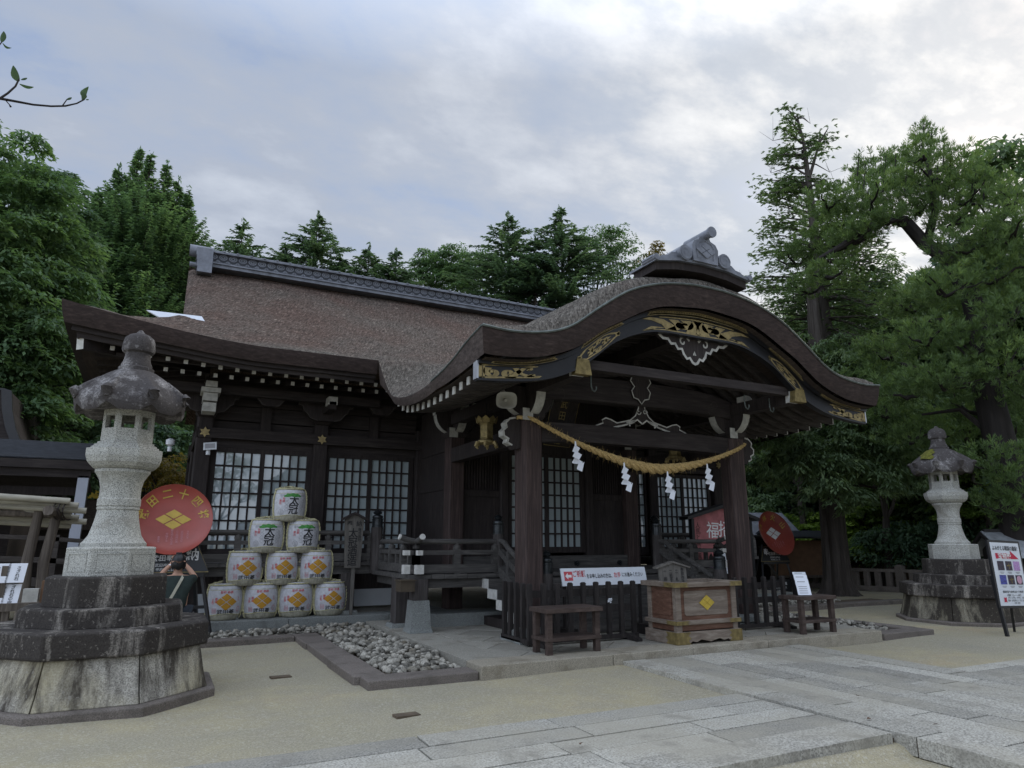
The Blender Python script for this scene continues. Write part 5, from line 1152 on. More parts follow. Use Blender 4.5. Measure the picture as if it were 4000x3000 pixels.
# ------------------------------------------------------------------ picket barriers, banner, stools
def barrier(lab, x0, x1, y, side=None, chain=None):
    t = thing('picket_barrier', ((x0+x1)/2, y, .15), lab, 'barrier', 'low picket barriers beside the offering box')
    n = max(2, int(round((x1-x0)/.225)))
    def picket(a, b_):
        mb = MB().box(a-.033, b_-.03, .225, a+.033, b_+.03, .985); mb.frus(a, b_, .985, 1.0, .033, .03, .02, .018); mb.build('picket', 'fence_wood', t)
    for k in range(n+1): picket(x0+(x1-x0)*k/n, y)
    mb = MB().box(x0-.03, y+.031, .80, x1+.03, y+.06, .90).box(x0-.03, y+.031, .56, x1+.03, y+.06, .66)
    if side:
        m = 4; [picket(x0, y+side*k/m) for k in range(1, m+1)]; mb.box(x0+.034, y+.03, .80, x0+.06, y+side, .90).box(x0+.034, y+.03, .56, x0+.06, y+side, .66)
    mb.parts('rail', 'fence_wood', t)
    mb = MB().box(x0-.06, y-.04, .175, x1+.06, y+.04, .235)
    if side: mb.box(x0-.04, y+.04, .175, x0+.04, y+side+.05, .235)
    mb.parts('sill', 'fence_wood', t)
    mb = MB()
    for a in (x0+.12, x1-.12): mb.prism([(-.30, 0), (.30, 0), (.30, .04), (.1, .085), (-.1, .085), (-.30, .04)], (a-.05, y, .148), (0, 1, 0), (0, 0, 1), (.09, 0, 0))
    mb.parts('foot', 'fence_wood', t)
    if chain:
        b = MB(); rr = random.Random(3)
        for _ in range(12): p = (chain+rr.uniform(-.03, .03), y-.045+rr.uniform(-.01, .01), .72+rr.uniform(-.035, .03)); b.tube([(p[0]-.012, p[1], p[2]), (p[0]+.012, p[1]-.004, p[2]+.006)], .008, 6)
        b.build('chain', 'lamp_white', t)
barrier('dark picket barrier at the left of the offering box, turning back at its end', 4.80, 6.62, 8.95, .80, 6.16); barrier('dark picket barrier at the right of the offering box', 8.05, 9.86, 8.95, None, 8.28)
o = np.array((5.60, 9.35, .92)); t = thing('direction_banner', (6.4, 9.35, .9), 'long white sign with a red arrow behind the left barrier', 'sign')
U, V = np.array((1, 0, 0)), np.array((-.04, .2, .97)); bd = MB().prism([(0, 0), (1.62, 0), (1.62, .27), (0, .27)], o, U, V, (0, .02, 0)).build('board', 'board_white', t)
f = lambda a, b_: o+U*a+V*b_+np.array((0, -.005, 0)); b = MB(); b.prism([(.05, .08), (.20, .08), (.20, .22), (.05, .22)], f(0, 0), U, V, (0, -.001, 0)); put_text(b, 'ご祈願', .105, f, off=(.325, .185), bold=.02, sx=.78); put_text(b, '左手', .085, f, off=(1.045, .155), bold=.02, sx=.8); b.build('lettering', 'red_ink', bd)
b = MB(); b.add([f(p[0], p[1])+np.array((0, -.004, 0)) for p in [(.065, .15), (.115, .20), (.115, .17), (.18, .17), (.18, .13), (.115, .13), (.115, .10)]], [tuple(range(7))]); b.build('arrow', 'white_ink', bd)
b = MB(); put_text(b, 'をお申し込みの方は、', .078, f, off=(.70, .145), bold=.018, sx=.66); put_text(b, 'にお進みください', .078, f, off=(1.345, .155), bold=.010, sx=.68); b.build('lettering', 'black_ink', bd)
MB().box(5.66, 9.42, .3, 5.70, 9.46, 1.1).box(7.1, 9.42, .3, 7.14, 9.46, 1.1).box(5.6, 9.2, .15, 5.76, 9.6, .3).box(7.04, 9.2, .15, 7.2, 9.6, .3).parts('sign_stand', 'fence_wood', t)
def stool(lab, x0, y0, x1, y1, rz=0):
    cx, cy = (x0+x1)/2, (y0+y1)/2; w, d = (x1-x0)/2, (y1-y0)/2; t = thing('step_stool', (cx, cy, .15), lab, 'stool', 'brown wooden tables in front of the barriers', rz)
    MB().box(-w-.07, -d-.07, .52, w+.07, d+.07, .578).build('top', 'stool_wood', t, bevel=.004, local=True)
    MB().box(-w-.05, -d-.05, .165, w+.05, d+.05, .21).build('shelf', 'stool_wood', t, bevel=.004, local=True)
    for sx in (-1, 1):
        for sy in (-1, 1): MB().box(sx*w-.038, sy*d-.038, 0, sx*w+.038, sy*d+.038, .521).build('leg', 'stool_wood', t, bevel=.003, local=True)
stool('brown wooden table with an empty top at the left of the offering box', 4.66, 8.18, 5.42, 8.50, .03); stool('brown wooden table at the right carrying a leaflet holder', 9.30, 8.10, 9.98, 8.42, -.02)
t = thing('leaflet_holder', (9.62, 8.35, .728), 'black stepped holder with white leaflets on the right table', 'leaflet holder')
mb = MB(); mb.prism([(0, 0), (.22, 0), (.20, .10), (.05, .36), (.0, .36)], (9.50, 8.42, .728), (0, -1, 0), (0, 0, 1), (.20, 0, 0)); h = mb.build('holder', 'black_paint', t)
for k, (y, zz, hh, m_) in enumerate(((8.175, .735, .18, 'paper'), (8.235, .885, .10, 'paper'), (8.275, .965, .09, 'paper'), (8.325, 1.05, .045, 'board_white'))):
    p = MB().prism([(0, 0), (.22, 0), (.22, hh), (0, hh)], (9.49, y, zz), (1, 0, 0), (0, .35, .93), (0, .006, 0)).build('leaflet', m_, t); f = plane_fn((9.49, y-.003, zz), (1, 0, 0), (0, .35, .93)); b = MB()
    if k == 0: [b.ribbon([(.03, hh-.04-.035*i), (.17, hh-.04-.035*i)], .010, f) for i in range(4)]
    else: b.ribbon([(.03, hh*.6), (.16, hh*.6)], .012, f)
    b.build('print', 'grey_ink', p)
t.rotation_euler = (0, 0, -.45)
# ------------------------------------------------------------------ sacred rope and paper streamers
import itertools
t = thing('shrine_rope', (7.2, 9.3, 3.0), 'thick twisted straw rope hanging between the two porch posts', 'rope'); mb = MB(); n = 150
def rope_c(s): X = 4.83+s*(9.66-4.83); y = 9.28 if .05 < s < .95 else 9.28+.1*(abs(s-.5)-.45)/.05; q = (X-7.42)/2.5; z = 2.80+.70*min(1.03, abs(q))**1.75 if X > 7.42 else 2.80+.70*min(1.0, abs((X-7.42)/2.42))**1.55; return np.array((X, y, z))
def rope_r(s): return .030+.052*math.exp(-((s-.54)/.24)**2)
for ph_ in (0, 2*math.pi/3, 4*math.pi/3):
    pts = []; rad = []; ang = ph_
    for i in range(n+1):
        s = i/n; c = rope_c(s); d = rope_c(min(1, s+.01))-rope_c(max(0, s-.01)); d /= np.linalg.norm(d); a = np.array((0, 1., 0)); b_ = np.cross(d, a); r = rope_r(s); ang += .095/(r+.02)*.42
        pts.append(c+(a*math.cos(ang)+b_*math.sin(ang))*r*.56); rad.append(r*.60)
    mb.tube(pts, rad, 8)
mb.build('rope', 'shrine_rope', t, smooth=True)
mb = MB(); rr = random.Random(5)
for _ in range(420):
    s = rr.uniform(.02, .98); c = rope_c(s); a = rr.uniform(0, 6.28); r = rope_r(s); d = np.array((rr.uniform(-.6, .6), math.cos(a), math.sin(a))); p = c+np.array((0, math.cos(a), math.sin(a)))*r*.95; L_ = rr.uniform(.03, .10); q = p+d*L_; w = .0025
    mb.add([p+(w, 0, 0), p-(w, 0, 0), q], [(0, 1, 2)])
mb.build('straw_ends', 'shrine_rope', t, fix=False)
zig = [[(-.005, .0), (.022, .0), (.030, -.10), (-.012, -.10)], [(.030, -.085), (.105, -.13), (.045, -.235), (-.055, -.195), (-.005, -.085)], [(.045, -.215), (.125, -.26), (.065, -.36), (-.07, -.30), (-.012, -.20)], [(.065, -.335), (.165, -.39), (.135, -.44), (-.045, -.42), (-.06, -.40), (.0, -.31)], [(.13, -.425), (.165, -.395), (.11, -.585), (.0, -.54), (.05, -.415)]]
for i, (X, lab) in enumerate(((5.78, 'leftmost white zigzag paper streamer on the straw rope'), (6.72, 'second white paper streamer from the left on the straw rope'), (7.62, 'third white paper streamer from the left on the straw rope'), (8.52, 'rightmost white zigzag paper streamer on the straw rope'))):
    s = (X-4.83)/4.83; c = rope_c(s)
    if i == 0:
        mb = MB()
        for k, pl_ in enumerate(zig): mb.prism(pl_, (0, -.004*k*(-1)**k-.002*k, 0), (1, 0, .0), (0, .06*(-1)**k, 1), (0, .003, 0))
        o = mb.build('paper_streamer', 'paper'); st = o
    else: o = st.copy(); COL.objects.link(o)
    tag(o, lab, 'paper streamer', 'paper streamers on the shrine rope'); o.location = (X, 9.20, c[2]-rope_r(s)*.6); o.rotation_euler = (0, 0, -.25-.12*i); o.scale = (.82-.04*i, 1, .84)
# ------------------------------------------------------------------ hanging lanterns, loudspeaker, lamps
def hang(lab, x, y, z):
    t = thing('hanging_lantern', (x, y, z), lab, 'hanging lantern', 'gilt metal lanterns under the porch eaves'); c = (x, y, z)
    MB().lathe(c, [(.10, .11), (.125, .12), (.12, .14), (.115, .15), (.12, .36), (.13, .375), (.14, .40), (.10, .43)], 6, .2).build('lantern_body', 'brass_old', t)
    mb = MB(); [mb.prism([(-.06, 0), (.06, 0), (.075, .06), (0, .13), (-.075, .06)], (x+.15*math.cos(a), y+.15*math.sin(a), z+.39), (-math.sin(a), math.cos(a), 0), (.35*math.cos(a), .35*math.sin(a), .9), (-.01*math.cos(a), -.01*math.sin(a), 0)) for a in np.linspace(0, 5.6, 9)]; mb.parts('petal_crown', 'brass_old', t)
    mb = MB(); mb.lathe(c, [(.10, .04), (.15, .06), (.14, .10), (.10, .11)], 12)
    for a in np.linspace(0, 5.24, 6): p = np.array((x+.14*math.cos(a), y+.14*math.sin(a), z+.05)); q = p+np.array((.06*math.cos(a), .06*math.sin(a), -.05)); mb.tube([p, (p+q)/2+(0, 0, .035), q, q+np.array((-.03*math.cos(a), -.03*math.sin(a), -.02))], [.03, .035, .025, .012], 7)
    mb.parts('scroll_feet', 'gold', t, smooth=True); MB().tube([(x, y, z+.42), (x, y, z+.75)], .008, 5).build('chain', 'bronze_dark', t)
hang('gilt hexagonal lantern hanging left of the left porch post', 4.72, 10.3, 3.14); hang('gilt lantern half hidden behind the right part of the straw rope', 9.0, 10.6, 3.14)
t = thing('loudspeaker', (4.60, 9.30, 3.72), 'pale grey horn loudspeaker fixed beside the left porch post', 'loudspeaker')
d = Vector((-.25, -.93, -.22)).normalized(); mx_ = d.to_track_quat('Z', 'Y').to_matrix().to_4x4(); mx_.translation = Vector((4.60, 9.30, 3.74))
def sup(r, z, n=28, e=3.2): return [tuple(mx_ @ Vector((r*1.12*math.copysign(abs(math.cos(a))**(2/e), math.cos(a)), r*.88*math.copysign(abs(math.sin(a))**(2/e), math.sin(a)), z))) for a in np.linspace(0, 2*math.pi, n+1)]
MB().grid(np.array([sup(.03, -.22), sup(.055, -.12), sup(.10, -.04), sup(.140, 0), sup(.148, .012), sup(.138, .010), sup(.09, -.05), sup(.04, -.12), sup(.004, -.12)])).build('horn', 'speaker_grey', t, smooth=60)
P_ = lambda z: tuple(mx_ @ Vector((0, 0, z))); MB().tube([P_(-.13), P_(-.03)], [.034, .026], 12).tube([P_(-.03), P_(-.025)], .018, 8).build('driver', 'speaker_grey', t); MB().tube([P_(-.30), P_(-.2)], .055, 12).beam(P_(-.26), (4.93, 9.45, 3.66), .03, .05).build('mount', 'brass_old', t)
def spot(name, lab, x, y, z, kind):
    t = thing(name, (x, y, z), lab, 'lamp'); MB().box(x-.02, y, z-.06, x+.02, WY-.16, z-.02).tube([(x, y, z-.03), (x, y, z-.12)], .04, 10).build('mount', 'lamp_white', t)
    if kind: MB().prism([(-.12, -.08), (.12, -.08), (.12, .08), (-.12, .08)], (x+.02, y-.05, z+.05), (.97, -.2, .1), (-.05, .35, .93), (0, .07, 0)).build('lamp_head', 'lamp_white', t); MB().prism([(-.09, -.05), (.09, -.05), (.09, .055), (-.09, .055)], (x+.02, y-.055, z+.05), (.97, -.2, .1), (-.05, .35, .93), (0, .004, 0)).build('lamp_glass', 'grey_ink', t)
    else: MB().lathe((x, y-.02, z+.05), [(.03, -.07), (.075, -.04), (.08, .05), (.03, .08)], 12).build('lamp_head', 'lamp_white', t, smooth=True)
spot('flood_light', 'white square flood light below the gilt boss on the left corner', .66, 14.5, 3.36, 1); spot('sensor_lamp', 'small round white sensor lamp at the outer side of the left corner', -.02, 14.6, 3.40, 0)
# ------------------------------------------------------------------ votive picture board, paper notice
Yb = 12.35; t = thing('picture_board', (11.8, Yb, .3), 'house-shaped pink picture board with white brush writing behind the right post', 'picture board')
o = np.array((10.92, Yb, .95)); bd = MB().prism([(0, 0), (1.72, 0), (1.72, 1.18), (.90, 1.40), (0, 1.18)], o, (1, 0, 0), (0, 0, 1), (0, .05, 0)).build('picture', 'pink_painting', t)
mb = MB(); mb.prism([(-.26, 1.12), (.90, 1.42), (1.98, 1.12), (1.98, 1.19), (.90, 1.50), (-.26, 1.19)], o+np.array((0, -.12, 0)), (1, 0, 0), (0, 0, 1), (0, .3, 0)); mb.build('little_roof', 'black_paint', t)
MB().box(10.84, Yb-.03, .15, 10.92, Yb+.07, 2.1).box(12.64, Yb-.03, .15, 12.72, Yb+.07, 2.1).box(10.92, Yb-.02, .85, 12.64, Yb+.06, .95).parts('board_frame', 'black_paint', t)
f = plane_fn(o+np.array((0, -.006, 0)), (1, 0, 0), (0, 0, 1)); b = MB(); put_text(b, '福', .40, f, off=(.56, .90), bold=.005, rot=-.06); put_text(b, '招', .40, f, off=(.93, .92), bold=.005, rot=-.06); put_text(b, '進', .40, f, off=(1.30, .93), bold=.005, rot=-.06); b.build('lettering', 'white_ink', bd)
b = MB(); put_text(b, '人馬と共に風', .15, f, off=(.12, .66), vertical=True)
hs = [(.62, .38), (.66, .60), (.70, .66), (.71, .78), (.75, .78), (.76, .67), (.82, .60), (.88, .56), (.95, .60), (1.02, .56), (1.06, .48), (1.0, .50), (.96, .46), (.95, .34), (.98, .20), (.92, .20), (.88, .32), (.76, .32), (.72, .18), (.66, .2), (.68, .32)]
b.add([f(*p) for p in hs], [tuple(range(len(hs)))]); hs2 = [(.36, .12), (.40, .30), (.47, .38), (.52, .30), (.60, .26), (.66, .16), (.55, .10)]; b.add([f(*p) for p in hs2], [tuple(range(len(hs2)))]); hs3 = [(1.1, .2), (1.2, .5), (1.3, .44), (1.42, .5), (1.5, .2)]; b.add([f(*p) for p in hs3], [tuple(range(5))]); b.build('painted_rider', 'dark_wood', bd)
b = MB(); wv = [(.30, .02), (.36, .10), (.55, .05), (.72, .13), (.9, .08), (.95, .24), (1.08, .30), (1.25, .16), (1.4, .2), (1.5, .02)]; b.add([f(p[0], p[1])+np.array((0, -.002, 0)) for p in wv], [tuple(range(len(wv)))]); b.build('painted_cloud', 'photo_lilac', bd)
t = thing('paper_notice', (11.36, 12.0, .9), 'small white paper notice with black characters below the picture board', 'notice'); o = np.array((11.22, 12.0, .88)); bd = MB().prism([(0, 0), (.32, 0), (.32, .45), (0, .45)], o, (1, 0, 0), (0, .1, 1), (0, .015, 0)).build('sheet', 'board_white', t); f = plane_fn(o+np.array((0, -.005, 0)), (1, 0, 0), (0, .1, 1)); b = MB(); put_text(b, '大絵馬', .11, f, off=(.18, .22), vertical=True, bold=.01); put_text(b, '奉納者御芳名', .05, f, off=(.06, .2), vertical=True); b.build('lettering', 'black_ink', bd); MB().box(11.34, 12.02, .15, 11.40, 12.07, .9).build('stake', 'dark_wood', t)
# ------------------------------------------------------------------ museum sign at the right
o = np.array((13.16, 7.2, .50)); U = np.array((.945, -.02, -.03)); U /= np.linalg.norm(U); V = np.array((.0, .03, 1.0)); V /= np.linalg.norm(V); Nn = np.cross(U, V)
t = thing('museum_sign', (13.5, 7.2, 0), 'white standing sign with a red arrow and six pictures before the right lantern', 'sign')
MB().prism([(-.05, -.04), (.90, -.04), (.90, 1.12), (-.05, 1.12)], o, U, V, -Nn*.04).build('sign_frame', 'black_paint', t); bd = MB().prism([(0, 0), (.85, 0), (.85, 1.08), (0, 1.08)], o+Nn*.004, U, V, -Nn*.003).build('sign_face', 'board_white', t)
mb = MB(); [mb.beam(o+U*a+V*.5-Nn*.06, np.array((o[0]+a, 7.17, .0)), .05, .05) for a in (.0, .85)]; mb.beam(o+U*.45+V*.8-Nn*.06, np.array((o[0]+.85, 7.5, .0)), .04, .04); mb.parts('sign_leg', 'black_paint', t)
f = lambda a, b_: o+U*a+V*b_+Nn*.008; b = MB(); put_text(b, 'よみがえる戦国の遺香！', .085, f, off=(.42, .985), bold=.015, sx=.86); put_text(b, '開館時間 午前9時30分～午後4時', .045, f, off=(.43, .235), bold=.01, sx=.95)
for i, s_ in enumerate(('拝観料 大人―――300円', '子供（小学生・中学生）150円', '団体（20名様以上）大人 200円', '子供 100円')): put_text(b, s_, .042, f, off=(.44+.05*(i > 0), .18-.045*i), sx=.9)
b.build('lettering', 'black_ink', bd)
b = MB(); b.add([f(*p) for p in [(.10, .80), (.66, .80), (.62, .775), (.66, .80), (.78, .80), (.56, .935), (.56, .895), (.10, .895)]][:2]+[f(.78, .80), f(.55, .945), f(.55, .895), f(.10, .895)], [(0, 1, 2, 3, 4, 5)]); s_ = [(.16+.06*math.cos(a)*(1 if i % 2 else .55), .10+.06*math.sin(a)*(1 if i % 2 else .55)) for i, a in enumerate(np.linspace(0, 2*math.pi, 9)[:-1])]; b.add([f(*p) for p in s_], [tuple(range(8))]); b.build('arrow', 'crimson', bd)
b = MB(); put_text(b, '宝物殿', .11, lambda a, c: f(a, c)+Nn*.004, off=(.36, .85), bold=.02, sx=1.2); b.build('lettering', 'white_ink', bd)
for i, m_ in enumerate(('photo_dark', 'photo_dark', 'photo_lilac', 'photo_blue', 'photo_dark', 'photo_dark')):
    a, c = .11+.235*(i % 3), .60-.24*(i//3)-.0; b = MB().add([f(a, c), f(a+.19, c), f(a+.19, c+.16), f(a, c+.16)], [(0, 1, 2, 3)]); p = b.build('picture', m_, bd); b = MB(); g = lambda x_, y_: f(x_, y_)+Nn*.003
    if i == 5: b.add([g(a+.095+.075*math.cos(q), c+.08+.07*math.sin(q)) for q in np.linspace(0, 6.0, 16)], [tuple(range(16))]); b.build('print', 'photo_pink', p)
    elif i in (1, 4): b.ribbon([(a+.03, c+.08), (a+.16, c+.09)], .02, g); b.ribbon([(a+.095, c+.02), (a+.095, c+.12)], .02, g); b.build('print', 'brass_old', p)
    b = MB(); b.ribbon([(a+.03, c-.03), (a+.16, c-.03)], .010, f); b.ribbon([(a+.05, c-.05), (a+.14, c-.05)], .008, f); b.build('caption', 'grey_ink', bd)
# ------------------------------------------------------------------ left edge: notice boards, bamboo rack, corridor
t = thing('stone_notice', (-1.9, 10.5, 0), 'two white notice sheets on a low wooden stand at the left edge', 'notice')
for k, (z0, z1, xr, txts) in enumerate(((1.10, 1.335, -1.46, ('さざれ石', '武田神社御創建百年記念', '奉納 敷石三部', '令和元年十月吉日')), (.845, 1.085, -1.49, ('さざれ石の由来', '細かい石が長い年月の間に', '巌となり苔のむすまで', '石灰石が雨水に溶けて', '生じた粘着力の強い')))):
    o = np.array((xr-.62, 10.5, z0)); V2 = (.06, .25, .97); bd = MB().prism([(0, 0), (.62, 0), (.62, z1-z0), (0, z1-z0)], o, (1, 0, 0), V2, (0, .015, 0)).build('sheet', 'paper', t); f = plane_fn(o+np.array((0, -.005, 0)), (1, 0, 0), V2); b = MB()
    for i, s_ in enumerate(txts): put_text(b, s_, .048 if i == 0 else .024 if k == 0 else .018, f, off=(.54-(.10 if k == 0 else .075)*i, .115), vertical=True, bold=.01)
    b.build('lettering', 'black_ink', bd)
MB().box(-2.6, 10.42, .77, -1.26, 10.55, .86).box(-1.62, 10.45, 0, -1.55, 10.52, .78).box(-2.5, 10.45, 0, -2.43, 10.52, .78).box(-2.2, 10.52, .6, -2.12, 10.56, 1.3).box(-1.70, 10.52, .6, -1.64, 10.58, 1.3).parts('stand', 'log_wood', t)
MB().box(-2.6, 10.56, .03, -1.25, 10.9, .10).build('stand_base', 'log_wood', t)
t = thing('bamboo_rack', (-1.6, 12, 0), 'rack of pale bamboo poles lashed on rough log posts at the left', 'rack'); mb = MB(); rr = random.Random(2)
for k in range(7): y = 11.75+.09*k; z = 2.20-.055*k+.02*rr.random(); mb.tube([(-4.6, y, z+.12), (-1.22+.10*(k % 3), y, z-.06)], .045, 10)
mb.parts('bamboo_pole', 'bamboo', t, smooth=True); mb = MB(); mb.tube([(-1.45, 11.6, 2.02), (-1.30, 12.5, 1.93)], [.07, .08], 9).tube([(-4.5, 11.9, 2.05), (-1.3, 12.05, 1.98)], .06, 8); mb.parts('cross_log', 'log_wood', t)
mb = MB(); [mb.tube([(-1.36+.06*k+.05*math.cos(a), 11.98+.30*math.cos(a*1.0), 2.03+.13*math.sin(a)) for a in np.linspace(0, 6.283, 18)], .010, 5) for k in range(3)]; mb.parts('lashing', 'dark_wood', t)
for xt, xb_ in ((-1.60, -1.66), (-1.37, -1.46)): mb = MB().tube([(xb_-.02, 12.0, -.02), (xb_+.03, 12.02, .7), (xb_+.0, 11.99, 1.3), (xt, 12.0, 2.12)], [.085, .075, .072, .062], 10); mb.build('log_post', 'log_wood', t, smooth=True)
t = thing('wooden_block', (-1.42, 11.4, .8), 'yellow and white wooden offcuts leaning behind the left lantern', 'wood blocks'); MB().box(-1.36, 11.3, .0, -1.22, 11.42, 1.08).build('yellow_block', 'notice_tan', t); MB().box(-1.55, 11.25, .0, -1.38, 11.38, .98).build('white_block', 'white_paint', t)
C_ = thing('corridor', (-4, 18, 0), 'dark roofed corridor with a ribbed copper roof and white post', 'corridor')
mb = MB(); mb.grid(np.array([[(x, 17.9+1.6*q, 3.36+.48*q) for q in (0, .33, .66, 1)] for x in np.linspace(-14, -1.5, 3)])); mb.grid(np.array([[(x, 21.1-1.6*q, 3.36+.48*q) for q in (0, 1)] for x in (-14, -1.5)]))
for k in range(9): z = 3.40+.05*k; mb.box(-14, 17.93+.165*k, z-.015, -1.48, 17.97+.165*k, z+.028)
mb.box(-14, 19.35, 3.80, -1.4, 19.65, 3.92); mb.build('corridor_roof', 'copper_roof', C_)
MB().box(-14, 17.9, 3.16, -1.5, 17.98, 3.345).box(-14, 18.0, 2.98, -1.55, 18.1, 3.15).parts('eave_board', 'dark_beam', C_); MB().grid(np.array([[(x, 18.0, 3.1), (x, 19.5, 2.75)] for x in (-14, -1.6)])).box(-14, 18.6, 2.62, -1.7, 18.72, 2.80).parts('corridor_ceiling', 'dark_wood', C_)
mb = MB().prism([(0, 0), (.21, 0), (.24, 3.02), (.03, 3.02)], (-1.82, 18.0, 0), (1, 0, 0), (0, 0, 1), (0, .24, 0)); mb.parts('corridor_post', 'grey_post', C_)
MB().box(-8, 18.05, 0, -7.8, 18.25, 3).box(-4.4, 19.3, 0, -4.2, 19.5, 2.9).box(-1.4, 19.4, 0, -1.2, 19.6, 3.3).parts('corridor_post', 'dark_wood', C_)
mb = MB(); A = [(x, 16.6, .85+.42*math.cos((x+3.2)*.38)) for x in np.linspace(-7, -.6, 16)]
for dz, h in ((0, .10), (-.42, .16), (.42, .08)):
    for i in range(15): mb.beam((A[i][0], 16.6, A[i][2]+dz), (A[i+1][0], 16.6, A[i+1][2]+dz), .14, h)
for i in range(0, 16, 3): mb.box(A[i][0]-.07, 16.53, A[i][2]-.5, A[i][0]+.07, 16.67, A[i][2]+.5)
BR = thing('arched_bridge', (-3.5, 16.6, 0), 'dark arched wooden bridge rail behind the bamboo rack', 'bridge'); mb.build('bridge_rail', 'rib_wood', BR); mb = MB(); mb.prism([(a[0], a[2]-.50) for a in A]+[(a[0], a[2]-.85) for a in A[::-1]], (0, 16.65, 0), (1, 0, 0), (0, 0, 1), (0, 1.5, 0)); mb.build('bridge_deck', 'dark_beam', BR)
G = thing('gate_house', (-7, 24, 0), 'dark building with a steep curved roof at the far left', 'building')
mb = MB(); gp = [(-3.4, 0), (-3.0, .10), (-2.5, .45), (-2.1, .95), (-1.8, 1.55), (-1.65, 2.3)]; gp2 = gp+[(-a-3.3, b) for a, b in gp[::-1]]
A = np.array([[(-2.75-3.0-(p[0]+3.4)*-.9, 19.5+yy, 3.75+p[1]) for p in gp] for yy in (0, 6)]); 
rows = [(-3.25, 3.74), (-3.45, 4.02), (-3.62, 4.4), (-3.75, 4.85), (-3.83, 5.35), (-4.0, 5.4)]
mb.prism([(x, z) for x, z in rows]+[(-9, 5.4), (-9, 3.74)], (0, 21.0, 0), (1, 0, 0), (0, 0, 1), (0, 5, 0)); mb.build('gable_roof', 'dark_beam', G); MB().prism([(x+.04, z) for x, z in rows]+[(x-.18, z) for x, z in rows[::-1]], (0, 20.93, 0), (1, 0, 0), (0, 0, 1), (0, .1, 0)).build('gable_board', 'black_paint', G); MB().box(-9, 21.3, 0, -3.4, 25.5, 3.76).build('wall', 'dark_beam', G)
# far roof with gold ornaments seen under the corridor
t = thing('small_shrine', (-3.2, 30, 0), 'small dark shrine roof with gilt ornaments seen under the corridor', 'shrine'); mb = MB(); mb.prism([(-3.2, 0), (3.2, 0), (2.2, .5), (1.6, 1.1), (-1.6, 1.1), (-2.2, .5)], (-3.0, 30, 2.0), (1, 0, 0), (0, 0, 1), (0, 3, 0)); mb.build('roof', 'edge_thatch_grey', t); MB().box(-5.4, 30.4, 0, -.6, 32.6, 2.0).build('wall', 'dark_beam', t); mb = MB(); [mb.prism([(-.4, 0), (.4, 0), (.25, .2), (0, .3), (-.25, .2)], (x, 29.95, z), (1, 0, 0), (0, 0, 1), (0, .06, 0)) for x, z in ((-2.35, 3.15), (-4.3, 2.0))]; mb.parts('gilt_ornament', 'gold_flat', t)
# ------------------------------------------------------------------ small things on the sand
for x, y, lab in ((1.47, 9.13, 'small rectangular drain cover in the sand by the left gravel kerb'), (2.25, 6.67, 'small rectangular drain cover in the sand nearer the paved path')):
    o = MB().box(-.12, -.06, -.02, .12, .06, .008).build('drain_cover', 'drain_brown'); o.location = (x, y, gz_(x, y)-.004); o.rotation_euler = (.02, .03, .1); tag(o, lab, 'drain cover', 'drain covers in the sand')
for i, (px, py, lab) in enumerate(((3395, 2808, 'brown fallen leaf on the paving near the inner path corner'), (3350, 2718, 'dry fallen leaf on the paving nearest the offering box'), (3655, 2830, 'small dry leaf on the paving at the right'), (2270, 2905, 'dark dry leaf on the cross path'))):
    d = ray(px, py); q = d*((.075-CAM_H)/d[2]); o = MB().add([(-.03, 0, 0), (0, -.016, .008), (.032, 0, .004), (0, .017, .01)], [(0, 1, 2, 3)]).build('fallen_leaf', 'dead_leaf'); o.location = (q[0], q[1], .075); o.rotation_euler = (.2, .1, i*1.3); tag(o, lab, 'leaf', 'fallen leaves on the paving')
# ------------------------------------------------------------------ trees
def leaf_mesh(name, C, D, Nn, L, Wd, tint, mat):
    n = len(C); D = D/np.linalg.norm(D, axis=1, keepdims=True); X = np.cross(D, Nn); X /= (np.linalg.norm(X, axis=1, keepdims=True)+1e-9)
    L = np.broadcast_to(np.asarray(L, float).reshape(-1, 1), (n, 1)); Wd = np.broadcast_to(np.asarray(Wd, float).reshape(-1, 1), (n, 1))
    nn = np.cross(X, D); V = np.stack([C-D*L/2, C+X*Wd/2+D*L*.08+nn*Wd*.15, C+D*L/2-nn*Wd*.25, C-X*Wd/2+D*L*.08+nn*Wd*.15], 1).reshape(-1, 3)
    me = bpy.data.meshes.new(name); me.vertices.add(4*n); me.vertices.foreach_set('co', V.ravel().astype(np.float32))
    me.loops.add(4*n); me.loops.foreach_set('vertex_index', np.arange(4*n, dtype=np.int32)); me.polygons.add(n); me.polygons.foreach_set('loop_start', np.arange(0, 4*n, 4, dtype=np.int32)); me.update(calc_edges=True)
    a = me.attributes.new('tint', 'FLOAT', 'POINT'); a.data.foreach_set('value', np.repeat(np.clip(tint, 0, 1), 4).astype(np.float32)); me.materials.append(MATS[mat]); return me
def unit(n): v = RNG.normal(size=(n, 3)); return v/np.linalg.norm(v, axis=1, keepdims=True)
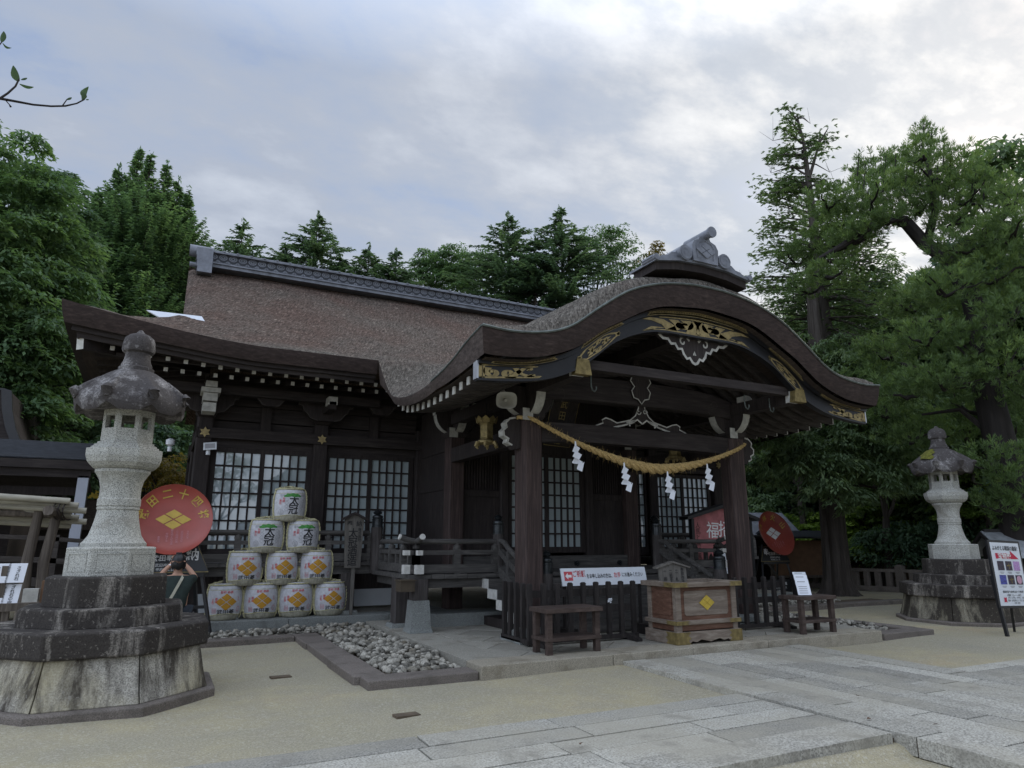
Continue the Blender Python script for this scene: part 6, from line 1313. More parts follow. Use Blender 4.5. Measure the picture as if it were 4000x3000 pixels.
def blob_leaves(blobs, per, size, asp=.42, droop=.5, clump=1.0, flat=.62, fill=.22):
    "each crown lobe carries many drooping leaf pads with gaps between them"
    C = []; D = []; Nn = []; T = []
    for (c, r) in blobs:
        c = np.array(c); r = np.array(r) if hasattr(r, '__len__') else np.array((r, r, r*.85)); area = 4*math.pi*((r[0]*r[1])**1.6+2*(r[0]*r[2])**1.6)**(1/1.6)/3**(1/1.6)
        k = max(5, int(area/(clump*clump)*1.35)); d = unit(k); d[:, 2] = np.where(d[:, 2] < -.55, -d[:, 2]*.5, d[:, 2])
        rad = np.where(RNG.random(k) < fill, RNG.uniform(.35, .75, k), RNG.uniform(.80, 1.10, k)); cc = c+d*rad[:, None]*r; t = RNG.beta(2, 2, k)*.8+.1
        m = np.maximum(12, (per*clump*clump*RNG.uniform(.6, 1.3, k))).astype(int)
        for i in range(k):
            s = clump*RNG.uniform(.55, 1.05); a = RNG.uniform(0, 6.283, m[i]); q = np.sqrt(RNG.random(m[i]))*.95; out = np.stack([np.cos(a), np.sin(a), np.zeros(m[i])], 1); lean = d[i]*np.array((1, 1, 0))
            o = out*q[:, None]*s*.72+lean*s*.25; o[:, 2] = flat*s*(np.sqrt(1-q*q*.98)-.55)-RNG.random(m[i])*.16*s; o += RNG.normal(size=(m[i], 3))*.05*s
            dr = out*(.35+q[:, None])+lean*.5+RNG.normal(size=(m[i], 3))*.45; dr[:, 2] -= droop*(.3+q); w = out*q[:, None]*.8+RNG.normal(size=(m[i], 3))*.38; w[:, 2] += .9
            C.append(cc[i]+o); D.append(dr); Nn.append(w); T.append(np.clip(t[i]+RNG.normal(size=m[i])*.06+.10*(1-q), 0, 1))
    C = np.concatenate(C); n = len(C); return C, np.concatenate(D), np.concatenate(Nn), size*RNG.uniform(.65, 1.3, n), size*asp*RNG.uniform(.7, 1.25, n), np.concatenate(T)
def limb(mb, p0, p1, r0, r1, wob=.06, n=7):
    p0 = np.array(p0, float); p1 = np.array(p1, float); L = np.linalg.norm(p1-p0); pts = [p0+(p1-p0)*t+RNG.normal(size=3)*wob*L*math.sin(math.pi*t)*.5 for t in np.linspace(0, 1, n)]; mb.tube(pts, list(np.linspace(r0, r1, n)), 7); return pts
def broadleaf(name, lab, cat, base, blobs, mat, size, per, trunk_r=.25, group=None, bark='bark_dark', **kw):
    t = thing(name, tuple(base), lab, cat, group); mb = MB(); top = np.mean([b[0] for b in blobs], 0); fork = np.array(base)+(top-np.array(base))*.45; limb(mb, np.array(base)-(0, 0, .1), fork, trunk_r, trunk_r*.7, .03)
    for c, r in blobs: p = limb(mb, fork, c, trunk_r*.5, .03, .10); [limb(mb, p[4], np.array(c)+unit(1)[0]*np.mean(r)*.8, .04, .012, .1, 5) for _ in range(4)]
    mb.build('trunk', bark, t, smooth=True); me = leaf_mesh('crown', *blob_leaves(blobs, per, size, **kw), mat); link('crown', me, t); return t
def B(px, py, rp, rng, ry=None):
    c = at(px, py, rng); d = np.linalg.norm(c-(0, 0, CAM_H)); r = rp*d/2720; z = r if ry is None else ry*d/2720; return (c, (r, r, z))
def ground_at(px, rng): p = at(px, 2113, rng); return (p[0], p[1], 0)
def conifer(name, lab, px, top_py, rng, rad, mat, sides=9, z0=1.5, droop=.25, dens=1.0, group=None, size=.42, taper=.8, lift=.12, gap=.42, bare=0.0, sparse=0.0, slope=.8):
    top = at(px, top_py, rng); h = top[2]; b = (top[0], top[1], 0); t = thing(name, b, lab, 'tree', group); mb = MB(); mb.tube([(b[0], b[1], -.1), (b[0], b[1], h*.5), (b[0], b[1], h-.1)], [.05+h*.014, .03+h*.008, .012], 8)
    C = []; D = []; Nn = []; T = []; z = z0
    while z < h-.15:
        f = (h-z)/(h-z0); r = min(rad, (slope*(h-z)+.10) if slope > .5 else (.13*(h-z)+.04*(h-z)**2+.05))*(.85+.3*RNG.random()); k = sides if f > .1 else 5
        for i in range(k):
            if RNG.random() < sparse: continue
            a = RNG.uniform(0, 6.283); L = r*RNG.uniform(.72, 1.12); m = max(5, int(L/.16*dens)); s = np.linspace(.12, 1, m); zz = z+RNG.uniform(-.2, .2)+lift*L*s-droop*L*s*s+.10*L*s**4
            P_ = np.stack([b[0]+np.cos(a)*L*s, b[1]+np.sin(a)*L*s, zz], 1)
            if RNG.random() < .35 or bare: mb.tube([P_[0]*0+(b[0], b[1], zz[0]-.05), P_[m//2], P_[-1]], [.035, .02, .008], 4, caps=False)
            if bare and RNG.random() < bare: continue
            tt = RNG.beta(2, 2)
            for sd in (-1, 1, 0):
                ang = a+sd*RNG.uniform(.6, 1.1, m); ln = size*(1.15-.55*s)*RNG.uniform(.7, 1.2, m)*(1 if sd else .8); d = np.stack([np.cos(ang), np.sin(ang), RNG.uniform(-.35, .15, m)+(.25 if sd == 0 else 0)], 1)
                C.append(P_+d*ln[:, None]*.45+RNG.normal(size=(m, 3))*.03); D.append(d); w = RNG.normal(size=(m, 3))*.35; w[:, 2] += 1; Nn.append(w); T.append(np.clip(tt+RNG.normal(size=m)*.08+.25*(s-.6), 0, 1))
        z += gap*RNG.uniform(.7, 1.2)*(.55+.45*f)
    k = 30; C.append(np.stack([b[0]+RNG.normal(size=k)*.07, b[1]+RNG.normal(size=k)*.07, h-RNG.uniform(-.25, 1.1, k)], 1)); D.append(np.stack([RNG.normal(size=k)*.45, RNG.normal(size=k)*.45, np.ones(k)], 1)); Nn.append(unit(k)); T.append(np.full(k, .55))
    k = 8; C.append(np.stack([np.full(k, b[0]), np.full(k, b[1]), h-RNG.uniform(0, .6, k)], 1)); D.append(np.stack([RNG.normal(size=k)*.3, RNG.normal(size=k)*.3, np.ones(k)], 1)); Nn.append(unit(k)); T.append(np.full(k, .5))
    C = np.concatenate(C); n = len(C); mb.build('trunk', 'bark', t, smooth=True); me = leaf_mesh('crown', C, np.concatenate(D), np.concatenate(Nn), size*RNG.uniform(.8, 1.25, n), size*.36*RNG.uniform(.7, 1.2, n), np.concatenate(T), mat); link('crown', me, t); return t
# left side
broadleaf('broadleaf_tree', 'tall spreading broadleaf tree cut by the left edge of the photo', 'tree', ground_at(-250, 27), [B(-260, 900, 330, 27), B(0, 740, 165, 27), B(50, 960, 190, 26.5), B(-80, 1180, 260, 26), B(110, 1180, 160, 25.5), B(60, 1430, 200, 25), B(-150, 1500, 240, 25), B(150, 1330, 140, 25), B(20, 1640, 170, 25)], 'leaf_broad', .26, 95, .35, asp=.34, clump=1.15)
broadleaf('broadleaf_tree', 'rounded dark broadleaf tree between the left tree and the dense conifers', 'tree', ground_at(270, 31), [B(160, 770, 110, 31), B(220, 880, 85, 31), B(240, 1040, 80, 30.5), B(150, 1000, 140, 30), B(230, 1230, 120, 30), B(210, 1450, 160, 30), B(330, 1500, 120, 30), B(280, 1640, 130, 30)], 'leaf_broad_dark', .26, 95, .3, asp=.34, clump=1.1)
broadleaf('maple_tree', 'small yellowish maple seen between the left lantern and the hall corner', 'tree', ground_at(640, 23), [B(640, 1900, 100, 23), B(600, 2010, 90, 23), B(690, 1990, 80, 23), B(560, 1890, 80, 23)], 'leaf_autumn', .13, 160, .1, clump=.5)
broadleaf('shrub', 'dark green bush under the hall eave behind the left lantern', 'shrub', ground_at(620, 26), [B(560, 1760, 110, 26), B(660, 1740, 90, 26), B(470, 1800, 110, 26), B(380, 1860, 100, 26), B(620, 2080, 120, 26)], 'leaf_broad_dark', .2, 110, .12, clump=.7)
for px, py, rd, rg, lab in ((385, 745, 2.4, 37, 'leftmost slim spire of the dense conifer clump'), (465, 655, 2.8, 38, 'tall conifer spire second from the left in the dense clump'), (545, 590, 3.0, 38.5, 'tallest twin-topped conifer spire in the middle of the dense clump'), (590, 608, 2.6, 37.5, 'tall conifer spire just right of the tallest one in the dense clump'), (655, 640, 2.3, 38, 'thinner conifer spire with sky gaps on the right half of the dense clump'), (700, 700, 2.2, 38.5, 'lower conifer spire second from the right in the dense clump'), (740, 745, 2.0, 38, 'rightmost and lowest conifer spire of the dense clump above the roof end'), (440, 880, 2.6, 36, 'short conifer in front at the left foot of the dense clump'), (600, 900, 3.2, 36, 'broad conifer in front of the dense clump, above the eave tip')):
    conifer('spire_conifer', lab, px, py, rg, rd, 'leaf_metaseq', 9, 1.2, -.10, 1.7, 'dense conifers at the left', .25, .62, .75, .38, slope=.36)
for px, py, rd, rg, lab in ((950, 868, 2.9, 46, 'small dark fir above the left end of the roof ridge'), (1120, 965, 2.4, 46, 'low fir just left of the tall middle fir above the ridge'), (1243, 838, 4.0, 46, 'tall middle fir standing alone above the roof ridge'), (1330, 1010, 2.2, 45, 'small fir tucked under the right side of the middle fir'), (1443, 962, 2.2, 46, 'left of two small slender firs above the ridge'), (1548, 980, 2.2, 45, 'right of two small slender firs above the ridge'), (1983, 838, 4.2, 44, 'left of the two big firs beside the porch gable'), (2192, 818, 4.7, 43, 'right of the two big firs beside the porch gable'), (2090, 930, 3.0, 42, 'fir filling the gap between the two big firs')):
    conifer('fir_tree', lab, px, py, rg, rd, 'leaf_fir', 8, 4, .26, 1.25, 'firs above the roof ridge', .34, .80, .20, .48, slope=.80)
broadleaf('broadleaf_tree', 'light green rounded tree above the ridge left of the big firs', 'tree', ground_at(1740, 48), [B(1690, 1060, 75, 48), B(1770, 1050, 85, 48), B(1860, 1060, 85, 48), B(1640, 1100, 70, 48), B(1760, 1150, 110, 48)], 'leaf_broad', .26, 70, .25, asp=.4, clump=1.0)
broadleaf('broadleaf_tree', 'airy pale green tree right of the big firs behind the porch roof', 'tree', ground_at(2400, 46), [B(2330, 960, 70, 46), B(2390, 930, 55, 46), B(2430, 1000, 75, 46), B(2320, 1050, 80, 46), B(2460, 1070, 60, 46)], 'leaf_broad', .24, 45, .2, asp=.4, clump=.8)
broadleaf('broadleaf_tree', 'small treetop just left of the roof ornament', 'tree', ground_at(2575, 46), [B(2565, 985, 32, 46), B(2530, 1020, 34, 46), B(2610, 1010, 30, 46)], 'leaf_autumn', .2, 70, .15)
# right side: the tall thin-crowned hinoki, the big pine, the cedar by the lantern
def sprays(C, D, Nn, T, P_, a, n, s=.5, tint=.5):
    for i in range(n):
        q = P_+RNG.normal(size=3)*s*.5; m = 15; ang = a+RNG.normal()*.8; d0 = np.array((math.cos(ang), math.sin(ang), RNG.uniform(-.5, .1))); sd = np.linspace(-1, 1, m); x = np.cross(d0, (0, 0, 1)); d = d0+x*sd[:, None]*.9; d[:, 2] -= abs(sd)*.2
        C.append(q+d*(.05+.07*RNG.random((m, 1)))); D.append(d); w = RNG.normal(size=(m, 3))*.4; w[:, 2] += 1; Nn.append(w); T.append(np.full(m, tint)+RNG.normal(size=m)*.05)
def hinoki():
    t = thing('cypress_tree', ground_at(3235, 25), 'tall thin-crowned cypress with bare twigs against the bright sky', 'tree'); mb = MB(); rg = 25
    tr = [ground_at(3245, rg), at(3240, 1700, rg), at(3235, 1400, rg), at(3200, 1100, rg), at(3170, 800, rg), at(3140, 560, rg), at(3112, 445, rg)]; mb.tube(tr, [.36, .32, .28, .22, .13, .06, .02], 9); C, D, Nn, T = [], [], [], []
    tip2 = [at(3160, 700, rg), at(3200, 560, rg), at(3235, 500, rg)]; mb.tube(tip2, [.07, .04, .015], 6)
    for i in range(190):
        py = 455+1050*RNG.random()**.75; f = (py-430)/520; px0 = 3115+(py-445)*.125; sd = RNG.choice((-1, 1)); L = (50+235*min(1, f))*RNG.uniform(.45, 1.15); dep = RNG.uniform(-2.2, 2.2)*min(1, f+.2); p0 = at(px0, py, rg); p2 = at(px0+sd*L, py-RNG.uniform(-40, 70)+max(0, f-.7)*60, rg+dep); mid = (p0+p2)/2+np.array((0, 0, .12)); mb.tube([p0, mid, p2], [.045, .025, .007], 5, caps=False)
        if RNG.random() < .18:
            for _ in range(3): mb.tube([p2, p2+RNG.normal(size=3)*.35+(0, 0, .35)], [.008, .003], 3, caps=False)
            continue
        tt = RNG.beta(2, 2)
        for s in np.linspace(.25, 1.0, 12 if f > .25 else 8): q = p0+(p2-p0)*s+np.array((0, 0, .12*math.sin(math.pi*s))); sprays(C, D, Nn, T, q, RNG.uniform(0, 6.28), int(RNG.integers(3, 6)), .27, tt)
    for p in (at(3112, 445, rg), at(3230, 500, rg), at(3150, 520, rg), at(3160, 600, rg), at(3120, 500, rg)): sprays(C, D, Nn, T, p, 0, 7, .4, .4)
    mb.build('trunk', 'bark', t, smooth=True); C = np.concatenate(C); n = len(C); link('crown', leaf_mesh('crown', C, np.concatenate(D), np.concatenate(Nn), .11*RNG.uniform(.7, 1.3, n), .024, np.concatenate(T), 'leaf_hinoki'), t)
hinoki()
def pine():
    t = thing('pine_tree', ground_at(3930, 19.5), 'big gnarled pine with layered needle pads filling the right side', 'tree'); mb = MB(); A = lambda x, y, r=19.5: at(x, y, r)
    mb.tube([ground_at(3990, 19.5), A(3955, 1950), A(3905, 1720), A(3850, 1500), A(3840, 1330), A(3790, 1150), A(3700, 1010), A(3610, 950)], [.40, .36, .33, .30, .26, .22, .19, .17], 10)
    mb.tube([A(3610, 950), A(3540, 870), A(3470, 850, 19), A(3380, 900, 18.8), A(3290, 960, 18.5), A(3200, 1010, 18.5)], [.17, .16, .13, .11, .08, .05], 8); mb.tube([A(3620, 955), A(3650, 830), A(3640, 700), A(3600, 560)], [.12, .09, .06, .03], 7)
    mb.tube([A(3700, 1010), A(3800, 930), A(3900, 870), A(4020, 740)], [.14, .1, .07, .04], 7); mb.tube([A(3840, 1330), A(3700, 1250), A(3560, 1260)], [.12, .08, .04], 6); mb.tube([A(3850, 1500), A(3700, 1480), A(3520, 1420)], [.12, .08, .04], 6); mb.tube([A(3905, 1720), A(3750, 1600), A(3600, 1620)], [.1, .06, .03], 6)
    pads = [(3110, 1010, 110, 55), (3200, 940, 130, 60), (3290, 860, 150, 70), (3230, 790, 120, 50), (3400, 780, 170, 75), (3500, 690, 160, 70), (3420, 650, 100, 45), (3610, 590, 90, 60), (3600, 520, 45, 45), (3650, 680, 170, 75), (3760, 760, 150, 75), (3550, 760, 170, 60), (3850, 830, 150, 80), (3820, 690, 60, 50), (3960, 760, 80, 60), (3930, 900, 150, 90), (3330, 930, 110, 45), (3160, 1120, 120, 55), (3250, 1060, 110, 50), (3770, 950, 130, 70), (3880, 1050, 170, 90), (3690, 1120, 150, 70), (3800, 1190, 160, 80), (3560, 1190, 130, 60), (3930, 1220, 130, 90), (3620, 1310, 160, 70), (3790, 1360, 150, 80), (3930, 1420, 130, 100), (3480, 1370, 150, 70), (3680, 1480, 170, 80), (3540, 1520, 150, 70), (3390, 1480, 110, 60), (3830, 1580, 130, 80), (3950, 1640, 110, 100), (3690, 1660, 150, 80), (3560, 1700, 120, 60), (3900, 1800, 120, 80), (3460, 1600, 110, 60), (4050, 1000, 120, 200), (4060, 1500, 120, 220), (3960, 1900, 110, 80), (4000, 2010, 90, 70), (3900, 1960, 80, 60), (3300, 950, 95, 40), (3390, 885, 95, 38), (3480, 850, 80, 34), (3590, 820, 80, 36), (3700, 860, 90, 45)]
    C, D, Nn, T = [], [], [], []
    for x, y, rx, ry in pads:
        rg = 19.5+RNG.uniform(-1.6, 1.6); c = A(x, y, rg); d = np.linalg.norm(c-(0, 0, 1.6)); R = .9*rx*d/2720; Rz = .82*ry*d/2720; k = int(165*R*R+110*R*Rz); tp = RNG.beta(2, 2)*.6+.1
        for _ in range(4): limb(mb, c+(0, 0, -Rz*.6), c+unit(1)[0]*np.array((R, R, Rz*.7))*.8, .04, .012, .1, 5)
        for _ in range(k):
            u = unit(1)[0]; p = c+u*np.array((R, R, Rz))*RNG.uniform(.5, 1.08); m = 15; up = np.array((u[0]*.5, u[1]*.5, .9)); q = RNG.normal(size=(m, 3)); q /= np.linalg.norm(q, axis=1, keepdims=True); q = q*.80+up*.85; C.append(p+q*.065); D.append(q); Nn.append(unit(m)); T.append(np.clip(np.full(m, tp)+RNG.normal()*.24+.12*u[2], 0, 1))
    for x, y in ((3355, 600), (3380, 640), (3500, 600), (3460, 610), (3640, 500), (3690, 560), (3715, 600), (3815, 640), (3850, 660), (3800, 690), (3910, 700), (3930, 730), (3610, 480), (3580, 540), (3700, 640), (3545, 610)):
        for s in range(9): p = A(x, y+s*11, 19.5)+RNG.normal(size=3)*.05; m = 12; q = unit(m)*.8+np.array((.25, 0, .9)); C.append(p+q*.08); D.append(q); Nn.append(unit(m)); T.append(np.full(m, .3))
        mb.tube([A(x, y), A(x-10, y+140)], [.015, .03], 4)
    mb.build('trunk', 'bark_dark', t, smooth=True); C = np.concatenate(C); n = len(C); link('crown', leaf_mesh('crown', C, np.concatenate(D), np.concatenate(Nn), .145*RNG.uniform(.8, 1.2, n), .020, np.concatenate(T), 'leaf_pine'), t)
pine()
def cedar():
    b = np.array((18.5, 14.67, 0)); t = thing('cedar_tree', tuple(b), 'cedar with a thick straight ridged trunk standing in the sand at the right', 'tree'); mb = MB()
    n = 22; Z = [-.05, .06, .2, .5, 1.0, 2.0, 3.5, 5.5, 8, 11]; Rr = [.62, .50, .43, .38, .35, .33, .31, .28, .22, .10]; rows = []
    for z, r in zip(Z, Rr): rows.append([(b[0]+.02*z+r*(1+(.10+.25*max(0, .4-z))*math.sin(7*a+z*.3)+.05*math.sin(13*a))*math.cos(a), b[1]+r*(1+(.10+.25*max(0, .4-z))*math.sin(7*a+z*.3)+.05*math.sin(13*a))*math.sin(a), z) for a in np.linspace(0, 2*math.pi, 57)])
    mb.grid(np.array(rows)); bl = [B(3330, 1790, 190, 22.5, 130), B(3160, 1830, 170, 22, 120), B(3450, 1900, 140, 22.5, 90), B(3250, 1960, 110, 21.5, 70), B(3060, 1760, 140, 23, 100), B(3400, 1650, 190, 23, 120), B(3230, 1620, 180, 23, 120), B(3540, 1780, 120, 23, 90), B(3330, 1480, 170, 23.5, 120), B(3180, 1420, 130, 23.5, 100)]
    for c, r in bl: limb(mb, (b[0]+.08, b[1], max(3.2, c[2]-.3)), c, .07, .02, .06)
    mb.build('trunk', 'bark', t, smooth=True); link('crown', leaf_mesh('crown', *blob_leaves(bl, 130, .20, .30, .9, .75, .6, .3), 'leaf_hinoki'), t)
cedar()
for px, rg, bl, lab in ((3170, 30, [(3120, 2080, 100, 60), (3240, 2060, 100, 60), (3060, 2140, 90, 50), (3190, 2150, 110, 60), (3300, 2110, 80, 60), (3020, 2060, 80, 50)], 'bright yellow-green maple behind the tilted red dish'), (3430, 29, [(3400, 2060, 100, 60), (3480, 2010, 90, 60), (3420, 2150, 90, 55), (3350, 2010, 80, 50)], 'yellow-green maple left of the right lantern'), (3800, 27, [(3800, 1900, 110, 80), (3860, 2000, 100, 70), (3780, 2020, 90, 60), (3900, 1860, 90, 70)], 'bright maple right of the right lantern'), (2900, 31, [(2920, 2120, 90, 60), (2880, 2050, 80, 60), (2960, 2030, 80, 50)], 'bright maple seen behind the right porch post')):
    broadleaf('maple_tree', lab, 'tree', ground_at(px, rg), [B(x, y, r, rg+RNG.uniform(-.8, .8), q) for x, y, r, q in bl], 'leaf_maple', .15, 170, .10, 'bright maples at the right', asp=.6, droop=.2, flat=.3, clump=.6)
for px, rg, lab in ((3450, 27, 'slim bare trunked tree left of the right lantern'), (3850, 26, 'slim dark tree right of the right lantern'), (3560, 30, 'slim dark tree behind the right lantern')):
    broadleaf('slender_tree', lab, 'tree', ground_at(px, rg), [B(px-60, 1700, 120, rg), B(px+60, 1620, 130, rg), B(px, 1850, 120, rg), B(px+90, 1780, 100, rg), B(px-100, 1560, 110, rg)], 'leaf_hinoki', .20, 90, .16, 'slender trees at the right', bark='bark', asp=.34, clump=.8)
for px, rg, bl, lab in ((3130, 30, [(3060, 1330, 120), (3130, 1200, 110), (3010, 1450, 100), (3180, 1400, 140), (3090, 1560, 140), (3230, 1560, 140), (3000, 1620, 120), (3160, 1700, 140)], 'fine leaved green tree filling in behind the bare cypress trunk'), (3400, 31, [(3330, 1180, 110), (3440, 1100, 90), (3400, 1280, 140), (3300, 1380, 130), (3480, 1350, 130), (3350, 1520, 150), (3480, 1560, 140), (3560, 1250, 110)], 'fine leaved green tree between the cypress trunk and the pine')):
    broadleaf('slender_tree', lab, 'tree', ground_at(px, rg), [B(x, y, r, rg+RNG.uniform(-.7, .7)) for x, y, r in bl], 'leaf_hinoki', .17, 85, .16, 'slender trees at the right', bark='bark', asp=.3, clump=.85)
# the wood behind, copies of two trees
wood = []
for v in range(3):
    bl = [((RNG.uniform(-1.9, 1.9), RNG.uniform(-1.9, 1.9), z), (RNG.uniform(1.3, 2.1),)*2+(RNG.uniform(1.0, 1.5),)) for z in (1.8, 3.0, 4.4, 5.6, 6.9, 8.2, 9.3)]
    wood.append(broadleaf('woodland_tree', 'dense green tree standing in the wood behind the shrine', 'tree', (0, 0, 0), bl, ('leaf_wood', 'leaf_broad_dark', 'leaf_wood')[v], .28, 70, .22, 'trees of the wood behind', asp=.36, droop=.7, clump=1.1))
spots = [(2860, 33, 1.0), (2990, 35, .95), (3120, 37, 1.0), (3260, 38, 1.1), (3400, 37, 1.2), (3540, 35, 1.2), (3680, 33, 1.2), (3810, 32, 1.2), (3950, 30, 1.2), (4120, 29, 1.2), (2780, 40, 1.1), (3050, 44, 1.15), (3330, 46, 1.3), (3620, 44, 1.3), (3880, 40, 1.3), (4100, 38, 1.4), (4300, 30, 1.3), (4500, 28, 1.3), (-60, 36, 1.25), (120, 38, 1.2), (330, 40, 1.15), (-300, 34, 1.3), (480, 42, 1.1), (640, 44, 1.2), (800, 48, 1.25), (1000, 52, 1.2), (1200, 54, 1.2), (1400, 55, 1.2), (1650, 55, 1.2), (1900, 52, 1.3), (2150, 52, 1.3), (2350, 50, 1.3), (2560, 48, 1.2), (2700, 44, 1.1), (-500, 30, 1.3), (3450, 52, 1.5), (3750, 52, 1.5), (3150, 54, 1.4)]
for i, (px, rg, sc_) in enumerate(spots):
    w = wood[i % 3] if i < 3 else dup(wood[i % 3]); w.location = ground_at(px, rg); w.rotation_euler = (0, 0, RNG.uniform(0, 6.28)); w.scale = (sc_, sc_, sc_*RNG.uniform(.9, 1.1))
# low undergrowth by the stone fence
broadleaf('shrub', 'low green shrubs above the stone fence at the right', 'shrub', ground_at(3300, 30), [B(x, 2190+RNG.uniform(-20, 20), 60, 30, 40) for x in range(3000, 3560, 70)], 'leaf_maple', .16, 120, .05)
broadleaf('shrub', 'dark clipped bushes behind the right lantern', 'shrub', ground_at(3700, 26), [B(x, 2180+RNG.uniform(-40, 30), 90, 27, 80) for x in range(3480, 4100, 90)], 'leaf_broad_dark', .2, 110, .05)
# ------------------------------------------------------------------ right background: fence, notice board, buildings
t = thing('stone_fence', ground_at(3330, 26.5), 'low grey stone post fence behind the cedar trunk', 'fence'); A = np.array(ground_at(2960, 28)); E_ = np.array(ground_at(3900, 25.0)); d = (E_-A)/np.linalg.norm(E_-A); nn = int(np.linalg.norm(E_-A)/.34)
for k in range(nn+1):
    p = A+(E_-A)*k/nn; w, h = (.11, .80) if k % 7 == 0 else (.075, .62)
    mb = MB().frus(p[0], p[1], .12, h, w, w, w, w); mb.frus(p[0], p[1], h, h+.05, w, w, w*.5, w*.5); mb.build('fence_post', 'kerb_brown', t)
mb = MB(); mb.beam(A+(0, 0, .66), E_+(0, 0, .66), .12, .10).beam(A+(0, 0, .08), E_+(0, 0, .08), .3, .16); mb.build('fence_rail', 'kerb_brown', t)
c = np.array((19.65, 17.0, 0)); t = thing('notice_board', tuple(c), 'roofed brown wooden notice board behind the tilted red dish', 'notice board'); U = np.array((.96, -.27, 0)); V = np.array((0, 0, 1.)); Nn = np.array((-.27, -.96, 0)); o = c-U*1.1
MB().prism([(.1, .42), (2.1, .42), (2.1, 1.62), (.1, 1.62)], o, U, V, -Nn*.06).build('board', 'notice_tan', t); mb = MB(); [mb.beam(o+U*a, o+U*a+V*1.72, .10, .10) for a in (.04, 2.16)]; mb.beam(o+V*.42+Nn*.03, o+V*.42+U*2.2+Nn*.03, .06, .08); mb.parts('frame', 'log_wood', t)
MB().prism([(-.55, -.04), (.0, .16), (.55, -.04), (.55, .02), (0, .23), (-.55, .02)], o-U*.35+V*1.72, Nn, V, U*2.9).build('little_roof', 'copper_roof', t)
c = np.array(ground_at(2985, 27)); t = thing('rest_pavilion', tuple(c), 'low pavilion with grey ribbed roof between the right post and red dish', 'building'); U = np.array((.90, -.44, 0)); Nn = np.array((-.44, -.90, 0)); o = c-U*1.8
MB().prism([(1.4, 1.75), (-.2, 2.55), (-.2, 2.62), (1.5, 1.80)], o, Nn, (0, 0, 1), U*2.6).build('roof', 'roof_tile', t); MB().prism([(-.2, 0), (.0, 0), (.0, 2.5), (-.2, 2.5)], o, Nn, (0, 0, 1), U*2.6).build('wall', 'dark_beam', t); mb = MB(); [mb.beam(o+U*a+Nn*1.1, o+U*a+Nn*1.1+(0, 0, 1.9), .12, .12) for a in (.2, 2.4)]; mb.parts('post', 'dark_wood', t)
c = np.array(ground_at(3420, 34)); t = thing('brown_hall', tuple(c), 'brown boarded building glimpsed through the trees left of the right lantern', 'building'); U = np.array((.80, -.60, 0)); Nn = np.array((-.6, -.8, 0)); o = c-U*3
MB().prism([(0, 0), (6, 0), (6, 2.7), (0, 2.7)], o, U, (0, 0, 1), -Nn*4).build('wall', 'hall_brown', t); MB().prism([(.8, 2.5), (-2, 4.2), (-4.8, 2.5), (-4.8, 2.65), (-2, 4.4), (.8, 2.65)], o-U*.6, Nn, (0, 0, 1), U*7.2).build('roof', 'copper_roof', t)
mb = MB(); [mb.prism([(a, .9), (a+.9, .9), (a+.9, 1.9), (a, 1.9)], o+Nn*.02, U, (0, 0, 1), Nn*.02) for a in (1, 3.4)]; mb.parts('shutter', 'dark_wood', t)
c = np.array(ground_at(3960, 46)); t = thing('storehouse', tuple(c), 'pale plastered building behind the trees at the right edge', 'building'); U = np.array((.72, -.69, 0)); Nn = np.array((-.69, -.72, 0)); o = c-U*5
MB().prism([(0, 0), (12, 0), (12, 3.3), (0, 3.3)], o, U, (0, 0, 1), -Nn*5).build('wall', 'grey_post', t); MB().prism([(.9, 3.1), (-2.5, 4.8), (-5.9, 3.1), (-5.9, 3.3), (-2.5, 5.0), (.9, 3.3)], o-U*.6, Nn, (0, 0, 1), U*13).build('roof', 'roof_tile', t)
c = np.array(ground_at(3960, 19.5)); t = thing('small_hut', tuple(c), 'black open hut with a pale metal roof behind the museum sign', 'hut'); U = np.array((.80, -.60, 0)); Nn = np.array((-.60, -.80, 0)); o = c-U*.4
mb = MB().prism([(-.62, 0), (.62, 0), (.62, 1.4), (0, 1.72), (-.62, 1.4)], o, Nn, (0, 0, 1), U*.06); mb.prism([(-.62, 0), (-.56, 0), (-.56, 1.4), (-.62, 1.4)], o, Nn, (0, 0, 1), U*2.6); mb.beam(o+Nn*.6+U*2.5, o+Nn*.6+U*2.5+(0, 0, 1.4), .1, .1); mb.beam(o+Nn*.6, o+Nn*.6+(0, 0, 1.4), .1, .1); mb.beam(o+Nn*.62+(0, 0, 1.38), o+Nn*.62+U*2.6+(0, 0, 1.38), .1, .12); mb.parts('hut_frame', 'black_paint', t)
MB().prism([(.95, 1.24), (0, 1.76), (-.95, 1.24), (-.95, 1.29), (0, 1.82), (.95, 1.29)], o-U*.25, Nn, (0, 0, 1), U*3.1).build('roof', 'hut_roof', t); MB().prism([(.98, 1.18), (0, 1.72), (-.98, 1.18), (-.98, 1.27), (0, 1.80), (.98, 1.27)], o-U*.28, Nn, (0, 0, 1), U*.06).build('gable_board', 'black_paint', t); MB().beam(o-U*.2+(0, 0, 1.83), o+U*2.8+(0, 0, 1.83), .10, .07).build('ridge_cap', 'black_paint', t)
for i, a in enumerate((.75, 1.3)):
    o2 = st.copy(); COL.objects.link(o2); p = o+Nn*.70+U*a+np.array((0, 0, 1.30)); o2.location = tuple(p); o2.rotation_euler = (0, 0, -.6); o2.scale = (.6, 1, .75); tag(o2, ('left', 'right')[i]+' white paper streamer hanging under the small hut roof', 'paper streamer', 'paper streamers on the hut')
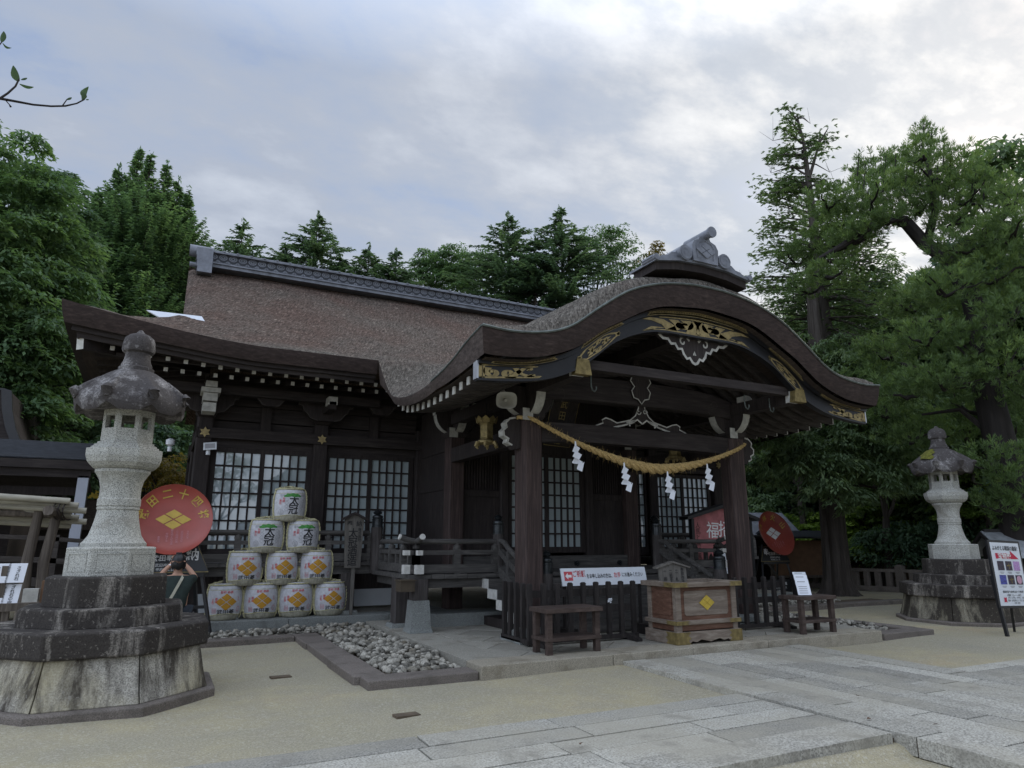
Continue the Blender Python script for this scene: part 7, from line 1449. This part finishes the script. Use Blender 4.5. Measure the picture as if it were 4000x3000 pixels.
# hall across the court, mirrored in the window glass, and a tree beside it
t = thing('facing_hall', (11, -17, 0), 'tall dark roofed hall across the court, seen only mirrored in the windows', 'building'); MB().box(6.6, -22, 0, 30, -15.5, 5.2).build('wall', 'dark_beam', t); MB().prism([(-1.2, 0), (24.6, 0), (22.6, 1.2), (21.6, 2.6), (1.8, 2.6), (.8, 1.2)], (6.6, -14.6, 5.2), (1, 0, 0), (0, 0, 1), (0, -8, 0)).build('roof', 'copper_roof', t)
broadleaf('broadleaf_tree', 'tree across the court, seen only mirrored in the left window', 'tree', (2.6, -13, 0), [((2.4, -13, 4.6), (1.0, 1, .7)), ((3.6, -13, 5.6), (.9, .9, .6)), ((2.2, -13, 6.4), (1.1, 1, .8)), ((4.4, -13.2, 4.3), (.8, .8, .5)), ((1.2, -13, 5.2), (.9, .9, .8))], 'leaf_broad_dark', .22, 60, .14)
# twig of a tree just outside the frame, hanging into the top left corner
t = thing('magnolia_tree', ground_at(-1000, 3.4), 'thin twig with a few broad leaves reaching into the top left corner', 'tree'); mb = MB(); q = lambda x, y, r=2.9: at(x, y, r)
g = np.array(ground_at(-1000, 3.4)); mb.tube([g, g+(0, 0, 1.5), g+(.02, .02, 3.0), g+(0, .05, 4.6)], [.07, .06, .045, .02], 8)
mb.tube([g+(.02, .02, 2.7), q(-500, 480, 3.1), q(-200, 400, 3.0), q(-40, 382), q(0, 385), q(50, 394), q(130, 409), q(200, 415), q(255, 414), q(300, 404), q(330, 388)], [.03, .016, .010, .0062, .0055, .005, .0042, .004, .0038, .003, .0028], 6)
mb.tube([q(0, 385), q(30, 365), q(60, 338), q(74, 310)], [.0045, .004, .0035, .003], 5); mb.tube([q(-300, 440, 3.05), q(-120, 260), q(-20, 195), q(6, 165)], [.008, .005, .003, .002], 5); mb.tube([q(22, 392), q(36, 408), q(42, 418)], [.002, .0018, .004], 5); mb.tube([q(245, 412), q(255, 398), q(262, 388)], [.0025, .002, .002], 5)
mb.build('branch', 'bark_dark', t, smooth=True)
mb = MB()
def leaf(p0, p1, w, bend=0.0):
    a = q(*p0); b_ = q(*p1); d = b_-a; L = np.linalg.norm(d); d /= L; x = np.cross(d, FWD); x /= np.linalg.norm(x); k = 7; M = []; 
    for s in np.linspace(0, 1, k): c_ = a+d*L*s+x*bend*L*math.sin(math.pi*s); ww = w*math.sin(math.pi*min(1, s*.92+.06))**.8*L; M.append([c_-x*ww+FWD*ww*.5, c_, c_+x*ww+FWD*ww*.2])
    mb.grid(np.array(M))
leaf((72, 318), (51, 256), .22, .12); leaf((76, 328), (132, 340), .13, -.12); leaf((82, 312), (106, 304), .2); leaf((322, 392), (318, 360), .3, -.2); leaf((330, 384), (345, 338), .22, .25); leaf((260, 390), (280, 380), .22); leaf((6, 165), (14, 122), .22); leaf((10, 168), (45, 187), .14, -.25); leaf((38, 410), (44, 420), .25); leaf((335, 390), (347, 388), .25)
mb.build('leaf', 'leaf_broad', t, smooth=True)
# ------------------------------------------------------------------ the person photographing the left dish
Px, Py = .27, 11.15; PER = thing('person', (Px, Py, 0), 'black-haired person in dark green T-shirt photographing the left dish, strap across the back', 'person')
def skin(name, nodes, edges, mat, lv=2, parent=PER, root=0):
    me = bpy.data.meshes.new(name); me.from_pydata([n[0] for n in nodes], edges, []); me.materials.append(MATS[mat]); o = bpy.data.objects.new(name, me); COL.objects.link(o); o.parent = parent
    md = o.modifiers.new('skin', 'SKIN'); md.use_smooth_shade = True
    for i, n in enumerate(nodes): me.skin_vertices[0].data[i].radius = n[1] if hasattr(n[1], '__len__') else (n[1], n[1])
    for i in range(len(nodes)): me.skin_vertices[0].data[i].use_root = (i == root)
    s = o.modifiers.new('smooth', 'SUBSURF'); s.levels = s.render_levels = lv; return o
n = []; e = []
def nd(p, r, par=None):
    n.append((p, r)); 
    if par is not None: e.append((par, len(n)-1))
    return len(n)-1
pel = nd((0, -.10, .62), (.11, .09)); sp = nd((0, -.07, .80), (.135, .10), pel); ch = nd((.0, -.02, 1.0), (.155, .105), sp); nk = nd((.0, .0, 1.12), .06, ch); nk2 = nd((0, .02, 1.18), .052, nk)
hd = nd((0, .03, 1.25), (.070, .082), nk2); hd2 = nd((0, .035, 1.31), (.078, .094), hd); nd((0, .03, 1.375), (.055, .065), hd2); fc = nd((0, .118, 1.255), .018, hd)
for s in (-1, 1):
    sh = nd((s*.165, .0, 1.065), .062, ch); el = nd((s*.245, .16, 1.07), .043, sh); fa = nd((s*.16, .27, 1.19), .036, el); wr = nd((s*.085, .31, 1.27), .026, fa); pm = nd((s*.06, .315, 1.315), (.034, .018), wr)
    for k in range(4): f1 = nd((s*(.085-.018*k), .325, 1.36), .0085, pm); f2 = nd((s*(.075-.018*k), .345, 1.385-.006*k), .0078, f1); nd((s*(.065-.018*k), .365, 1.385-.008*k), .0068, f2)
    th = nd((s*.035, .305, 1.325), .0095, pm); nd((s*.02, .325, 1.35), .008, th)
    hp = nd((s*.10, -.06, .60), .075, pel); kn = nd((s*.15, .26, .47), .062, hp); cf = nd((s*.15, .14, .28), .058, kn); an = nd((s*.15, .02, .09), .038, cf); ft = nd((s*.155, .12, .04), (.042, .03), an); nd((s*.16, .20, .03), (.04, .022), ft)
skin('body', n, e, 'skin')
n, e = [], []; a = nd((0, -.10, .60), (.185, .15)); b_ = nd((0, -.075, .82), (.158, .118), a); c = nd((0, -.02, 1.0), (.178, .122), b_); d = nd((0, .0, 1.085), (.10, .085), c)
for s in (-1, 1): x = nd((s*.17, .0, 1.062), .080, c); nd((s*.235, .125, 1.07), .060, x)
skin('shirt', n, e, 'dark_green_cloth', root=2)
n, e = [], []; a = nd((0, -.10, .60), (.18, .145))
for s in (-1, 1): x = nd((s*.10, -.05, .585), .145, a); y = nd((s*.15, .26, .47), .090, x); z = nd((s*.15, .14, .28), .074, y); nd((s*.15, .04, .12), .062, z)
skin('trousers', n, e, 'navy_cloth')
for s in (-1, 1): MB().prism([(-.045, -.06), (.045, -.06), (.05, .16), (.02, .22), (-.02, .22), (-.05, .16)], (s*.155, .02, .0), (1, 0, 0), (0, 1, 0), (0, 0, .07)).build('shoe', 'black_paint', PER, local=True, bevel=.015)
mb = MB(); rows = []
for t_ in np.linspace(0, 1, 12):
    zz = 1.205+.215*t_; r = .098*math.sqrt(max(.001, 1-(max(0, t_-.42)/.59)**2))*(1 if t_ > .2 else .86+.7*t_); rows.append([(r*1.0*math.cos(a)*(1+.03*math.sin(9*a)), .025+r*1.12*math.sin(a)-.012, zz+.012*math.sin(5*a)) for a in np.linspace(math.pi*.86, math.pi*2.14, 29)] if t_ < .5 else [(r*math.cos(a)*(1+.03*math.sin(9*a)), .025+r*1.12*math.sin(a)-.012, zz+.006*math.sin(5*a)) for a in np.linspace(math.pi*.5, math.pi*2.5, 29)])
lo_ = rows[:6]; hi_ = rows[6:]; mb.grid(np.array(lo_)); mb.grid(np.array(hi_)); mb.build('hair', 'hair', PER, local=True, smooth=True)
for s in (-1, 1): MB().lathe((s*.083, .025, 1.255), [(.0, -.028), (.014, -.02), (.018, .0), (.014, .022), (0, .03)], 10, sx=.5, sy=1).build('ear', 'skin', PER, local=True, smooth=True)
sp_ = [(.085, .05, 1.10), (.075, -.06, 1.12), (.05, -.125, 1.06), (.0, -.155, .95), (-.06, -.185, .82), (-.11, -.20, .72), (-.16, -.13, .64)]
mb = MB(); A_ = [(x-.016, y, z+.010) for x, y, z in sp_]; B_ = [(x+.016, y, z-.010) for x, y, z in sp_]; mb.grid(np.array([A_, B_])); sb = mb.build('bag_strap', 'strap_cloth', PER, local=True); sm = sb.modifiers.new('thick', 'SOLIDIFY'); sm.thickness = .006
MB().lathe((-.10, .302, 1.255), [(.028, -.012), (.034, 0), (.028, .012)], 12).build('wristwatch', 'lamp_white', PER, local=True)
o = MB().box(-.04, -.005, -.075, .04, .005, .075).build('phone', 'black_paint', bevel=.004); o.location = (Px, Py+.375, 1.36); tag(o, 'black phone held up in both hands by the person', 'phone')
